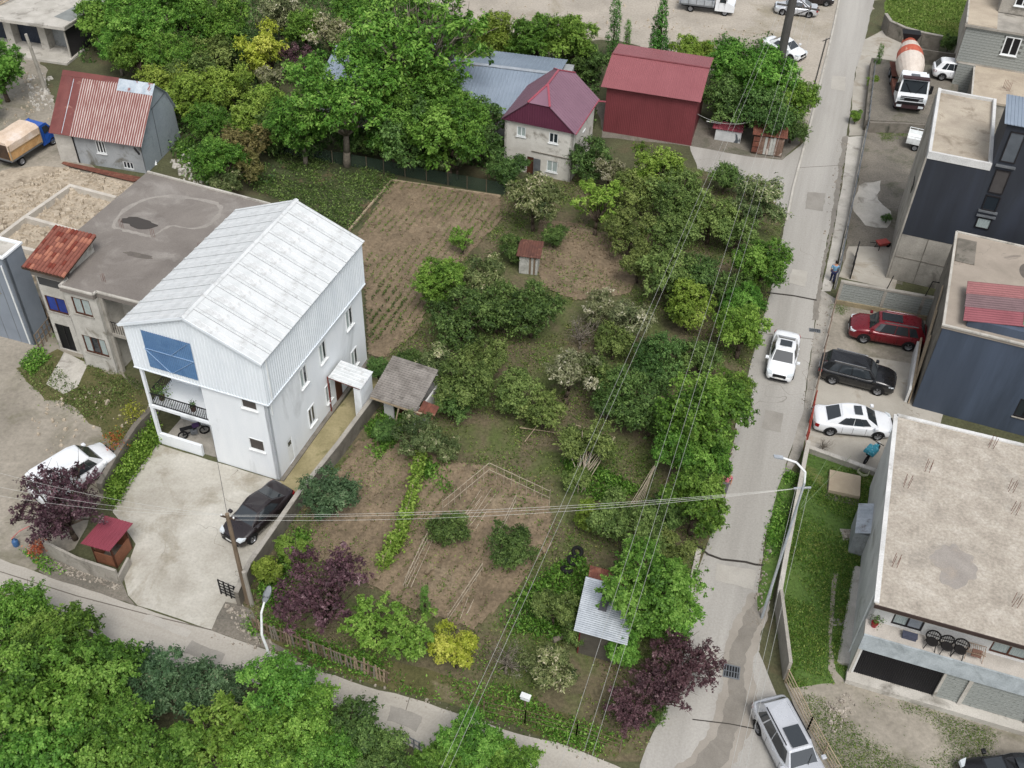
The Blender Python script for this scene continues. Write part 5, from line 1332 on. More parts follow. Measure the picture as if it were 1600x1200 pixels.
# belt at the back
for a in [
 ('broad', 160, 28, 40, 'green tree beside the dark garage wall at the top left'),
 ('walnut', 222, 40, 56, 'green tree at the top edge right of the dark garage'),
 ('broad', 212, 84, 36, 'green tree behind the rusty roof near the dark garage'),
 ('broad', 288, 24, 50, 'green tree on the top edge left of the blossoming trees'),
 ('walnut', 345, 28, 50, 'green tree on the top edge just left of the grey blossom tree'),
 ('walnut', 272, 84, 44, 'green tree behind the right end of the rusty roof'),
 ('olive', 322, 84, 40, 'olive tree between the rusty roof and the golden tree'),
 ('dark', 372, 66, 34, 'dark tree left of the golden tree'),
 ('yellow', 412, 78, 36, 'tall golden tree in the back belt'),
 ('pale', 436, 18, 36, 'grey white blossoming tree on the top edge'),
 ('broad', 476, 40, 32, 'green tree between the two blossoming trees at the top'),
 ('pale', 516, 54, 38, 'cream blossoming tree beside the grey shed roof'),
 ('pale', 424, 124, 26, 'pale leaved bush below the golden tree'),
 ('ygreen', 262, 130, 42, 'yellow green tree behind the gable of the rusty roofed house'),
 ('ygreen', 312, 152, 46, 'yellow green tree right of the rusty roofed house'),
 ('ygreen', 360, 128, 38, 'yellow green tree below the golden tree on its left'),
 ('ygreen', 396, 176, 42, 'yellow green tree left of the big pale limbed tree'),
 ('walnut', 532, 150, 84, 'big spreading tree with pale limbs behind the crop plot'),
 ('feather', 648, 76, 92, 'tallest feathery tree in front of the grey shed roof'),
 ('broad', 560, 18, 38, 'green tree on the top edge left of the tallest feathery tree'),
 ('broad', 700, 200, 62, 'dense green tree left of the purple roofed cottage'),
 ('dark', 640, 206, 54, 'dark green tree between the big pale limbed tree and the cottage'),
 ('dark', 752, 200, 46, 'dark green tree right beside the cottage left wall'),
 ('dark', 596, 216, 30, 'dark low tree at the back fence of the crop plot'),
 ('medlar', 714, 244, 32, 'grey green bush at the back fence left of the cottage'),
 ('medlar', 662, 236, 26, 'grey green bush at the back fence behind the vegetable plot'),
 ('twig', 760, 118, 30, 'thin leafless tree against the grey shed roof'),
 ('ygreen', 768, 52, 40, 'yellow green tree behind the grey shed at the gravel lot'),
 ('broad', 838, 56, 42, 'green tree behind the grey shed roof, left of the cottage ridge'),
 ('broad', 890, 58, 44, 'green tree behind the right end of the grey shed'),
 ('ygreen', 800, 76, 26, 'yellow green bush over the far edge of the grey shed'),
 ('dark', 926, 96, 28, 'dark tree left of the red barn roof'),
 ('column', 960, 48, 13, 'slim dark columnar cypress behind the red barn'),
 ('column', 980, 62, 8, 'thinnest columnar tree behind the red barn'),
 ('conifer', 1030, 58, 29, 'bright green pyramid conifer behind the red barn'),
 ('ygreen', 1074, 76, 26, 'yellow green bush right of the pyramid conifer'),
 ('broad', 1146, 100, 44, 'green tree right of the red barn roof'),
 ('dark', 1132, 152, 40, 'dark green tree above the red and white tin shed'),
 ('broad', 1202, 116, 48, 'green tree around the foot of the tall steel pole'),
 ('dark', 1196, 172, 42, 'dark green tree behind the brown plank shed'),
 ('broad', 1246, 152, 32, 'green tree at the road edge beside the tall steel pole'),
 ('dark', 1240, 196, 24, 'dark bush at the road corner beside the brown plank shed'),
 ('ygreen', 1100, 82, 24, 'yellow green bush behind the right end of the barn roof'),
 ('broad', 345, 246, 38, 'bright green round bush right of the rusty roofed house'),
 ('brownish', 384, 222, 36, 'bronze green bush beside the bright round bush'),
 ('brownish', 384, 258, 28, 'bronze green bush at the corner of the crop plot'),
 ('dark', 436, 210, 28, 'dark green tree at the corner of the crop plot fence'),
 ('medlar', 352, 288, 26, 'grey green bush behind the flat concrete roof'),
 ('dark', 488, 208, 34, 'dark green tree under the big pale limbed tree'),
 ('walnut', 600, 150, 62, 'green tree filling the gap in front of the grey shed roof'),
 ('broad', 668, 148, 60, 'bright green tree under the tallest feathery tree on its right'),
 ('walnut', 590, 70, 56, 'green tree on the left side of the tallest feathery tree'),
 ('walnut', 470, 190, 52, 'green tree on the left flank of the big pale limbed tree'),
 ('broad', 614, 196, 46, 'bright green tree on the right flank of the big pale limbed tree'),
 ('ygreen', 424, 160, 34, 'yellow green bush between the pale leaved bush and the pale limbed tree'),
 ('walnut', 330, 190, 36, 'green tree behind the bright green round bush'),
 ('dark', 420, 200, 34, 'dark green tree behind the bronze bushes'),
 ('walnut', 180, 70, 34, 'green tree at the foot of the dark garage wall'),
 ('olive', 300, 118, 38, 'olive tree behind the yellow green trees of the rusty house'),
 ('dark', 548, 214, 26, 'dark bush under the big pale limbed tree at the net fence'),
 ('broad', 735, 96, 34, 'bright green tree over the grey shed roof right of the tallest tree'),
 ('broad', 1178, 140, 40, 'bright green tree between the steel pole and the red barn'),
 ('dark', 900, 90, 30, 'dark tree at the right end of the grey shed beside the barn'),
 ('broad', -6, 100, 40, 'green tree on the left edge in front of the garage'),
 ('broad', -22, 158, 22, 'green branch tip on the left edge above the canvas truck'),
]: T(a[0], a[1], a[2], a[3]*1.16, a[4], group=GB)
T('twig', 1288, 694, 17, 'small leafless shrub with reddish twigs on the lawn wall beside white sedan')
T('dark', 1398, 176, 10, 'small green shrub on the wall in front of the mixer truck', cat='shrub', name='shrub')
T('column', 1373, 92, 7, 'slim dark cypress beside the mixer drum')
T('ygreen', 1364, 128, 12, 'yellow green shrub beside the mixer truck at the roadside fence', cat='shrub', name='shrub')
T('broad', 1338, 180, 11, 'green shrub at the roadside fence near the pavement', cat='shrub', name='shrub')
T('dark', 1484, 66, 16, 'dark green shrub at the corner of the grey block building', cat='shrub', name='shrub')
T('dark', 1386, 340, 9, 'low dark green plant in the gravel yard beside the navy building', cat='shrub', name='shrub')

# climbing vine row, flower bed, ground plants
vr = np.random.default_rng(77)
VP = [G(662, 700), G(654, 740), G(646, 780), G(636, 815), G(626, 850), G(612, 868), G(600, 890)]
def vine(pts, wdt, h, n, seed):
    rg = np.random.default_rng(seed)
    seg = rg.integers(0, len(pts)-1, n); f = rg.random(n)
    A = np.array([tuple(p) for p in pts])
    C = A[seg]*(1-f[:, None])+A[seg+1]*f[:, None]
    C[:, :2] += rg.normal(0, wdt, (n, 2)); C[:, 2] = h*np.sqrt(rg.random(n))*(1+.12*np.sin(seg*2.1))
    nrm = rg.normal(0, .6, (n, 3)); nrm[:, 2] = np.abs(nrm[:, 2])+.4
    P, F = leaf_quads(rg, C, nrm, rg.uniform(.12, .24, n), .6)
    return P, F, np.clip(rg.normal(.55, .22, n), 0, 1)
P, F, t = vine(VP, .2, 1.05, 3200, 5)
vt = thing('vine_row', 'light green climbing vine row running down the tilled bed from the loquat tree', 'vine', tuple(VP[3]))
o = bpy.data.objects.new('foliage', np_mesh('vine_foliage', P-np.array(VP[3]), F, LEAF['lime'], t)); COL.objects.link(o); o.parent = vt
mb = MB()
for p in VP: mb.tube(p-VP[3], p-VP[3]+Vector((0, 0, 1.2)), .03)
for a, b in zip(VP[:-1], VP[1:]): mb.tube(a-VP[3]+Vector((0, 0, .9)), b-VP[3]+Vector((0, 0, .9)), .012, n=4)
mb.build('stake', PALEWOOD, vt)

scatter_leaves('undergrowth', [world_poly(q) for q in (
  [(110, 60), (250, -30), (640, -30), (760, 60), (940, 110), (930, 200), (800, 270), (640, 250), (450, 225), (430, 290), (340, 300), (250, 250), (280, 200), (240, 110), (130, 100)],
  [(1100, 90), (1200, 60), (1262, 170), (1240, 210), (1120, 190)])], 42000, LEAF['dark'], (.0, .9), (.16, .4), 3, .1)
scatter_leaves('ground_cover', [PATCH_AREA['orchard_ground'][0]], 46000, LEAF['olive'], (0, .14), (.06, .18), 4, .35, clump=4, cr=.16)
scatter_leaves('ground_cover', [PATCH_AREA['orchard_ground'][0]], 22000, LEAF['walnut'], (0, .16), (.05, .15), 24, .62, clump=5, cr=.18)
scatter_leaves('ground_cover', [PATCH_AREA['orchard_ground'][0]], 5000, LEAF['brownish'], (0, .06), (.06, .2), 14, .2)
scatter_leaves('weeds', [world_poly(q) for q in (
  [(780, 960), (850, 900), (900, 870), (925, 900), (900, 980), (880, 1000), (800, 990)], [(560, 680), (610, 640), (650, 660), (590, 720)], [(655, 730), (700, 720), (706, 770), (660, 770)],
  [(400, 925), (470, 830), (490, 840), (430, 960)], [(880, 720), (900, 790), (1000, 770), (930, 730)])], 16000, LEAF['broad'], (.02, .35), (.1, .24), 6, .1, clump=5, cr=.18)
scatter_leaves('weeds', [PATCH_AREA['road_verge'][0], PATCH_AREA['gutter_verge'][0]], 8500, LEAF['walnut'], (.0, .22), (.07, .2), 7, .4, clump=4, cr=.15)
scatter_leaves('crop_plants', [PATCH_AREA['crop_plot'][0]], 12000, LEAF['dark'], (.05, .35), (.08, .2), 8, .2, clump=6, cr=.2)
def crop_rows(name, px, ang, pitch, m, seed, gap=.35, per=7, size=(.06, .14), h=.2):
    """small plants standing in straight rows, with gaps where none came up"""
    rg = np.random.default_rng(seed); pts = world_poly(px); c_ = sum(pts, Vector())/len(pts); ca, sa = math.cos(ang), math.sin(ang)
    L_ = max((p-c_).length for p in pts); v = np.arange(-L_, L_, pitch); u = np.arange(-L_, L_, .22)
    U, V = np.meshgrid(u, v); U = U.ravel()+rg.normal(0, .05, U.size); V = V.ravel()+rg.normal(0, .035, V.size)
    X = c_.x+U*ca-V*sa; Y = c_.y+U*sa+V*ca
    q = np.sin(X*.8+2*np.sin(Y*.45))+np.sin(Y*1.05+1.7*np.sin(X*.6+1))+rg.normal(0, .7, X.size)
    ok = inside([(p.x, p.y) for p in pts], X, Y) & (q > gap*2-1)
    X = np.repeat(X[ok], per); Y = np.repeat(Y[ok], per); N = len(X)
    C = np.stack([X+rg.normal(0, .05, N), Y+rg.normal(0, .05, N), .1+h*rg.random(N)], 1)
    nn = rg.normal(0, 1, (N, 3)); nn[:, 2] = abs(nn[:, 2])+.3
    P, F = leaf_quads(rg, C, nn, rg.uniform(*size, N), .5)
    o_ = bpy.data.objects.new(name, np_mesh(name, P, F, m, np.clip(rg.normal(.5, .22, N), 0, 1))); COL.objects.link(o_); o_['kind'] = 'stuff'
_e = G(545, 360)-G(612, 283)
crop_rows('crop_plants', [(614, 284), (780, 308), (784, 345), (730, 400), (680, 450), (652, 520), (600, 560), (576, 556), (570, 440), (556, 372)], math.atan2(_e.y, _e.x), .55, LEAF['walnut'], 9)
crop_rows('crop_plants', [(572, 470), (600, 440), (640, 470), (620, 520), (580, 540)], math.atan2(_e.y, _e.x), .55, LEAF['dark'], 19, .1, 9, (.08, .18), .25)
crop_rows('crop_plants', [(560, 690), (640, 676), (690, 722), (765, 730), (858, 784), (862, 850), (800, 930), (740, 985), (640, 950), (560, 905), (480, 868), (490, 800)], math.radians(62), .8, LEAF['olive'], 29, .75, 6)
scatter_leaves('grass', [PATCH_AREA['lawn'][0]], 24000, leaf_mat('grass_blade', (72, 104, 38), (104, 136, 56), (146, 156, 84)), (.0, .09), (.06, .15), 10, .22, PATCH_AREA['footpath'][0], .3, clump=4, cr=.12)
scatter_leaves('grass', [PATCH_AREA['meadow'][0]], 16000, leaf_mat('meadow_blade', (84, 104, 44), (116, 138, 62), (150, 160, 92)), (.0, .2), (.14, .3), 11, .0, None, .3)
scatter_leaves('weeds', [PATCH_AREA['weedy_ground'][0]], 5000, LEAF['olive'], (0, .12), (.05, .16), 12, .35, clump=4, cr=.14)
scatter_leaves('weeds', [world_poly([(1250, 1085), (1420, 1100), (1560, 1145), (1540, 1190), (1380, 1240), (1290, 1190)]), world_poly([(1370, 205), (1440, 200), (1440, 218), (1380, 222)]), world_poly([(1300, 475), (1330, 478), (1316, 492), (1296, 492)])], 16000, MATS['grass_blade'], (0, .05), (.035, .09), 13, .42, clump=3, cr=.14)
scatter_leaves('weeds', [world_poly([(30, 570), (70, 530), (92, 520), (96, 545), (50, 590)]), world_poly([(275, 225), (300, 215), (330, 260), (330, 290), (280, 275)]), world_poly([(30, 860), (75, 870), (110, 900), (70, 898)])], 5000, LEAF['walnut'], (0, .3), (.08, .2), 15, .1)

def flowerbed():
    area = world_poly([(244, 660), (250, 690), (212, 742), (178, 796), (166, 776), (200, 720)])
    scatter_leaves('flower_bed', [area], 5200, LEAF['broad'], (.05, .7), (.1, .22), 21, .05, clump=6, cr=.15)
flowerbed()
# ------------------------------------------------------------------ vehicles (local +x is the front, origin on the ground at the centre)
def paint(name, c, metal=.0, rough=.22):
    if name in MATS: return MATS[name]
    m, nt, b, out = nodes_of(name)
    tc = nt.nodes.new('ShaderNodeTexCoord')
    col = ramp(nt, noise(nt, tc.outputs['Object'], .9, 5, .6), [(.35, tuple(x*.92 for x in lin(c))), (.65, lin(c))])
    nt.links.new(col, b.inputs['Base Color'])
    b.inputs['Metallic'].default_value = metal
    rr = ramp(nt, noise(nt, tc.outputs['Object'], 2.5, 4), [(.3, (rough,)*3), (.8, (rough+.2,)*3)])
    nt.links.new(rr, b.inputs['Roughness'])
    b.inputs['Coat Weight'].default_value = .5; b.inputs['Coat Roughness'].default_value = .08
    MATS[name] = m
    return m

WHEEL = {}
def wheel(par, x, y, r, wd=.2, side=1, dual=False):
    k = (round(r, 2), wd)
    if k not in WHEEL:
        t = MB(); t.lathe([(r*.62, -wd/2), (r*.93, -wd/2), (r, -wd*.32), (r, wd*.32), (r*.93, wd/2), (r*.62, wd/2)], 20, (0, 0, 0), 'y')
        m = MB(); m.lathe([(r*.66, wd*.30), (r*.60, wd*.50), (r*.56, wd*.38), (r*.18, wd*.30), (r*.14, wd*.44), (0.001, wd*.44)], 20, (0, 0, 0), 'y')
        for i in range(5):
            a = 2*PI*i/5; m.bar((r*.14*math.cos(a), wd*.40, r*.14*math.sin(a)), (r*.58*math.cos(a), wd*.46, r*.58*math.sin(a)), r*.14, .03, up=(0, 1, 0))
        bk = MB(); bk.lathe([(r*.63, wd*.2), (.001, wd*.2)], 16, (0, 0, 0), 'y')
        WHEEL[k] = (t.mesh('tyre', RUBBER, True), m.mesh('rim', ALLOY), bk.mesh('brake_disc', BLACKPLASTIC))
    t, m, bk = WHEEL[k]
    w_ = inst('wheel', t, par, (x, y, r), (0, 0, 0 if side > 0 else PI))
    inst('rim', m, w_); inst('brake_disc', bk, w_)
    return w_

def loft(mb, rings, close=True, caps=True, mi=0):
    n = len(rings[0]); vs = [p for r in rings for p in r]; fs = []
    for i in range(len(rings)-1):
        for j in range(n if close else n-1):
            k = (j+1) % n; fs.append((i*n+j, i*n+k, (i+1)*n+k, (i+1)*n+j))
    if caps: fs += [tuple(range(n))[::-1], tuple((len(rings)-1)*n+j for j in range(n))]
    return mb.add(vs, fs, mi)

def car(name, label, pm, L=4.6, W=1.82, H=1.46, kind='sedan', wb=2.7, r=.33, gh=None, belt=.92, hood=.86, deck=.94, roofglass=None, group='parked cars', cat='car', rails=False, trim=None):
    """lofted body, glazed cabin, wheels and lamps"""
    root = thing(name, label, cat, (0, 0, 0), 0, group)
    h = L/2; w = W/2
    # stations from the nose back: x, half width, underside, top, edge drop
    if kind == 'sedan':
        xa, xb, xc, xd = h-1.02, h-1.75, -h+1.55, -h+.62     # windscreen foot/top, rear glass top/foot
        st = [(h-.02, .70, .34, .60), (h-.10, .84, .24, .68), (h-.32, .93, .20, .76), (h-.62, .985, .19, .82), (xa+.05, 1, .19, hood+.03), (xb, 1, .19, belt), (0, 1, .19, belt+.01), (xc, 1, .19, belt+.02), (xd+.05, .985, .2, belt+.03), (-h+.36, .955, .22, deck+.04), (-h+.10, .88, .28, deck), (-h+.02, .78, .36, deck-.12)]
    elif kind == 'suv':
        xa, xb, xc, xd = h-1.15, h-1.72, -h+.55, -h+.12
        st = [(h-.02, .74, .40, .78), (h-.09, .86, .30, .88), (h-.30, .95, .26, .95), (h-.60, .99, .25, hood+.1), (xa+.05, 1, .25, hood+.14), (xb, 1, .25, belt+.02), (0, 1, .25, belt+.04), (xc, 1, .25, belt+.06), (-h+.30, .985, .27, belt+.06), (-h+.10, .93, .32, belt+.05), (-h+.02, .84, .42, belt)]
    else:   # van
        xa, xb, xc, xd = h-.78, h-1.55, -h+.14, -h+.05
        st = [(h-.02, .74, .36, .74), (h-.09, .86, .27, .84), (h-.30, .95, .23, .94), (xa+.05, .99, .22, hood+.12), (xb, 1, .22, belt+.02), (0, 1, .22, belt+.02), (xc, 1, .22, belt+.02), (-h+.05, .97, .25, belt), (-h+.01, .92, .34, belt-.02)]
    mb = MB(); rings = []
    for x, fw, zb, zt in st:
        ww = w*fw; e = zt-zb
        half = [(ww*.86, zb), (ww*.97, zb+.10*e), (ww, zb+.35*e), (ww, zb+.62*e), (ww*.985, zb+.80*e), (ww*.93, zb+.94*e), (ww*.80, zt-.005), (ww*.45, zt+.02)]
        rings.append([(x, y, z) for y, z in half]+[(x, 0, zt+.028)]+[(x, -y, z) for y, z in half[::-1]])
    loft(mb, rings)
    mb.build('body', pm, root, smooth=True)
    # cabin
    H0, tw = H, w*(.86 if kind == 'van' else .70)
    bw = w*.93
    zb = belt-.02
    base = [(xa, bw*.86, zb), (xb-.1, bw, zb), (xc, bw, zb+.02), (xd, bw*.84, zb+.04 if kind == 'sedan' else zb)]
    roof = [(xb, tw*.90, H0-.07), (xb-.45, tw, H0-.01), (xc+.45 if kind == 'sedan' else xc+.4, tw*.99, H0-.01), (xc, tw*.92, H0-.06)]
    mb = MB()
    lo = [(x, y, z) for x, y, z in base]+[(x, -y, z) for x, y, z in base[::-1]]
    hi = [(x, y, z) for x, y, z in roof]+[(x, -y, z) for x, y, z in roof[::-1]]
    n = 8
    mb.add(lo+hi, [(i, (i+1) % n, n+(i+1) % n, n+i) for i in range(n)])
    c = len(mb.v)
    top = [(x*.985+(xb+xc)/2*.015, y*.72, z+.035) for x, y, z in hi]
    mb.add(top, [])
    mb.f += [(n+i, n+(i+1) % n, c+(i+1) % n, c+i) for i in range(n)]+[tuple(c+i for i in range(n))]; mb.m += [0]*9
    mb.build('cabin', pm, root, smooth=False, bevel=.07)
    def lerp3(a, b, t): return tuple(a[i]+(b[i]-a[i])*t for i in range(3))
    def glass(nm, a, b, c_, d, inset=(.06, .06, .1, .1), off=.012, mat_=CARGLASS):
        # a,b lower corners, c_,d upper corners (c_ above b)
        P = []
        for u, v in ((inset[0], inset[2]), (1-inset[1], inset[2]), (1-inset[1], 1-inset[3]), (inset[0], 1-inset[3])):
            P.append(Vector(lerp3(lerp3(a, b, u), lerp3(d, c_, u), v)))
        nr = (P[1]-P[0]).cross(P[3]-P[0]).normalized()
        ctr = sum(P, Vector())/4
        if nr.dot(ctr-Vector((0, 0, belt))) < 0: nr = -nr
        m = MB(); m.hexa([p+nr*.0 for p in P]+[p+nr*off for p in P]); return m.build(nm, mat_, root)
    def mir(p): return (p[0], -p[1], p[2])
    glass('windscreen', mir(base[0]), base[0], roof[0], mir(roof[0]), (.04, .04, .1, .06))
    glass('rear_window', mir(base[3]), base[3], roof[3], mir(roof[3]), (.07, .07, .14, .1))
    for s in (1, -1):
        q = (lambda p: p) if s > 0 else mir
        # split the long side at the pillars
        def side(t0, t1, nm):
            a, b = lerp3(base[1], base[2], t0), lerp3(base[1], base[2], t1)
            d, c_ = lerp3(roof[1], roof[2], t0), lerp3(roof[1], roof[2], t1)
            glass(nm, q(a), q(b), q(c_), q(d), (.005, .005, .1, .09))
        glass('quarter_window', q(lerp3(base[0], base[1], .35)), q(base[1]), q(roof[1]), q(lerp3(roof[0], roof[1], .15)), (.2, .0, .12, .12))
        if kind == 'sedan': side(.0, .49, 'side_window'); side(.515, 1.0, 'side_window')
        elif kind == 'suv': side(.0, .37, 'side_window'); side(.39, .73, 'side_window'); side(.76, .99, 'side_window')
        else: side(.0, .3, 'side_window')
        if kind == 'sedan': glass('quarter_window', q(base[2]), q(lerp3(base[2], base[3], .42)), q(lerp3(roof[2], roof[3], .6)), q(roof[2]), (.0, .25, .12, .14))
        m = MB(); m.box(xa-.28, xa-.08, s*(w+.005)-.02 if s > 0 else -w-.20, w+.20 if s > 0 else -w+.02, belt+.02, belt+.17); m.build('mirror', pm, root, bevel=.03)
        for xw in (wb/2+.02, -wb/2+.02):
            a = MB(); yy = s*(w+.004)
            pts = [(xw+(r+.065)*math.cos(t), r+(r+.065)*math.sin(t)) for t in [PI*i/12 for i in range(13)]]
            lowz = st[4][2]+.02
            pts = [(x, max(z, lowz)) for x, z in pts]
            a.add([(x, s*(w-.10), z) for x, z in pts]+[(x, yy, z) for x, z in pts], [tuple(range(13, 26))]+[(i, i+1, 14+i, 13+i) for i in range(12)]); a.build('wheel_arch', BLACKPLASTIC, root)
            wheel(root, xw, s*(w-.085), r, .2, s)
        m = MB(); 
        for xx in (xb+.02, (xb+xc)/2-.02, xc+.08): m.box(xx-.008, xx+.008, s*w-.004, s*w+.004, st[4][2]+.16, belt-.1)
        m.build('door_seam', BLACKPLASTIC, root)
        m = MB()
        for xx in (xb-.75, (xb+xc)/2-.75): m.box(xx-.02, xx+.16, s*w-.004, s*w+.022, belt-.2, belt-.165)
        m.build('door_handle', trim or pm, root)
        m = MB(); y0 = w*.5*s; f1 = st[1]
        m.hexa([(h-.30, s*w*.94, hood-.20), (h-.055, s*w*.82, hood-.22), (h-.035, s*w*.50, hood-.20), (h-.16, s*w*.52, hood-.16), (h-.42, s*w*.955, hood-.07), (h-.115, s*w*.86, hood-.12), (h-.07, s*w*.52, hood-.11), (h-.2, s*w*.54, hood-.08)]); m.build('headlight', LAMPGLASS, root)
        m = MB(); zt = (deck if kind == 'sedan' else belt+.05)
        m.hexa([(-h+.22, s*(w*.97+.006), zt-.30), (-h+.02, s*w*.88, zt-.28), (-h+.005, s*w*.52, zt-.26), (-h+.2, s*w*.5, zt-.26), (-h+.26, s*(w*.95+.006), zt-.10), (-h+.055, s*w*.86, zt-.08), (-h+.035, s*w*.55, zt-.10), (-h+.2, s*w*.5, zt-.1)]); m.build('tail_light', TAILRED, root)
        if rails:
            m = MB(); m.bar((xb-.3, s*tw*.93, H0+.045), (xc+.25, s*tw*.93, H0+.045), .035, .05); m.build('roof_rail', CHROME if rails == 'chrome' else BLACKPLASTIC, root)
    m = MB(); m.box(h-.06, h+.005, -w*.46, w*.46, .50 if kind == 'sedan' else .58, hood-.13); m.build('grille', BLACKPLASTIC, root, bevel=.02)
    m = MB(); m.box(h-.10, h-.0, -w*.62, w*.62, .27, .40); m.box(-h, -h+.1, -w*.6, w*.6, .3, .42); m.build('bumper_trim', BLACKPLASTIC, root)
    m = MB(); m.box(h-.02, h+.015, -.26, .26, .42, .53); m.box(-h-.012, -h+.03, -.26, .26, .62, .73); m.build('number_plate', PLATE, root)
    m = MB(); m.box(-h+.3, h-.3, -w*.82, w*.82, .16, .3); m.build('underbody', BLACKPLASTIC, root)
    m = MB(); m.bar((xb-.02+.62, .1, belt+.04), (xb+.24, .45, H0-.3), .02); m.build('wiper', BLACKPLASTIC, root)
    if roofglass:
        a, b = roofglass; m = MB(); m.box(b, a, -tw*.60, tw*.60, H0+.036, H0+.044); m.build('sunroof', CARGLASS, root)
    return root

def put(root, c, fwd, z=0.0):
    """place by centre and a ground point ahead"""
    d = fwd-c; root.location = (c.x, c.y, z); root.rotation_euler = (0, 0, math.atan2(d.y, d.x))
    return root

def put_wheels(root, fpx, rpx, W, z=0.0):
    """place by the photo contact points of the two wheels on the side that faces the camera"""
    f, r_ = G(*fpx, z), G(*rpx, z); d = (f-r_).normalized(); n = Vector((-d.y, d.x, 0)); m = (f+r_)/2
    if n.dot(m-Vector((0, 0, z))) < 0: n = -n
    c = m+n*(W/2-.08)
    root.location = (c.x, c.y, z); root.rotation_euler = (0, 0, math.atan2(d.y, d.x))
    return root

WP = paint('car_white', (226, 229, 232)); BP = paint('car_black', (20, 21, 24)); RP = paint('car_red', (112, 18, 30), .2); SP_ = paint('car_silver', (196, 199, 204), .3)
DP = paint('car_dark_brown', (40, 34, 36), .1)
c = car('sedan_car', 'white car driving on the east road with its bonnet towards the camera', WP, 4.4, 1.78, 1.46, group='cars in view', roofglass=(0.15, -.45)); put(c, G(1221, 566), G(1212, 612))
c = car('suv_car', 'dark red off-road car with black sunroof on the dirt bay', RP, 4.95, 1.98, 1.76, 'suv', 2.86, .38, belt=1.08, hood=1.0, roofglass=(.6, -.7), group='cars in view', rails='chrome'); put_wheels(c, (1349, 536), (1416, 548), 1.98)
c = car('suv_car', 'black off-road car parked between the dark red and the white one', BP, 4.75, 1.9, 1.66, 'suv', 2.78, .37, belt=1.02, hood=.95, group='cars in view', rails='chrome'); put_wheels(c, (1367, 617), (1299, 600), 1.9)
c = car('sedan_car', 'white parked car with dark sunroof inside the red gate', WP, 4.75, 1.84, 1.45, 'sedan', 2.8, .34, roofglass=(.35, -.1), group='cars in view'); put_wheels(c, (1369, 687), (1294, 680), 1.84)
c = car('wagon_car', 'silver car with sunroof parked at the bottom edge beside the fence', SP_, 4.75, 1.85, 1.66, 'suv', 2.75, .36, belt=1.0, hood=.94, roofglass=(.55, -.45), group='cars in view', rails=True); put(c, G(1230, 1178), G(1266, 1248))
c = car('sedan_car', 'black car cut off by the bottom right corner of the picture', BP, 4.6, 1.82, 1.46, group='cars in view', roofglass=(.1, -.4)); put(c, G(1576, 1222), G(1500, 1226))
c = car('sedan_car', 'dark brown car parked along the yard wall of the white house', DP, 4.35, 1.78, 1.44, group='cars in view'); put(c, G(405, 812), G(364, 850))
c = car('van', 'white delivery van parked behind the purple tree at the flower bed', WP, 4.7, 1.86, 1.9, 'van', 2.9, .33, belt=1.05, hood=.98, group='cars in view', cat='van'); put(c, G(120, 752), G(168, 722))
c = car('sedan_car', 'silver grey car parked at the top edge behind the steel pole', SP_, 4.4, 1.78, 1.5, group='cars in view'); put_wheels(c, (1223, 24), (1262, 28), 1.78)
c = car('sedan_car', 'dark car cut off by the top edge behind the silver grey one', DP, 4.4, 1.78, 1.45, group='cars in view'); put(c, G(1268, 4), G(1300, 6))
c = car('sedan_car', 'white car half hidden by the tree at the foot of the steel pole', WP, 4.4, 1.78, 1.48, group='cars in view'); put(c, G(1224, 84), G(1262, 100))
c = car('suv_car', 'small white off-road car behind the mixer truck beside the block wall', WP, 4.2, 1.78, 1.66, 'suv', 2.55, .35, belt=1.0, hood=.95, group='cars in view'); put_wheels(c, (1512, 131), (1472, 126), 1.78, 1.0)

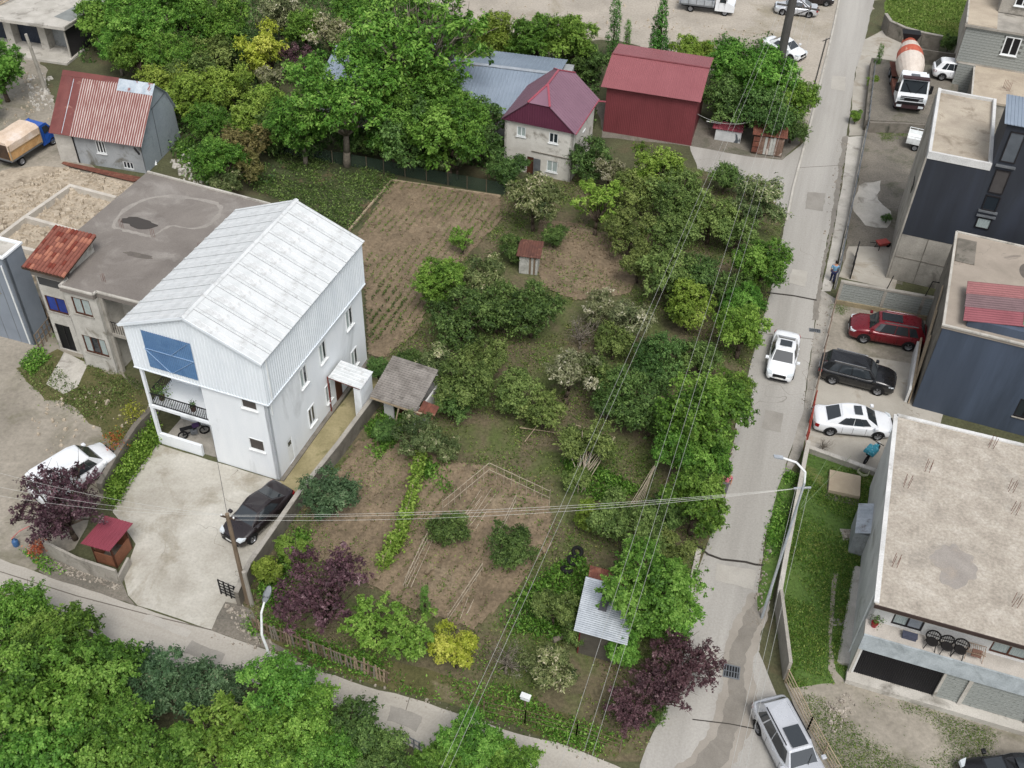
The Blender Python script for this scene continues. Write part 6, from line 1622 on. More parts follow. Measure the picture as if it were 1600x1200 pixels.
# cab of a light truck, shared by three trucks
def truck_cab(root, pm, x0, x1, W, zf, H, snub=.35, dark=True):
    w = W/2; mb = MB()
    prof = [(x0, zf), (x1, zf), (x1+.02, zf+.55), (x1-snub, zf+.85), (x1-snub-.42, H), (x0, H)]
    n = len(prof); vs = []
    for s, k in ((1, 1), (-1, 1)):
        for i, (x, z) in enumerate(prof): vs.append((x, s*w*(1 if z < zf+.9 else .9), z))
    mb.add(vs, [tuple(range(n)), tuple(range(n, 2*n))[::-1]]+[(i, (i+1) % n, n+(i+1) % n, n+i) for i in range(n)])
    mb.build('cab', pm, root, bevel=.05)
    a, b = Vector((x1-snub, 0, zf+.85)), Vector((x1-snub-.42, 0, H)); d = b-a; nr = Vector((d.z, 0, -d.x)).normalized()
    p = MB(); P = [a+d*.08+Vector((0, -w*.88, 0)), a+d*.08+Vector((0, w*.88, 0)), a+d*.88+Vector((0, w*.80, 0)), a+d*.88+Vector((0, -w*.80, 0))]
    p.hexa(P+[q+nr*.015 for q in P]); p.build('windscreen', CARGLASS, root)
    for s in (1, -1):
        p = MB(); zl, zh = zf+.86, H-.14
        yl, yh = s*w*.995, s*w*.915
        Q = [Vector((x1-snub-.12, yl, zl)), Vector((x0+.35, yl, zl)), Vector((x0+.35, yh, zh)), Vector((x1-snub-.42, yh, zh))]
        o_ = Vector((0, s*.012, 0)); p.hexa(Q+[q+o_ for q in Q]); p.build('side_window', CARGLASS, root)
        m = MB(); m.box(x1-snub-.25, x1-snub-.12, min(s*w, s*(w+.18)), max(s*w, s*(w+.18)), zf+.9, zf+1.2); m.build('mirror', BLACKPLASTIC, root)
        m = MB(); m.box(x1-.02, x1+.035, min(s*w*.55, s*w*.92), max(s*w*.55, s*w*.92), zf+.28, zf+.46); m.build('headlight', LAMPGLASS, root)
        m = MB(); m.box(x0+.3, x0+.31, s*w-.004, s*w+.006, zf+.1, zf+.9); m.box(x1-snub-.2, x1-snub-.19, s*w-.004, s*w+.006, zf+.1, zf+.8); m.build('door_seam', BLACKPLASTIC, root)
    m = MB(); m.box(x1-.0, x1+.05, -w*.9, w*.9, zf-.05, zf+.16); m.build('bumper', BLACKPLASTIC, root)
    m = MB(); m.box(x1+.0, x1+.03, -w*.48, w*.48, zf+.26, zf+.48); m.build('grille', BLACKPLASTIC, root)

# canvas truck with blue cab
BLU = paint('truck_blue', (34, 84, 170), 0, .35)
bt = thing('canvas_truck', 'light truck with blue cab and faded orange canvas box on the dirt lot', 'truck', (0, 0, 0), 0)
truck_cab(bt, BLU, .75, 2.55, 1.85, .5, 2.05, .55)
CANV = M('faded_canvas', (214, 196, 178), (196, 174, 152), sc=1.2, rough=.85, stain=(224, 212, 202), stain_sc=1.1)
CANO = M('orange_canvas', (198, 158, 108), (176, 136, 90), sc=2, rough=.85, stain=(202, 174, 132), stain_sc=1.4)
mb = MB(); mb.box(-2.75, .65, -1.02, 1.02, .78, .95); mb.build('bed', GREYMETAL, bt)
mb = MB(); mb.box(-2.75, .62, -1.04, 1.04, .95, 1.7); mb.build('side_cover', CANO, bt)
prof = [(-1.05, 1.7), (-1.05, 2.2), (-.8, 2.42), (0, 2.5), (.8, 2.42), (1.05, 2.2), (1.05, 1.7)]
mb = MB(); loft(mb, [[(x, y, z+dz) for y, z in prof] for x, dz in ((-2.76, 0), (-1.9, .03), (-1.05, -.02), (-.2, .03), (.64, 0))]); mb.build('canvas_top', CANV, bt, smooth=False)
mb = MB(); mb.box(-2.79, -2.7, -.9, .9, 1.0, 2.2); mb.build('rear_opening', DARKWOOD, bt)
for s in (1, -1):
    mb = MB()
    for x in (-2.72, .58): mb.box(x-.05, x+.05, s*1.06-.02, s*1.06+.02, .9, 2.2)
    mb.bar((-2.72, s*1.07, 1.7), (.6, s*1.07, 1.7), .05); mb.build('canvas_frame', PALEWOOD, bt)
    for x in (1.75, -1.75): wheel(bt, x, s*.82, .36, .22, s)
mb = MB(); mb.box(-2.6, 2.3, -.5, .5, .45, .78); mb.build('chassis', BLACKPLASTIC, bt)
put_wheels(bt, (84, 227), (37, 258), 1.95)

# white flatbed truck at the top edge
ft = thing('flatbed_truck', 'white light truck with grey dropside bed at the top edge', 'truck', (0, 0, 0), 0)
truck_cab(ft, WP, .9, 2.75, 1.9, .5, 2.1, .75)
mb = MB(); mb.box(-2.8, .75, -1.05, 1.05, .75, .9); mb.build('bed', GREYMETAL, ft)
for nm, bx in (('dropside', (-2.8, .75, -1.06, -1.0, .9, 1.45)), ('dropside', (-2.8, .75, 1.0, 1.06, .9, 1.45)), ('headboard', (.69, .75, -1.0, 1.0, .9, 1.6)), ('tailboard', (-2.8, -2.74, -1.0, 1.0, .9, 1.45))): MB().box(*bx).build(nm, GALV, ft)
mb = MB()
for k in range(5):
    for s in (1, -1): mb.box(-2.7+k*.8, -2.64+k*.8, s*1.07-.02, s*1.07+.02, .85, 1.45)
mb.build('stanchion', GREYMETAL, ft)
for s in (1, -1):
    for x in (1.9, -1.6): wheel(ft, x, s*.82, .36, .22, s)
MB().box(-2.6, 2.4, -.5, .5, .42, .75).build('chassis', BLACKPLASTIC, ft)
put_wheels(ft, (1131, 25), (1074, 18), 1.9)

# small white pickup bed beside the navy building
pk = thing('pickup_truck', 'small white dropside pickup half hidden by the navy building', 'truck', (0, 0, 0), 0)
truck_cab(pk, WP, .6, 2.0, 1.65, .45, 1.8, .15)
MB().box(-2.0, .55, -.82, .82, .62, .75).build('bed', WHITEFRAME, pk)
for nm, bx in (('dropside', (-2.0, .55, -.84, -.79, .75, 1.12)), ('dropside', (-2.0, .55, .79, .84, .75, 1.12)), ('tailboard', (-2.0, -1.95, -.79, .79, .75, 1.12))): MB().box(*bx).build(nm, WHITEFRAME, pk)
mb = MB()
for s in (1, -1):
    mb.bar((-2.0, s*.82, 1.3), (.55, s*.82, 1.3), .04)
    for k in range(5): mb.bar((-2.0+k*.63, s*.82, 1.1), (-2.0+k*.63, s*.82, 1.3), .04)
mb.bar((-2.0, -.8, 1.3), (-2.0, .8, 1.3), .04); mb.build('bed_rail', WHITEFRAME, pk)
for s in (1, -1):
    for x in (1.3, -1.2): wheel(pk, x, s*.7, .3, .18, s)
MB().box(-1.8, 1.8, -.4, .4, .36, .62).build('chassis', BLACKPLASTIC, pk)
put(pk, G(1452, 235), G(1488, 243))

# concrete mixer
mx = thing('mixer_truck', 'white concrete mixer truck with white and orange striped drum', 'truck', (0, 0, 0), 0)
ORB = M('drum_orange', (186, 96, 74), (164, 82, 64), sc=1.2, rough=.6, stain=(200, 170, 150), stain_sc=1.6, stain_lo=.6)
DRW = M('drum_white', (208, 198, 188), (190, 178, 166), sc=1.0, rough=.6, stain=(158, 132, 116), stain_sc=1.2, stain_lo=.58)
truck_cab(mx, WP, 2.6, 4.35, 2.5, 1.0, 3.05, .12)
mb = MB()
for z in (1.32, 1.46, 1.6): mb.box(4.36, 4.40, -.95, .95, z, z+.07)
mb.build('grille_slat', BLACKPLASTIC, mx)
mb = MB(); mb.box(3.55, 4.05, -1.1, 1.1, 3.05, 3.16); mb.build('sun_visor', M('dark_maroon_trim', (64, 46, 48), rough=.6), mx)
mb = MB(); mb.box(3.0, 3.4, -.35, .35, 3.05, 3.12); mb.build('roof_hatch', GREYMETAL, mx)
for s in (1, -1):
    mb = MB(); mb.box(3.9, 4.0, min(s*1.3, s*1.55), max(s*1.3, s*1.55), 1.9, 2.6); mb.bar((3.9, s*1.2, 2.6), (3.95, s*1.4, 2.6), .04); mb.build('mirror', BLACKPLASTIC, mx)
    mb = MB(); mb.bar((4.26, s*.2, 1.95), (4.0, s*.75, 2.7), .035); mb.build('wiper', BLACKPLASTIC, mx)
    mb = MB(); mb.box(4.36, 4.42, min(s*.7, s*1.12), max(s*.7, s*1.12), .68, .86); mb.build('fog_lamp', LAMPGLASS, mx)
MB().box(2.5, 4.35, -1.22, 1.22, .55, 1.0).build('lower_cab', M('dark_maroon_trim', (64, 46, 48), rough=.6), mx)
MB().box(-4.2, 2.5, -.45, .45, .8, 1.1).build('chassis', RUST, mx)
def drum(mbx, p0, p1, prof, mats):
    d = (Vector(p1)-Vector(p0)); L_ = d.length; q = Vector((0, 0, 1)).rotation_difference(d.normalized())
    for (a, ra), (b, rb), mi in prof:
        n = 20; vs = []
        for t, r_ in ((a, ra), (b, rb)):
            for i in range(n):
                ang = 2*PI*i/n; vs.append(Vector(p0)+q @ Vector((r_*math.cos(ang), r_*math.sin(ang), t*L_)))
        mbx.add(vs, [(i, (i+1) % n, n+(i+1) % n, n+i) for i in range(n)]+[tuple(range(n))[::-1], tuple(range(n, 2*n))], mi)
mb = MB(); drum(mb, (1.9, 0, 1.95), (-3.6, 0, 3.0), [((0, .45), (.16, .98), 0), ((.16, .98), (.34, 1.18), 0), ((.34, 1.18), (.5, 1.2), 0), ((.5, 1.2), (.68, 1.1), 1), ((.68, 1.1), (.86, .82), 0), ((.86, .82), (.97, .6), 1), ((.97, .6), (1.0, .66), 1)], None)
mb.build('drum', [DRW, ORB], mx, smooth=False)
mb = MB(); mb.hexa(((-4.0, -.5, 3.1), (-3.4, -.5, 3.1), (-3.4, .5, 3.1), (-4.0, .5, 3.1), (-4.3, -.8, 3.9), (-3.3, -.8, 3.9), (-3.3, .8, 3.9), (-4.3, .8, 3.9))); mb.build('hopper', BLACKPLASTIC, mx)
mb = MB(); mb.bar((-3.9, 0, 2.4), (-4.9, .5, 1.3), .5, .1); mb.build('chute', GREYMETAL, mx)
mb = MB()
for s in (1, -1): mb.bar((-3.6, s*.6, 1.1), (-3.7, s*.5, 3.0), .12); mb.bar((-2.4, s*.6, 1.1), (-3.5, s*.5, 2.8), .1)
mb.build('drum_stand', RUST, mx)
mb = MB(); mb.tube((2.35, -1.0, 2.75), (2.35, 1.0, 2.75), .28, n=14); mb.build('water_tank', WHITE, mx)
for s in (1, -1):
    for x in (3.3, -1.2, -2.6): wheel(mx, x, s*.98, .52, .32, s)
    mb = MB(); mb.box(-.2, 2.3, s*1.0-.25, s*1.0+.25, .6, 1.05); mb.build('side_tank', RUST, mx)
    mb = MB(); mb.box(-3.4, -.4, s*1.0-.24, s*1.0+.24, 1.12, 1.16); mb.build('mudguard', RUST, mx)
put(mx, G(1411, 143, 1.0), G(1419, 190, 1.0), 1.0)

# two wheelers
def motorbike(name, label, cover=None):
    t = thing(name, label, 'motorbike', (0, 0, 0), 0)
    for x in (.62, -.62):
        w_ = MB(); w_.lathe([(.24, -.05), (.30, -.04), (.31, 0), (.30, .04), (.24, .05), (.24, -.05)], 18, (x, 0, .31), 'y'); wo_ = w_.build('wheel', RUBBER, t)
        sp_ = MB()
        for k in range(6): sp_.bar((x, 0, .31), (x+.24*math.cos(k*PI/3), 0, .31+.24*math.sin(k*PI/3)), .02)
        sp_.build('spoke', ALLOY, wo_)
    f = MB(); f.bar((.62, 0, .31), (.42, 0, .95), .06); f.bar((.42, 0, .85), (-.1, 0, .45), .07); f.bar((-.62, 0, .31), (0, 0, .42), .06); f.bar((-.62, 0, .33), (-.5, 0, .72), .05); f.bar((.42, 0, .82), (-.5, 0, .72), .06); f.build('frame', BLACKMETAL, t)
    e = MB(); e.box(-.18, .22, -.16, .16, .28, .55); e.build('engine', GREYMETAL, t, bevel=.03)
    k = MB(); k.box(-.02, .4, -.13, .13, .74, .95); k.build('fuel_tank', cover or M('tank_purple', (66, 48, 84), rough=.3, fine=0), t, bevel=.05)
    s = MB(); s.box(-.72, 0, -.12, .12, .74, .84); s.build('seat', BLACKPLASTIC, t, bevel=.03)
    hb = MB(); hb.bar((.4, -.36, 1.02), (.4, .36, 1.02), .035); hb.build('handlebar', BLACKMETAL, t)
    hl = MB(); hl.lathe([(.001, .1), (.09, .08), (.1, 0), (.001, -.04)], 10, (.5, 0, .88), 'x'); hl.build('headlight', LAMPGLASS, t)
    return t
m = motorbike('motorbike', 'dark motorbike parked in the porch of the white house')
c = wh.matrix_world if False else None
p = Vector(wh.location)+Matrix.Rotation(wh.rotation_euler.z, 3, 'Z') @ Vector((-6.3, 1.2, .05)); m.location = p; m.rotation_euler = (0, 0, math.radians(25))
m = motorbike('motorbike', 'black motorbike with turquoise cover on the tank behind the white parked car', M('turquoise_cover', (66, 150, 168), (50, 120, 140), sc=8, stain=(210, 225, 228), stain_sc=9, stain_lo=.6, stain_hi=.64))
put(m, G(1360, 716), G(1372, 704))
cv = MB(); cv.hexa(((-.75, -.34, .86), (.0, -.34, .86), (.0, .34, .86), (-.75, .34, .86), (-.7, -.28, 1.12), (-.06, -.28, 1.12), (-.06, .28, 1.12), (-.7, .28, 1.12))); cv.build('cover', MATS['turquoise_cover'], m, bevel=.05)
# ------------------------------------------------------------------ poles, lamps, wires
tall = G(1203, 170)
tp = thing('steel_pole', 'tall dark steel power pole rising from the trees at the top', 'power pole', tuple(tall))
mb = MB(); mb.tube((0, 0, -.2), (0, 0, 16), .42, .30, 12); mb.build('shaft', M('dark_steel', (84, 82, 80), (70, 68, 66), sc=1, rough=.6, fine=.05), tp)
PA = Vector((1, -.28, 0)).normalized()
mb = MB(); mb.bar(PA*-1.2+Vector((0, 0, 9.3)), PA*2.3+Vector((0, 0, 9.3)), .12); mb.bar(Vector((0, 0, 8.4)), PA*1.6+Vector((0, 0, 9.25)), .08); mb.bar(Vector((0, 0, 10.3)), PA*1.4+Vector((0, 0, 9.35)), .06); mb.build('crossarm', MATS['dark_steel'], tp)
for k in (.9, 1.5, 2.1):
    mb = MB(); mb.lathe([(.02, 0), (.07, .03), (.05, .08), (.07, .12), (.05, .17), (.02, .2)], 8, tuple(PA*k+Vector((0, 0, 9.35)))); mb.build('insulator', BROWNFRAME, tp)

wp = G(388, 943)
wpo = thing('wooden_pole', 'old wooden utility pole leaning beside the yard gate', 'utility pole', tuple(wp))
WT = Vector((-.12, .25, 6.6))
mb = MB(); mb.tube((0, 0, -.2), WT, .13, .10, 8); mb.build('shaft', WOOD, wpo)
mb = MB(); mb.tube((.22, -.1, -.2), (.14, 0, 2.6), .12, .11, 8); mb.build('concrete_stub', CONC, wpo)
mb = MB(); mb.bar(WT+Vector((-.35, .1, -.25)), WT+Vector((.35, -.1, -.25)), .07); mb.build('crossarm', DARKWOOD, wpo)
for s in (-.3, 0, .3):
    mb = MB(); mb.lathe([(.015, 0), (.045, .02), (.045, .09), (.015, .11)], 8, tuple(WT+Vector((s, -s*.28, -.21)))); mb.build('insulator', WHITEFRAME, wpo)

lp = G(1190, 966)
lpo = thing('street_lamp', 'light grey street lamp pole beside the lawn wall on the east road', 'street lamp', tuple(lp))
LT = Vector((.35, .9, 9.2))
mb = MB(); mb.tube((0, 0, -.1), LT, .075, .055, 10); mb.build('shaft', GALV, lpo)
mb = MB(); mb.path([LT, LT+Vector((-.05, .15, .55)), LT+Vector((-.5, .35, .95)), LT+Vector((-1.1, .5, 1.05))], .05, 6); mb.build('arm', WHITEFRAME, lpo)
mb = MB(); mb.hexa([LT+Vector(v) for v in ((-1.1, .42, 1.0), (-1.5, .5, 1.02), (-1.5, .68, 1.02), (-1.1, .6, 1.0), (-1.1, .42, 1.1), (-1.5, .5, 1.08), (-1.5, .68, 1.08), (-1.1, .6, 1.1))]); mb.build('lamp_head', GALV, lpo)
mb = MB(); mb.bar(LT+Vector((-.4, 0, -.4)), LT+Vector((.4, .1, -.4)), .07); mb.build('crossarm', GALV, lpo)

l2 = G(432, 1078)
l2o = thing('street_lamp', 'white street lamp with oval head standing at the south road below the gate', 'street lamp', tuple(l2))
mb = MB(); mb.path([(0, 0, -.1), (0, 0, 3.4), (-.12, .05, 4.4), (-.05, .35, 5.6), (.1, .6, 6.1)], .07, 8, r_end=.045); mb.build('shaft', WHITEFRAME, l2o)
mb = MB(); loft(mb, [[(c_[0]+r_*.7*math.cos(t), c_[1]+r_*math.sin(t)*.35, c_[2]+r_*.35*math.sin(t)) for t in [2*PI*i/10 for i in range(10)]] for c_, r_ in (((.08, .55, 6.02), .05), ((.13, .68, 6.16), .2), ((.2, .86, 6.34), .26), ((.27, 1.04, 6.5), .2), ((.3, 1.12, 6.58), .06))]); mb.build('lamp_head', GREYMETAL, l2o, smooth=True)

p0 = G(71, 140)
cp = thing('concrete_pole', 'short leaning pale concrete pole in front of the top left garage', 'utility pole', tuple(p0))
mb = MB(); mb.tube((0, 0, -.2), (-.35, .1, 5.0), .2, .13, 8); mb.build('shaft', CONC, cp)
p0 = G(1262, 172)
rp = thing('road_pole', 'thin dark lattice post at the left edge of the upper east road', 'post', tuple(p0))
mb = MB(); mb.tube((0, 0, 0), (.3, .5, 6.4), .07, .06, 6); mb.bar((.0, .4, 6.2), (.6, .6, 6.4), .06); mb.build('shaft', M('dark_steel', (84, 82, 80)), rp)

WIRE = M('aluminium_wire', (186, 186, 182), rough=.5, metal=.2, fine=0)
WIRED = M('dark_cable', (92, 92, 92), rough=.6, fine=0)
def wire(a, b, sag, label, r=.0065, m=None, n=22, cat='cable'):
    a = Vector(a); b = Vector(b); mb = MB(); c_ = (a+b)/2
    pts = [a.lerp(b, i/n)-Vector((0, 0, sag*4*(i/n)*(1-i/n)))-c_ for i in range(n+1)]
    mb.path(pts, r, 4)
    o_ = mb.build('wire', m or WIRE); o_.location = c_
    return tag(o_, label, cat, 'overhead wires')
for (k, q, nm) in ((.9, (842, 1300), 'left'), (1.5, (874, 1300), 'middle'), (2.1, (889, 1300), 'right')):
    wire(tall+PA*k+Vector((0, 0, 9.55)), G(q[0], q[1], 9.0), .55, nm+' wire of the three running from the steel pole crossarm down over the garden')
for dx, nm in ((-.15, 'left'), (.2, 'right')):
    e = G(672+dx*36, 1250, 8.5)
    wire(tall+Vector((dx-.2, -.3, 12.2)), e, .9, nm+' wire of the close pair crossing the orchard from the steel pole')
wp_top = wp+WT; lp_top = lp+LT
for k, (dz, s, nm) in enumerate(((-.1, .5, 'upper'), (-.16, .62, 'middle'), (-.4, .75, 'lowest'))):
    wire(wp_top+Vector((.3*(k-1), 0, dz)), lp_top+Vector((.12*k, .0, -.35-dz*.2)), s, nm+' cross wire from the wooden pole to the grey lamp pole')
for k, (px, py, nm) in enumerate(((-60, 722, 'upper'), (-60, 748, 'middle'), (-60, 764, 'lower'))):
    wire(wp_top+Vector((-.3+.3*k, .08, -.15)), G(px, py, 6.2-.2*k), .5, nm+' wire leaving the wooden pole to the left edge')
for k, (px, nm) in enumerate(((1118, 'left'), (1130, 'middle'), (1142, 'right'))):
    wire(lp_top+Vector((-.3+.3*k, .05, -.35)), G(px, 1310, 7.6), .4, nm+' wire running from the grey lamp pole down past the silver car')
wire(wp_top+Vector((0, 0, -.2)), Vector(wh.location)+Matrix.Rotation(wh.rotation_euler.z, 3, 'Z') @ Vector((-3.9, -.05, 3.0)), .25, 'thin dark service cable from the wooden pole to the white house porch', .012, WIRED)
wire(G(1090, 178, 3.9), G(1174, 190, 2.4), .5, 'slack pale cable from the red barn to the brown plank shed', .014)

# ------------------------------------------------------------------ walls and fences
def wall_run(name, label, px, h, t, m, cap=None, cat='wall', seg=2.2, z0=-.05, capw=.06, jitter=.0):
    pts = [G(x, y) for x, y in px]; c_ = pts[0]
    root = thing(name, label, cat, tuple(c_))
    for a, b in zip(pts[:-1], pts[1:]):
        L_ = (b-a).length; n = max(1, round(L_/seg))
        for i in range(n):
            p, q = a.lerp(b, i/n)-c_, a.lerp(b, (i+1)/n)-c_
            d_ = (q-p).normalized()*.006; hh = h+rnd.uniform(-jitter, jitter)
            mb = MB(); mb.bar(p+d_+Vector((0, 0, hh/2+z0/2)), q-d_+Vector((0, 0, hh/2+z0/2)), t, hh-z0); mb.build('panel', m, root)
        if cap:
            mb = MB(); mb.bar(a-c_+Vector((0, 0, h+.03)), b-c_+Vector((0, 0, h+.03)), t+capw, .07); mb.build('coping', cap, root)
    return root

wall_run('yard_wall', 'grey concrete wall between the white house path and the garden', [(592, 632), (530, 716), (470, 792), (394, 902), (374, 948)], 1.15, .2, CONCDARK, CONC)
wall_run('front_wall', 'low concrete panel wall at the left corner of the yard by the south road', [(76, 866), (128, 892), (188, 912)], 1.1, .14, CONC, None)
wall_run('front_wall', 'short concrete wall return beside the red roofed hut', [(188, 912), (204, 882)], .6, .12, CONC, None)
wall_run('bed_wall', 'low grey wall along the flower bed beside the white van', [(246, 648), (216, 680), (186, 726), (160, 772)], .85, .3, CONCDARK, None, jitter=.04)
wall_run('lawn_wall', 'long pale wall between the lawn and the gutter of the east road', [(1258, 706), (1224, 880), (1212, 948)], .9, .18, CONC, CONCLIGHT)
wall_run('lawn_wall', 'high concrete panel wall at the lower end of the lawn', [(1212, 948), (1226, 1062)], 1.5, .16, CONC, None)
wall_run('pad_wall', 'low wall between the parking pad and the lawn', [(1262, 706), (1318, 726), (1380, 748)], .38, .22, CONC, CONCLIGHT)
wall_run('retaining_wall', 'dark retaining wall holding the raised mixer truck lot', [(1354, 206), (1410, 208), (1474, 213)], .95, .25, CONCDARK, None)
wall_run('curved_wall', 'curved stone wall between the meadow and the lane at the top right', [(1378, 44), (1386, 56), (1408, 66), (1436, 74), (1466, 80)], 1.5, .25, CONCDARK, CONC, seg=1.6)
wall_run('boundary_wall', 'grey wall behind the mixer truck beside the small white car', [(1424, 100), (1460, 106), (1492, 110)], 1.6, .2, CONCDARK, None)
# block wall at the gravel yard
a, b = G(1304, 474), G(1462, 503)
d = b-a
bw = thing('block_wall', 'block wall with concrete posts behind the dark red car', 'wall', tuple(a), math.atan2(d.y, d.x))
L_ = d.length
blocks(bw, MF(0), .2, L_*.43, .35, 1.75, .42, .2, seed=8); blocks(bw, MF(0), L_*.43+.2, L_*.8, .35, 1.75, .42, .2, seed=9); blocks(bw, MF(0), L_*.8+.2, L_, .35, 1.75, .42, .2, seed=10)
for x in (0, L_*.43, L_*.8): MB().box(x, x+.2, -.03, .2, 0, 1.8).build('post', CONC, bw)
MB().box(0, L_, -.04, .22, 1.76, 1.9).build('coping', CONC, bw); MB().box(0, L_, -.1, .25, 0, .36).build('footing', M('yellowed_concrete', (150, 138, 112), (124, 114, 92), sc=1), bw)
mb = MB(); mb.bar((L_*.45, .1, 1.9), (L_*.47, .1, 3.0), .05); mb.bar((L_*.82, .1, 1.9), (L_*.84, .1, 3.1), .05); mb.bar((L_*.84, .1, 3.1), (L_*1.0, .1, 3.1), .05); mb.build('iron_frame', BLACKMETAL, bw)

def rail_fence(name, label, px, h, nrail, pitch, m, cat='fence', pr=.03, rr=.02, base=None):
    pts = [G(x, y) for x, y in px]; c_ = pts[0]
    root = thing(name, label, cat, tuple(c_))
    for a, b in zip(pts[:-1], pts[1:]):
        n = max(1, round((b-a).length/pitch))
        for i in range(n+1):
            p = a.lerp(b, i/n)-c_; mb = MB(); mb.bar(p, p+Vector((0, 0, h)), pr*2); mb.build('post', m, root)
        for k in range(nrail):
            z = h*(k+1)/nrail-.04; mb = MB(); mb.bar(a-c_+Vector((0, 0, z)), b-c_+Vector((0, 0, z)), rr*2); mb.build('rail', m, root)
        if base:
            mb = MB(); mb.bar(a-c_+Vector((0, 0, .2)), b-c_+Vector((0, 0, .2)), .16, .5); mb.build('base', base, root)
    return root
rail_fence('roadside_fence', 'upper metal fence on a concrete base between the east road and the mixer lot', [(1362, 120), (1352, 208), (1334, 300)], 1.5, 4, 1.6, GREYMETAL, base=CONC)
rail_fence('roadside_fence', 'lower metal fence on a concrete base beside the pavement and the gravel yard', [(1334, 300), (1318, 380), (1304, 452)], 1.5, 4, 1.5, GREYMETAL, base=CONC)
rail_fence('roadside_fence', 'metal pipe fence along the dark red car bay at the east road', [(1304, 474), (1288, 545), (1268, 640)], 1.2, 3, 1.8, M('pale_rusty_rail', (138, 122, 108), (112, 98, 86), sc=2))
rail_fence('lower_fence', 'pale rail fence beside the silver car at the bottom edge', [(1226, 1066), (1262, 1140), (1310, 1224)], 1.1, 4, 1.7, PALEWOOD)
rail_fence('road_railing', 'short grey railing of the south road between the trees at the bottom', [(622, 1156), (664, 1178)], .8, 2, .3, GREYMETAL)
REDP = M('red_pipe', (150, 62, 48), (120, 52, 44), sc=2, rough=.6)
rail_fence('red_gate', 'red pipe gate behind the boot of the white parked car at the road', [(1268, 640), (1256, 704)], 1.6, 4, 1.2, REDP, 'gate')
rail_fence('red_gate', 'red pipe frame in front of the bonnet of the white parked car', [(1398, 680), (1382, 746)], 1.6, 2, 1.6, REDP, 'gate')
rail_fence('yard_gate', 'small rusty lattice gate leaf beside the wooden pole', [(346, 928), (378, 942)], 1.2, 5, .3, BLACKMETAL, 'gate')
rail_fence('black_gate', 'black metal gate behind the walking man', [(1328, 436), (1336, 402)], 1.4, 8, .9, BLACKMETAL, 'gate')
rail_fence('wire_fence', 'rusty garden wire fence on thin posts along the bottom of the garden', [(756, 1116), (820, 1130), (900, 1152), (968, 1176)], 1.1, 3, 2.0, WOOD, pr=.03, rr=.0065)
rail_fence('plank_fence', 'weathered wooden posts between the grey clad and the flat roofed house', [(62, 548), (84, 520), (70, 488)], 1.3, 3, .45, WOOD)
# mesh fence at the back of the plots
m, nt, b_, out = nodes_of('green_shade_net')
b_.inputs['Base Color'].default_value = (*lin((52, 72, 58)), 1); b_.inputs['Roughness'].default_value = .9; b_.inputs['Alpha'].default_value = .38
NET = m
pts = [G(x, y) for x, y in ((432, 240), (520, 256), (600, 270), (700, 290), (790, 306))]
nf = thing('net_fence', 'dark green net fence behind the crop plot and vegetable plot', 'fence', tuple(pts[0]))
for a, b in zip(pts[:-1], pts[1:]):
    mb = MB(); mb.bar(a-pts[0]+Vector((0, 0, .6)), b-pts[0]+Vector((0, 0, .6)), .02, 1.1); mb.build('net', NET, nf)
    for i in range(3): 
        p = a.lerp(b, i/3)-pts[0]; mb = MB(); mb.tube(p, p+Vector((0, 0, 1.2)), .035, n=5); mb.build('post', WOOD, nf)
# paling fence
pf_pts = [G(x, y) for x, y in ((398, 986), (430, 1000), (500, 1026), (560, 1050), (610, 1070))]
pf = thing('paling_fence', 'grey wooden paling fence along the south road under the purple tree', 'fence', tuple(pf_pts[0]))
pal = MB().hexa(((-.05, -.012, 0), (.05, -.012, 0), (.05, .012, 0), (-.05, .012, 0), (-.04, -.012, 1), (.04, -.012, 1), (.04, .012, 1), (-.04, .012, 1)))
pms = [pal.mesh('paling', m_) for m_ in (WOOD, PALEWOOD, M('grey_paling', (150, 144, 132), (120, 114, 104), sc=3))]
for a, b in zip(pf_pts[:-1], pf_pts[1:]):
    L_ = (b-a).length; n = int(L_/.17); yw_ = math.atan2((b-a).y, (b-a).x)
    for i in range(n):
        p = a.lerp(b, i/n)-pf_pts[0]
        inst('paling', rnd.choice(pms), pf, tuple(p), (rnd.uniform(-.08, .08), rnd.uniform(-.06, .06), yw_), (rnd.uniform(.8, 1.2), 1, rnd.uniform(.95, 1.3)))
    for z in (.35, .9):
        mb = MB(); mb.bar(a-pf_pts[0]+Vector((0, .04, z)), b-pf_pts[0]+Vector((0, .04, z)), .06); mb.build('rail', WOOD, pf)

# raised lot of the mixer
mb = MB(); mb.prism([(p.x, p.y) for p in [G(x, y, .98) for x, y in ((1362, 90), (1420, 98), (1500, 106), (1496, 150), (1478, 196), (1414, 190), (1352, 187))]], -.05, .98); mb.build('raised_lot', DGRAVEL)['kind'] = 'structure'
# ------------------------------------------------------------------ garden things
POLEW = M('bleached_pole', (180, 169, 150), (150, 139, 122), sc=3, rough=.85)
def poles(name, label, cat, segs, m=POLEW, r=.02):
    """segs: list of world point pairs, one pole each"""
    c_ = segs[0][0].copy(); c_.z = 0
    root = thing(name, label, cat, tuple(c_))
    for a, b in segs:
        mb = MB(); mb.tube(a-c_, b-c_, r, r*.7, 6); mb.build('pole', m, root)
    return root
def Z(p, z): return Vector((p.x, p.y, z))
def trellis(px0, px1, h, label, n=8, legs=True):
    a, b = G(*px0), G(*px1); seg = [(Z(a, h), Z(b, h))]
    for i in range(n+1):
        p = a.lerp(b, i/n); seg.append((Z(p, -.05), Z(p, h+.15)))
    seg.append((Z(a, h*.55), Z(b, h*.55)))
    return poles('bean_trellis', label, 'trellis', seg)
trellis((764, 746), (692, 806), 1.2, 'long bean trellis of thin poles on the left upper side of the tilled bed')
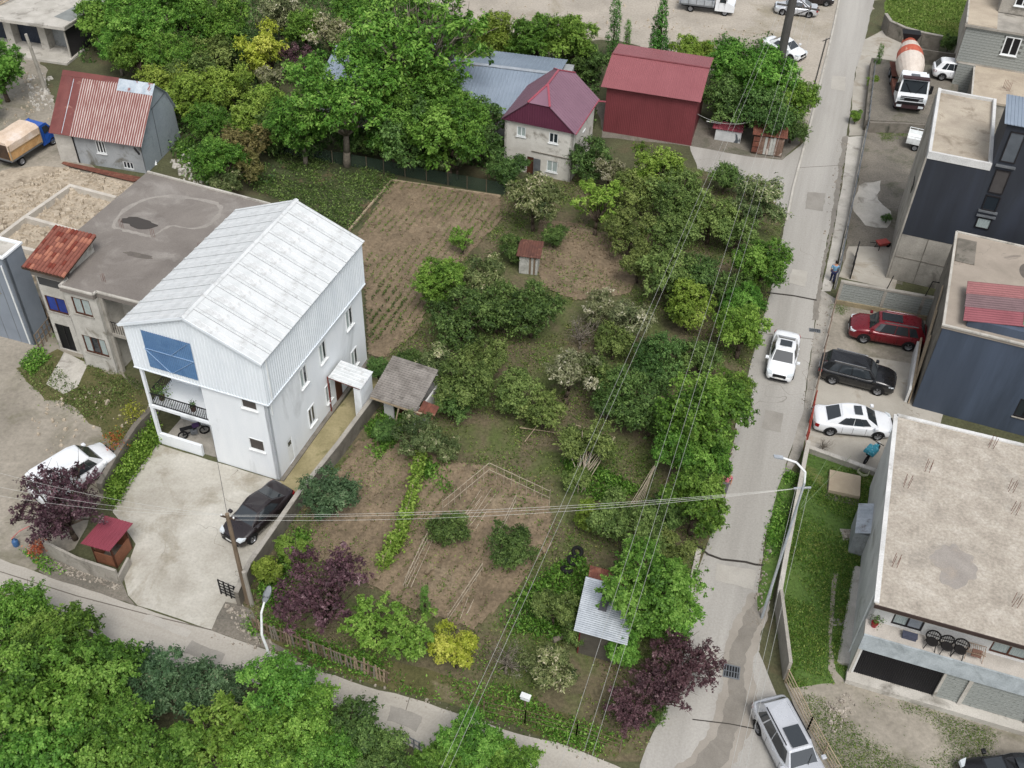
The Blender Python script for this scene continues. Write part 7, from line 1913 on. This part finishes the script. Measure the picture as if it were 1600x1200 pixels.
trellis((764, 746), (858, 790), 1.2, 'bean trellis of thin poles on the right upper side of the tilled bed')
trellis((668, 852), (634, 922), 1.0, 'short bean trellis of thin poles beside the lower end of the vine row', 5)
trellis((806, 790), (778, 848), .9, 'bean trellis of thin poles in the middle of the tilled bed', 5)
trellis((754, 895), (700, 976), .8, 'low bean trellis running toward the golden tree', 5)
def lying(px0, px1, n, spread, label, z=.08, name='pole_bundle'):
    a, b = G(*px0), G(*px1); d_ = (b-a).normalized(); nn = Vector((-d_.y, d_.x, 0)); seg = []
    for k in range(n):
        o1 = nn*((k-n/2)*spread+rnd.uniform(-.06, .06)); o2 = nn*((k-n/2)*spread+rnd.uniform(-.15, .15))
        seg.append((a+o1+Vector((0, 0, z+rnd.uniform(0, .1))), b+o2+d_*rnd.uniform(-.5, .2)+Vector((0, 0, z+rnd.uniform(0, .1)))))
    return poles(name, label, 'poles', seg, r=.022)
lying((728, 822), (768, 768), 7, .17, 'thin bean poles lying on the tilled bed under the cross wires')
lying((632, 918), (672, 838), 3, .22, 'three thin bean poles lying beside the vine row')
lying((722, 970), (738, 930), 3, .12, 'few bean poles lying near the golden tree')
seg = []
tb = G(914, 762); tc_ = G(914, 716)
for k in range(16):
    t_ = rnd.uniform(-1, 1); p = G(898+rnd.uniform(-6, 18), 766+rnd.uniform(-8, 6)); q = G(914+t_*46, 720+abs(t_)*8, 0); seg.append((Z(p, .02), Z(p.lerp(q, .95), 2.3+rnd.uniform(-.4, .5))))
poles('pole_stack', 'stack of long bean poles leaning into the olive tree', 'poles', seg, POLEW, .026)
seg = []
for k in range(7): p = G(984+k*3.5, 790-k*1.2); seg.append((Z(p, .02), Z(G(1018+rnd.uniform(-4, 6), 756, 0), 1.6+rnd.uniform(-.3, .4))))
poles('pole_stack', 'thin bundle of poles leaning toward the roadside trees', 'poles', seg, POLEW, .022)
poles('tree_prop', 'pale poles lying across the orchard grass above the tilled bed', 'poles', [(G(812, 668, .3), G(868, 676, .3)), (G(820, 690, .1), G(840, 664, 1.0)), (G(900, 664, .9), G(962, 684, .9))], PALEWOOD, .03)
poles('tree_stake', 'single pale stake standing in the orchard right of the slate shed', 'stake', [(G(772, 572), G(772, 572)+Vector((0, .1, 1.5)))], PALEWOOD, .05)

for k, (x, y, nm) in enumerate(((902, 866, 'farthest'), (894, 880, 'middle'), (885, 894, 'nearest'))):
    p = G(x, y)
    mb = MB(); mb.lathe([(.17, -.09), (.28, -.11), (.33, -.06), (.33, .06), (.28, .11), (.17, .09), (.17, -.09)], 18, (0, 0, 0))
    t_ = mb.build('tyre', RUBBER, None, smooth=True); t_.location = (p.x, p.y, .22); t_.rotation_euler = (.35, .25, k)
    tag(t_, nm+' of the three old tyres lying in the weeds behind the metal roofed shed', 'tyre', 'old tyres')

pl = G(580, 322)
mb = MB()
for a, b in (((612, 283), (546, 361)), ((612, 283), (700, 296)), ((700, 296), (782, 308))):
    mb.bar(G(*a)-pl+Vector((0, 0, .1)), G(*b)-pl+Vector((0, 0, .1)), .16 if a[0] == 612 and b[0] < 600 else .1, .14)
e_ = mb.build('bed_edging', PALEWOOD); e_.location = pl; tag(e_, 'pale board edging along two sides of the vegetable plot', 'edging')

# rusty sheets lying by the house, rubbish
p0 = G(96, 254)
ry = thing('rusty_sheet_pile', 'long pile of rusty metal sheets on the ground in front of the striped roof house', 'scrap', tuple(p0))
for k in range(6):
    a = G(98+k*2, 255+k*1.2)-p0; b = G(226-k*3, 281+k*1.0)-p0; mb = MB(); mb.bar(a+Vector((0, 0, .06+.03*k)), b+Vector((0, 0, .06+.03*k)), .3, .025); mb.build('sheet', RUST, ry)
p0 = G(232, 255)
sc_ = thing('white_board', 'white broken panel leaning at the corner of the striped roof house', 'scrap', tuple(p0))
mb = MB(); mb.bar((-.3, .4, 1.2), (.3, -.2, 0), .35, .05); mb.build('board', WHITE, sc_); mb = MB(); mb.bar((.35, .1, .6), (.5, -.3, .0), .5, .08); mb.build('frame', WHITEFRAME, sc_)
def rubble(name, label, areas, n, m, size=(.08, .3), seed=1, kind='stuff'):
    rg = np.random.default_rng(seed); V_ = []; F_ = []
    for a in areas:
        q = world_poly(a); lo = np.min([(p.x, p.y) for p in q], 0); hi = np.max([(p.x, p.y) for p in q], 0)
        k = 0
        while k < n//len(areas):
            c_ = lo+rg.random(2)*(hi-lo)
            if not inside([(p.x, p.y) for p in q], np.array([c_[0]]), np.array([c_[1]]))[0]: continue
            k += 1
            s = rg.uniform(*size)*(1 if rg.random() < .85 else 1.8)
            ang = rg.random()*6.28; base = len(V_)
            ex = np.array([math.cos(ang), math.sin(ang)])*s*rg.uniform(.5, 1.2); ey = np.array([-math.sin(ang), math.cos(ang)])*s*rg.uniform(.4, .9); h_ = s*rg.uniform(.3, .8)
            for zz, kk in ((-.02, 1), (h_, rg.uniform(.5, .9))):
                for sx, sy in ((-1, -1), (1, -1), (1, 1), (-1, 1)):
                    v = c_+(ex*sx+ey*sy)*.5*kk*rg.uniform(.8, 1.2); V_.append((v[0], v[1], zz*rg.uniform(.7, 1.2) if zz > 0 else zz))
            F_ += [tuple(base+i for i in f) for f in ((4, 5, 6, 7), (0, 1, 5, 4), (1, 2, 6, 5), (2, 3, 7, 6), (3, 0, 4, 7))]
    me = bpy.data.meshes.new(name); me.from_pydata(V_, [], F_); me.materials.append(m); me.update()
    o_ = bpy.data.objects.new(name, me); COL.objects.link(o_); tag(o_, None, None, None, kind); return o_
STONE = M('rubble_stone', (186, 174, 156), (150, 138, 120), sc=2, coord='World')
rubble('rubble', None, [[(-10, 300), (100, 262), (220, 292), (120, 372), (60, 440), (-10, 460)]], 900, STONE, (.08, .34), 3)
rubble('rubble', None, [[(40, 120), (78, 110), (84, 180), (50, 170)], [(265, 250), (300, 240), (330, 285), (280, 290)], [(10, 460), (60, 440), (60, 500), (40, 540)]], 260, M('light_rubble', (200, 196, 188), (150, 146, 138), sc=3, coord='World'), (.08, .32), 4)
rubble('gravel_stones', None, [[(350, 945), (392, 955), (420, 1000), (450, 1022), (380, 1000)], [(85, 878), (190, 910), (190, 925), (90, 895)], [(1285, 1100), (1330, 1080), (1340, 1110), (1300, 1150)], [(1316, 828), (1348, 830), (1348, 842), (1320, 842)]], 700, M('gravel_stone', (176, 168, 156), (130, 122, 112), sc=3, coord='World'), (.04, .14), 5)
rubble('road_grit', None, [[(1280, 455), (1300, 460), (1262, 640), (1250, 640)], [(1308, 214), (1330, 214), (1300, 380), (1282, 450), (1274, 450)], [(1168, 590), (1178, 592), (1126, 800), (1116, 800)], [(1084, 905), (1096, 908), (1080, 1000), (1068, 1000)], [(1188, 850), (1206, 850), (1190, 980), (1172, 980)], [(330, 985), (640, 1082), (960, 1190), (950, 1200), (630, 1096), (326, 996)]], 900, M('grit', (168, 160, 148), (120, 112, 102), sc=3, coord='World'), (.03, .10), 15)
rubble('soil_clods', None, [[(560, 690), (640, 676), (690, 722), (765, 730), (858, 784), (862, 850), (740, 985), (640, 950), (480, 868), (490, 800)], [(614, 284), (780, 308), (784, 345), (680, 450), (600, 560), (576, 556), (556, 372)], [(842, 345), (905, 350), (1000, 420), (900, 470), (838, 420)]], 3600, TILLED, (.06, .2), 6)
rubble('yard_litter', None, [[(40, 640), (150, 600), (200, 660), (100, 760)], [(0, 100), (60, 120), (80, 200), (0, 200)], [(760, 20), (1180, 40), (1180, 60), (800, 40)], [(640, -20), (1280, -20), (1240, 60), (1000, 50)]], 320, STONE, (.05, .22), 7)

# covers and drains
def drain(px, wx, wy, label, yaw):
    p = G(*px); t_ = thing('drain_grate', label, 'drain', (p.x, p.y, .02), yaw)
    mb = MB(); mb.box(-wx/2, wx/2, -wy/2, -wy/2+.06, 0, .03); mb.box(-wx/2, wx/2, wy/2-.06, wy/2, 0, .03); mb.box(-wx/2, -wx/2+.06, -wy/2+.06, wy/2-.06, 0, .03); mb.box(wx/2-.06, wx/2, -wy/2+.06, wy/2-.06, 0, .03); mb.build('frame', GREYMETAL, t_)
    MB().box(-wx/2+.06, wx/2-.06, -wy/2+.06, wy/2-.06, 0, .006).build('pit', BLACKPLASTIC, t_)
    n = int(wx/.12)
    for i in range(1, n):
        mb = MB(); x = -wx/2+i*wx/n; mb.box(x-.022, x+.022, -wy/2+.06, wy/2-.06, .008, .028); mb.build('bar', GREYMETAL, t_)
    mb = MB(); mb.box(-wx/2+.06, wx/2-.06, -.02, .02, .01, .026); mb.build('bar', GREYMETAL, t_)
drain((1143, 1050), .8, .75, 'square drain grate in the wet patch of the junction', math.radians(-12))
drain((1273, 517), .75, .36, 'small drain grate at the road edge beside the dark red car', math.radians(-10))
p = G(1318, 760); sl_ = thing('concrete_slab', 'square concrete tank cover lying on the lawn', 'slab', tuple(p), math.radians(-14))
mb = MB(); mb.box(-.88, .88, -.82, .82, 0, .32); mb.build('slab', M('slab_concrete', (178, 164, 142), (162, 148, 128), sc=.8, fine=.05), sl_, bevel=.03)
# hose, pots, tubs on the lawn edge
p = G(1348, 742); mb = MB(); pts = [Vector((.32*math.cos(t)*(1+.15*math.sin(3*t)), .28*math.sin(t), .05+.01*t)) for t in [i*PI/8 for i in range(52)]]; mb.path(pts, .022, 5)
ho = mb.build('garden_hose', M('pale_hose', (178, 182, 150), rough=.6)); ho.location = (p.x, p.y, .1); tag(ho, 'coiled pale garden hose beside the pad wall on the lawn', 'hose')
p = G(1370, 742); mb = MB(); mb.lathe([(.001, .02), (.2, .02), (.27, .26), (.25, .26), (.19, .05)], 14); tu = mb.build('tub', BLACKPLASTIC); tu.location = (p.x, p.y, .02); tag(tu, 'black tub on the lawn below the pad wall', 'tub')
poles('clothes_line', 'pale lines stretched from the lawn wall toward the pad wall', 'line', [(G(1252, 790, .9), G(1294, 714, 1.0)), (G(1250, 796, .9), G(1330, 712, .9))], M('green_line', (128, 150, 112), rough=.7), .012)
# rainwater things at front wall left
p = G(26, 852); bi = thing('blue_bin', 'blue plastic canister standing on the dirt at the left edge', 'canister', tuple(p))
mb = MB(); mb.lathe([(.001, 0), (.16, 0), (.17, .04), (.17, .34), (.13, .42), (.06, .44), (.06, .48), (.001, .48)], 14); mb.build('body', M('blue_plastic', (60, 96, 140), rough=.4, fine=.05), bi, smooth=True)
mb = MB(); mb.tube((-.12, 0, .46), (.12, 0, .46), .02, n=6); mb.build('handle', BLACKPLASTIC, bi)
poles('pink_stick', 'pinkish bent stick beside the purple tree at the left edge', 'stick', [(G(30, 830, .9), G(46, 822, 1.1)), (G(18, 842, .05), G(30, 830, .9))], M('pinkish_stick', (196, 130, 124), rough=.7), .04)
p = G(64, 868); ob = thing('orange_bush', 'low orange leaved plant at the end of the front wall', 'plant', tuple(p))
rg = np.random.default_rng(5); C = rg.normal(0, 1, (420, 3))*np.array([.22, .22, .2])+np.array([0, 0, .7]); nn = rg.normal(0, 1, (420, 3)); P, F = leaf_quads(rg, C, nn, rg.uniform(.08, .16, 420), .5)
o_ = bpy.data.objects.new('foliage', np_mesh('orange_foliage', P, F, leaf_mat('leaf_orange', (128, 70, 40), (176, 100, 62), (198, 130, 92)), rg.random(420))); COL.objects.link(o_); o_.parent = ob
mb = MB(); mb.tube((0, 0, 0), (0, 0, .7), .03, n=5); mb.build('stem', BARK, ob)
for (x, y, nm) in ((186, 708, 'red flowering plant in the middle of the flower bed'), (212, 664, 'yellow leaved sapling at the upper end of the flower bed')):
    p = G(x, y); f_ = thing('flowering_plant', nm, 'plant', tuple(p)); red = 'red' in nm
    C = rg.normal(0, 1, (380, 3))*np.array([.3, .3, .26])+np.array([0, 0, 1.1]); nn = rg.normal(0, 1, (380, 3)); P, F = leaf_quads(rg, C, nn, rg.uniform(.08, .17, 380), .5)
    o_ = bpy.data.objects.new('foliage', np_mesh('plant_foliage', P, F, leaf_mat('leaf_red_tip', (90, 110, 40), (150, 120, 50), (190, 70, 60)) if red else LEAF['yellow'], rg.random(380))); COL.objects.link(o_); o_.parent = f_
    mb = MB(); mb.tube((0, 0, 0), (0, 0, 1.1), .03, n=5); mb.build('stem', PALEBARK, f_)
mail = G(820, 1106); ml = thing('white_box', 'small white box on the wire fence at the bottom of the garden', 'box', tuple(mail), math.radians(-20))
mb = MB(); mb.box(-.22, .22, -.12, .12, .8, 1.02); mb.build('box', WHITE, ml, bevel=.02); mb = MB(); mb.box(-.24, .24, -.14, .14, 1.02, 1.05); mb.build('lid', WHITEFRAME, ml); mb = MB(); mb.bar((0, 0, 0), (0, 0, .8), .06); mb.build('post', WOOD, ml)
p = G(880, 996); lg = thing('log', 'pale cut log lying in front of the metal roofed shed', 'log', tuple(p), math.radians(30)); mb = MB(); mb.tube((-.6, 0, .14), (.6, 0, .14), .15, .12, 10); mb.build('trunk', PALEBARK, lg); mb = MB(); mb.tube((.1, 0, .2), (.5, .4, .45), .06, .04, 6); mb.build('branch_stub', PALEBARK, lg)

# wheelbarrow in the gravel yard
p = G(1376, 388); wb_ = thing('wheelbarrow', 'red wheelbarrow on the worn concrete beside the navy building', 'wheelbarrow', tuple(p), math.radians(20))
REDB = M('barrow_red', (176, 74, 66), (150, 60, 54), rough=.5)
mb = MB(); mb.hexa(((-.3, -.22, .35), (.3, -.18, .3), (.3, .18, .3), (-.3, .22, .35), (-.45, -.32, .62), (.48, -.3, .62), (.48, .3, .62), (-.45, .32, .62))); mb.build('tray', REDB, wb_, bevel=.02)
mb = MB(); mb.lathe([(.08, -.04), (.19, -.04), (.2, 0), (.19, .04), (.08, .04)], 14, (.62, 0, .2), 'y'); mb.build('wheel', RUBBER, wb_)
for s in (1, -1):
    mb = MB(); mb.bar((.62, s*.08, .2), (-.9, s*.28, .55), .035); mb.build('handle', BLACKMETAL, wb_); mb = MB(); mb.bar((-.3, s*.2, .38), (-.35, s*.24, 0), .035); mb.build('leg', BLACKMETAL, wb_)

# terrace things of the concrete house
def chair(label, x, y, a):
    p = on_ch(x, y, 3.45); t_ = thing('garden_chair', label, 'chair', tuple(p), yw_ch+a, 'round chairs on the terrace'); DK = M('black_wicker', (30, 28, 28), rough=.7)
    mb = MB(); n = 18
    for i in range(n):
        t0, t1 = 2*PI*i/n, 2*PI*(i+1)/n; f_ = lambda t: Vector((.31*math.cos(t), .06+.1*math.sin(t)*0+.12*(math.sin(t)*.5+.5), .52+.30*math.sin(t)))
        mb.tube(f_(t0), f_(t1), .04, n=5)
    mb.build('backrest', DK, t_)
    mb = MB()
    for k in range(5):
        xx = -.2+k*.1; mb.bar((xx, .07, .3), (xx*.9, .17, .78), .02)
    mb.bar((-.26, .13, .56), (.26, .13, .56), .03); mb.build('backrest_spoke', DK, t_)
    mb = MB(); mb.lathe([(.001, .36), (.25, .36), (.28, .39), (.25, .43), (.001, .42)], 16, (0, -.12, 0)); mb.build('seat', DK, t_)
    for sx in (-1, 1):
        for sy in (-1, 1): mb = MB(); mb.bar((sx*.18, -.12+sy*.16, .38), (sx*.25, -.12+sy*.24, 0), .03); mb.build('leg', BLACKMETAL, t_)
    return t_
chair('leftmost of the three round black wicker chairs on the terrace', 2.9, .46, -.1)
chair('middle one of the three round black wicker chairs on the terrace', 3.52, .42, .15)
chair('rightmost of the three round black wicker chairs on the terrace', 4.14, .44, -.2)
p = on_ch(.35, .6, 3.45); po = thing('flower_pot', 'red flower pot with plant at the left end of the terrace', 'flower pot', tuple(p))
mb = MB(); mb.lathe([(.001, 0), (.12, 0), (.17, .28), (.13, .28), (.001, .24)], 12); mb.build('pot', M('red_pot', (150, 30, 44), rough=.4), po)
C = rg.normal(0, 1, (160, 3))*np.array([.14, .14, .12])+np.array([.08, 0, .42]); P, F = leaf_quads(rg, C, rg.normal(0, 1, (160, 3)), rg.uniform(.06, .12, 160), .5)
o_ = bpy.data.objects.new('foliage', np_mesh('pot_foliage', P, F, LEAF['dark'], rg.random(160))); COL.objects.link(o_); o_.parent = po
p = on_ch(1.95, .5, 3.45); mt = thing('door_mat', 'dark blue grey box standing below the terrace window', 'box', tuple(p), yw_ch); MB().box(-.32, .32, -.14, .14, 0, .22).build('body', M('blue_grey_box', (72, 76, 92), rough=.6), mt, bevel=.02); MB().box(-.34, .34, -.16, .16, .22, .25).build('lid', M('blue_grey_box', (72, 76, 92)), mt)
p = on_ch(4.8, .45, 3.45); rk = thing('drying_rack', 'folding drying rack with brown striped cloth right of the terrace chairs', 'drying rack', tuple(p), yw_ch)
mb = MB()
for k in range(9): mb.bar((-.35+k*.09, -.2, .5), (-.35+k*.09, .25, .62), .018)
mb.bar((-.4, -.2, .5), (.4, -.2, .5), .025); mb.bar((-.4, .25, .62), (.4, .25, .62), .025)
for x in (-.38, .38): mb.bar((x, -.25, 0), (x, .25, .62), .025); mb.bar((x, .3, 0), (x, -.2, .5), .025)
mb.build('rack', M('beige_metal', (150, 130, 112), rough=.5), rk); mb = MB(); mb.hexa(((-.2, -.22, .3), (.25, -.22, .3), (.25, -.18, .3), (-.2, -.18, .3), (-.2, -.2, .56), (.25, -.05, .56), (.25, 0, .6), (-.2, 0, .6))); mb.build('cloth', M('brown_cloth', (112, 84, 72), rough=.9), rk)
# balcony things of the white house
def on_wh(x, y, z): return Vector(wh.location)+Matrix.Rotation(wh.rotation_euler.z, 3, 'Z') @ Vector((x, y, z))
for (x, y, nm) in ((-7.4, .6, 'large green plant pot in the balcony corner of the white house'), (-5.3, .5, 'small dark plant pot at the balcony railing of the white house')):
    p = on_wh(x, y, 3.12); po = thing('plant_pot', nm, 'plant pot', tuple(p)); big = x < -6
    mb = MB(); mb.lathe([(.001, 0), (.13, 0), (.18, .3), (.14, .3), (.001, .26)], 12); mb.build('pot', BROWNFRAME, po)
    n = 320 if big else 90; s_ = .3 if big else .12
    C = rg.normal(0, 1, (n, 3))*s_*.8+np.array([0, 0, .4+s_]); P, F = leaf_quads(rg, C, rg.normal(0, 1, (n, 3)), rg.uniform(.07, .15, n), .5)
    o_ = bpy.data.objects.new('foliage', np_mesh('pot_foliage', P, F, LEAF['dark'], rg.random(n))); COL.objects.link(o_); o_.parent = po

# ------------------------------------------------------------------ people
def skin_body(name, verts, edges, radii, m, parent, sub=2):
    me = bpy.data.meshes.new(name); me.from_pydata(verts, edges, []); o_ = bpy.data.objects.new(name, me); COL.objects.link(o_); o_.parent = parent
    md = o_.modifiers.new('skin', 'SKIN'); sv = me.skin_vertices[0].data
    for i, r_ in enumerate(radii): sv[i].radius = (r_, r_) if not isinstance(r_, tuple) else r_; sv[i].use_root = i == 0
    s_ = o_.modifiers.new('subd', 'SUBSURF'); s_.levels = sub; s_.render_levels = sub
    me.materials.append(m); return o_

def person(label, loc, yaw, shirt, trousers, hairm, stride=.22):
    t_ = thing('person', label, 'person', loc, yaw)
    # one continuous body; clothing follows it as separate, slightly larger surfaces
    V = [(0, 0, .95), (0, 0, 1.12), (0, 0, 1.32), (.01, 0, 1.46), (.015, 0, 1.53), (.03, 0, 1.64), (.03, 0, 1.74),
         (.01, .19, 1.42), (-.06, .25, 1.15), (.02, .25, .92), (.05, .25, .84), (.01, -.19, 1.42), (.08, -.24, 1.16), (.22, -.22, .98), (.28, -.21, .93),
         (0, .09, .88), (stride*.6, .10, .48), (stride*.9, .10, .08), (stride*.9+.16, .11, .04), (0, -.09, .88), (-stride*.3, -.10, .48), (-stride, -.10, .09), (-stride+.15, -.11, .04)]
    E_ = [(0, 1), (1, 2), (2, 3), (3, 4), (4, 5), (5, 6), (3, 7), (7, 8), (8, 9), (9, 10), (3, 11), (11, 12), (12, 13), (13, 14), (0, 15), (15, 16), (16, 17), (17, 18), (0, 19), (19, 20), (20, 21), (21, 22)]
    R_ = [.14, .125, .15, .09, .055, .095, .075, .062, .048, .036, .034, .062, .048, .036, .034, .088, .062, .044, .036, .088, .062, .044, .036]
    skin_body('body', V, E_, R_, SKIN, t_)
    tv = [0, 1, 2, 3, 7, 8, 11, 12]; mp_ = {k: i for i, k in enumerate(tv)}
    skin_body('shirt', [V[i] for i in tv], [(mp_[a], mp_[b]) for a, b in E_ if a in mp_ and b in mp_], [R_[i]*1.12+.012 for i in tv], shirt, t_)
    tv = [0, 15, 16, 17, 19, 20, 21]; mp_ = {k: i for i, k in enumerate(tv)}
    skin_body('trousers', [V[i] for i in tv], [(mp_[a], mp_[b]) for a, b in E_ if a in mp_ and b in mp_], [R_[i]*1.12+.014 for i in tv], trousers, t_)
    mb = MB(); mb.lathe([(.112, -.02), (.115, .05), (.085, .12), (.001, .15)], 14, (.015, 0, 1.68)); mb.build('hair', hairm, t_, smooth=True)
    for s in (1, -1):
        mb = MB(); mb.lathe([(.001, .012), (.012, .006), (.012, -.002)], 8, (.115, s*.035, 1.66), 'x'); mb.build('eye', BLACKPLASTIC, t_)
        mb = MB(); mb.box(.0, .05, s*.098-.008, s*.098+.008, 1.61, 1.68); mb.build('ear', SKIN, t_)
        j = 18 if s > 0 else 22; q = Vector(V[j]); mb = MB(); mb.hexa([(q.x-.2, q.y-.045, 0), (q.x+.08, q.y-.045, 0), (q.x+.08, q.y+.045, 0), (q.x-.2, q.y+.045, 0), (q.x-.19, q.y-.04, .1), (q.x+.04, q.y-.04, .06), (q.x+.04, q.y+.04, .06), (q.x-.19, q.y+.04, .1)]); mb.build('shoe', BLACKPLASTIC, t_, bevel=.02)
        hp = Vector(V[10 if s > 0 else 14])
        for f_ in range(5):
            mb = MB(); a = hp+Vector((.012*(f_-2), 0, -.02)); l_ = (.05, .07, .075, .07, .055)[f_]; mb.tube(a, a+Vector((.012*(f_-2)+.02, 0, -l_)), .011, .008, 6); mb.build('finger', SKIN, t_)
    mb = MB(); mb.hexa(((.12, -.014, 1.60), (.15, -.01, 1.60), (.15, .01, 1.60), (.12, .014, 1.60), (.115, -.008, 1.66), (.125, -.005, 1.66), (.125, .005, 1.66), (.115, .008, 1.66))); mb.build('nose', SKIN, t_)
    return t_
BLUESHIRT = M('pale_blue_shirt', (120, 160, 188), (100, 140, 170), sc=6, rough=.9)
NAVYT = M('navy_trousers', (40, 46, 80), (32, 38, 66), sc=6, rough=.9)
HAIRD = M('dark_hair', (28, 22, 20), rough=.7)
p = G(1299, 441); person('person in pale blue shirt and navy trousers standing at the fence of the pavement', (p.x, p.y, .03), math.radians(70), BLUESHIRT, NAVYT, HAIRD, .12)
p = G(1131, 770); person('person in pink shirt walking on the road edge beside the roadside trees', (p.x, p.y, .02), math.radians(-110), M('pink_shirt', (226, 130, 150), (206, 112, 132), sc=6, rough=.9), M('grey_trousers', (110, 106, 110), rough=.9), HAIRD)
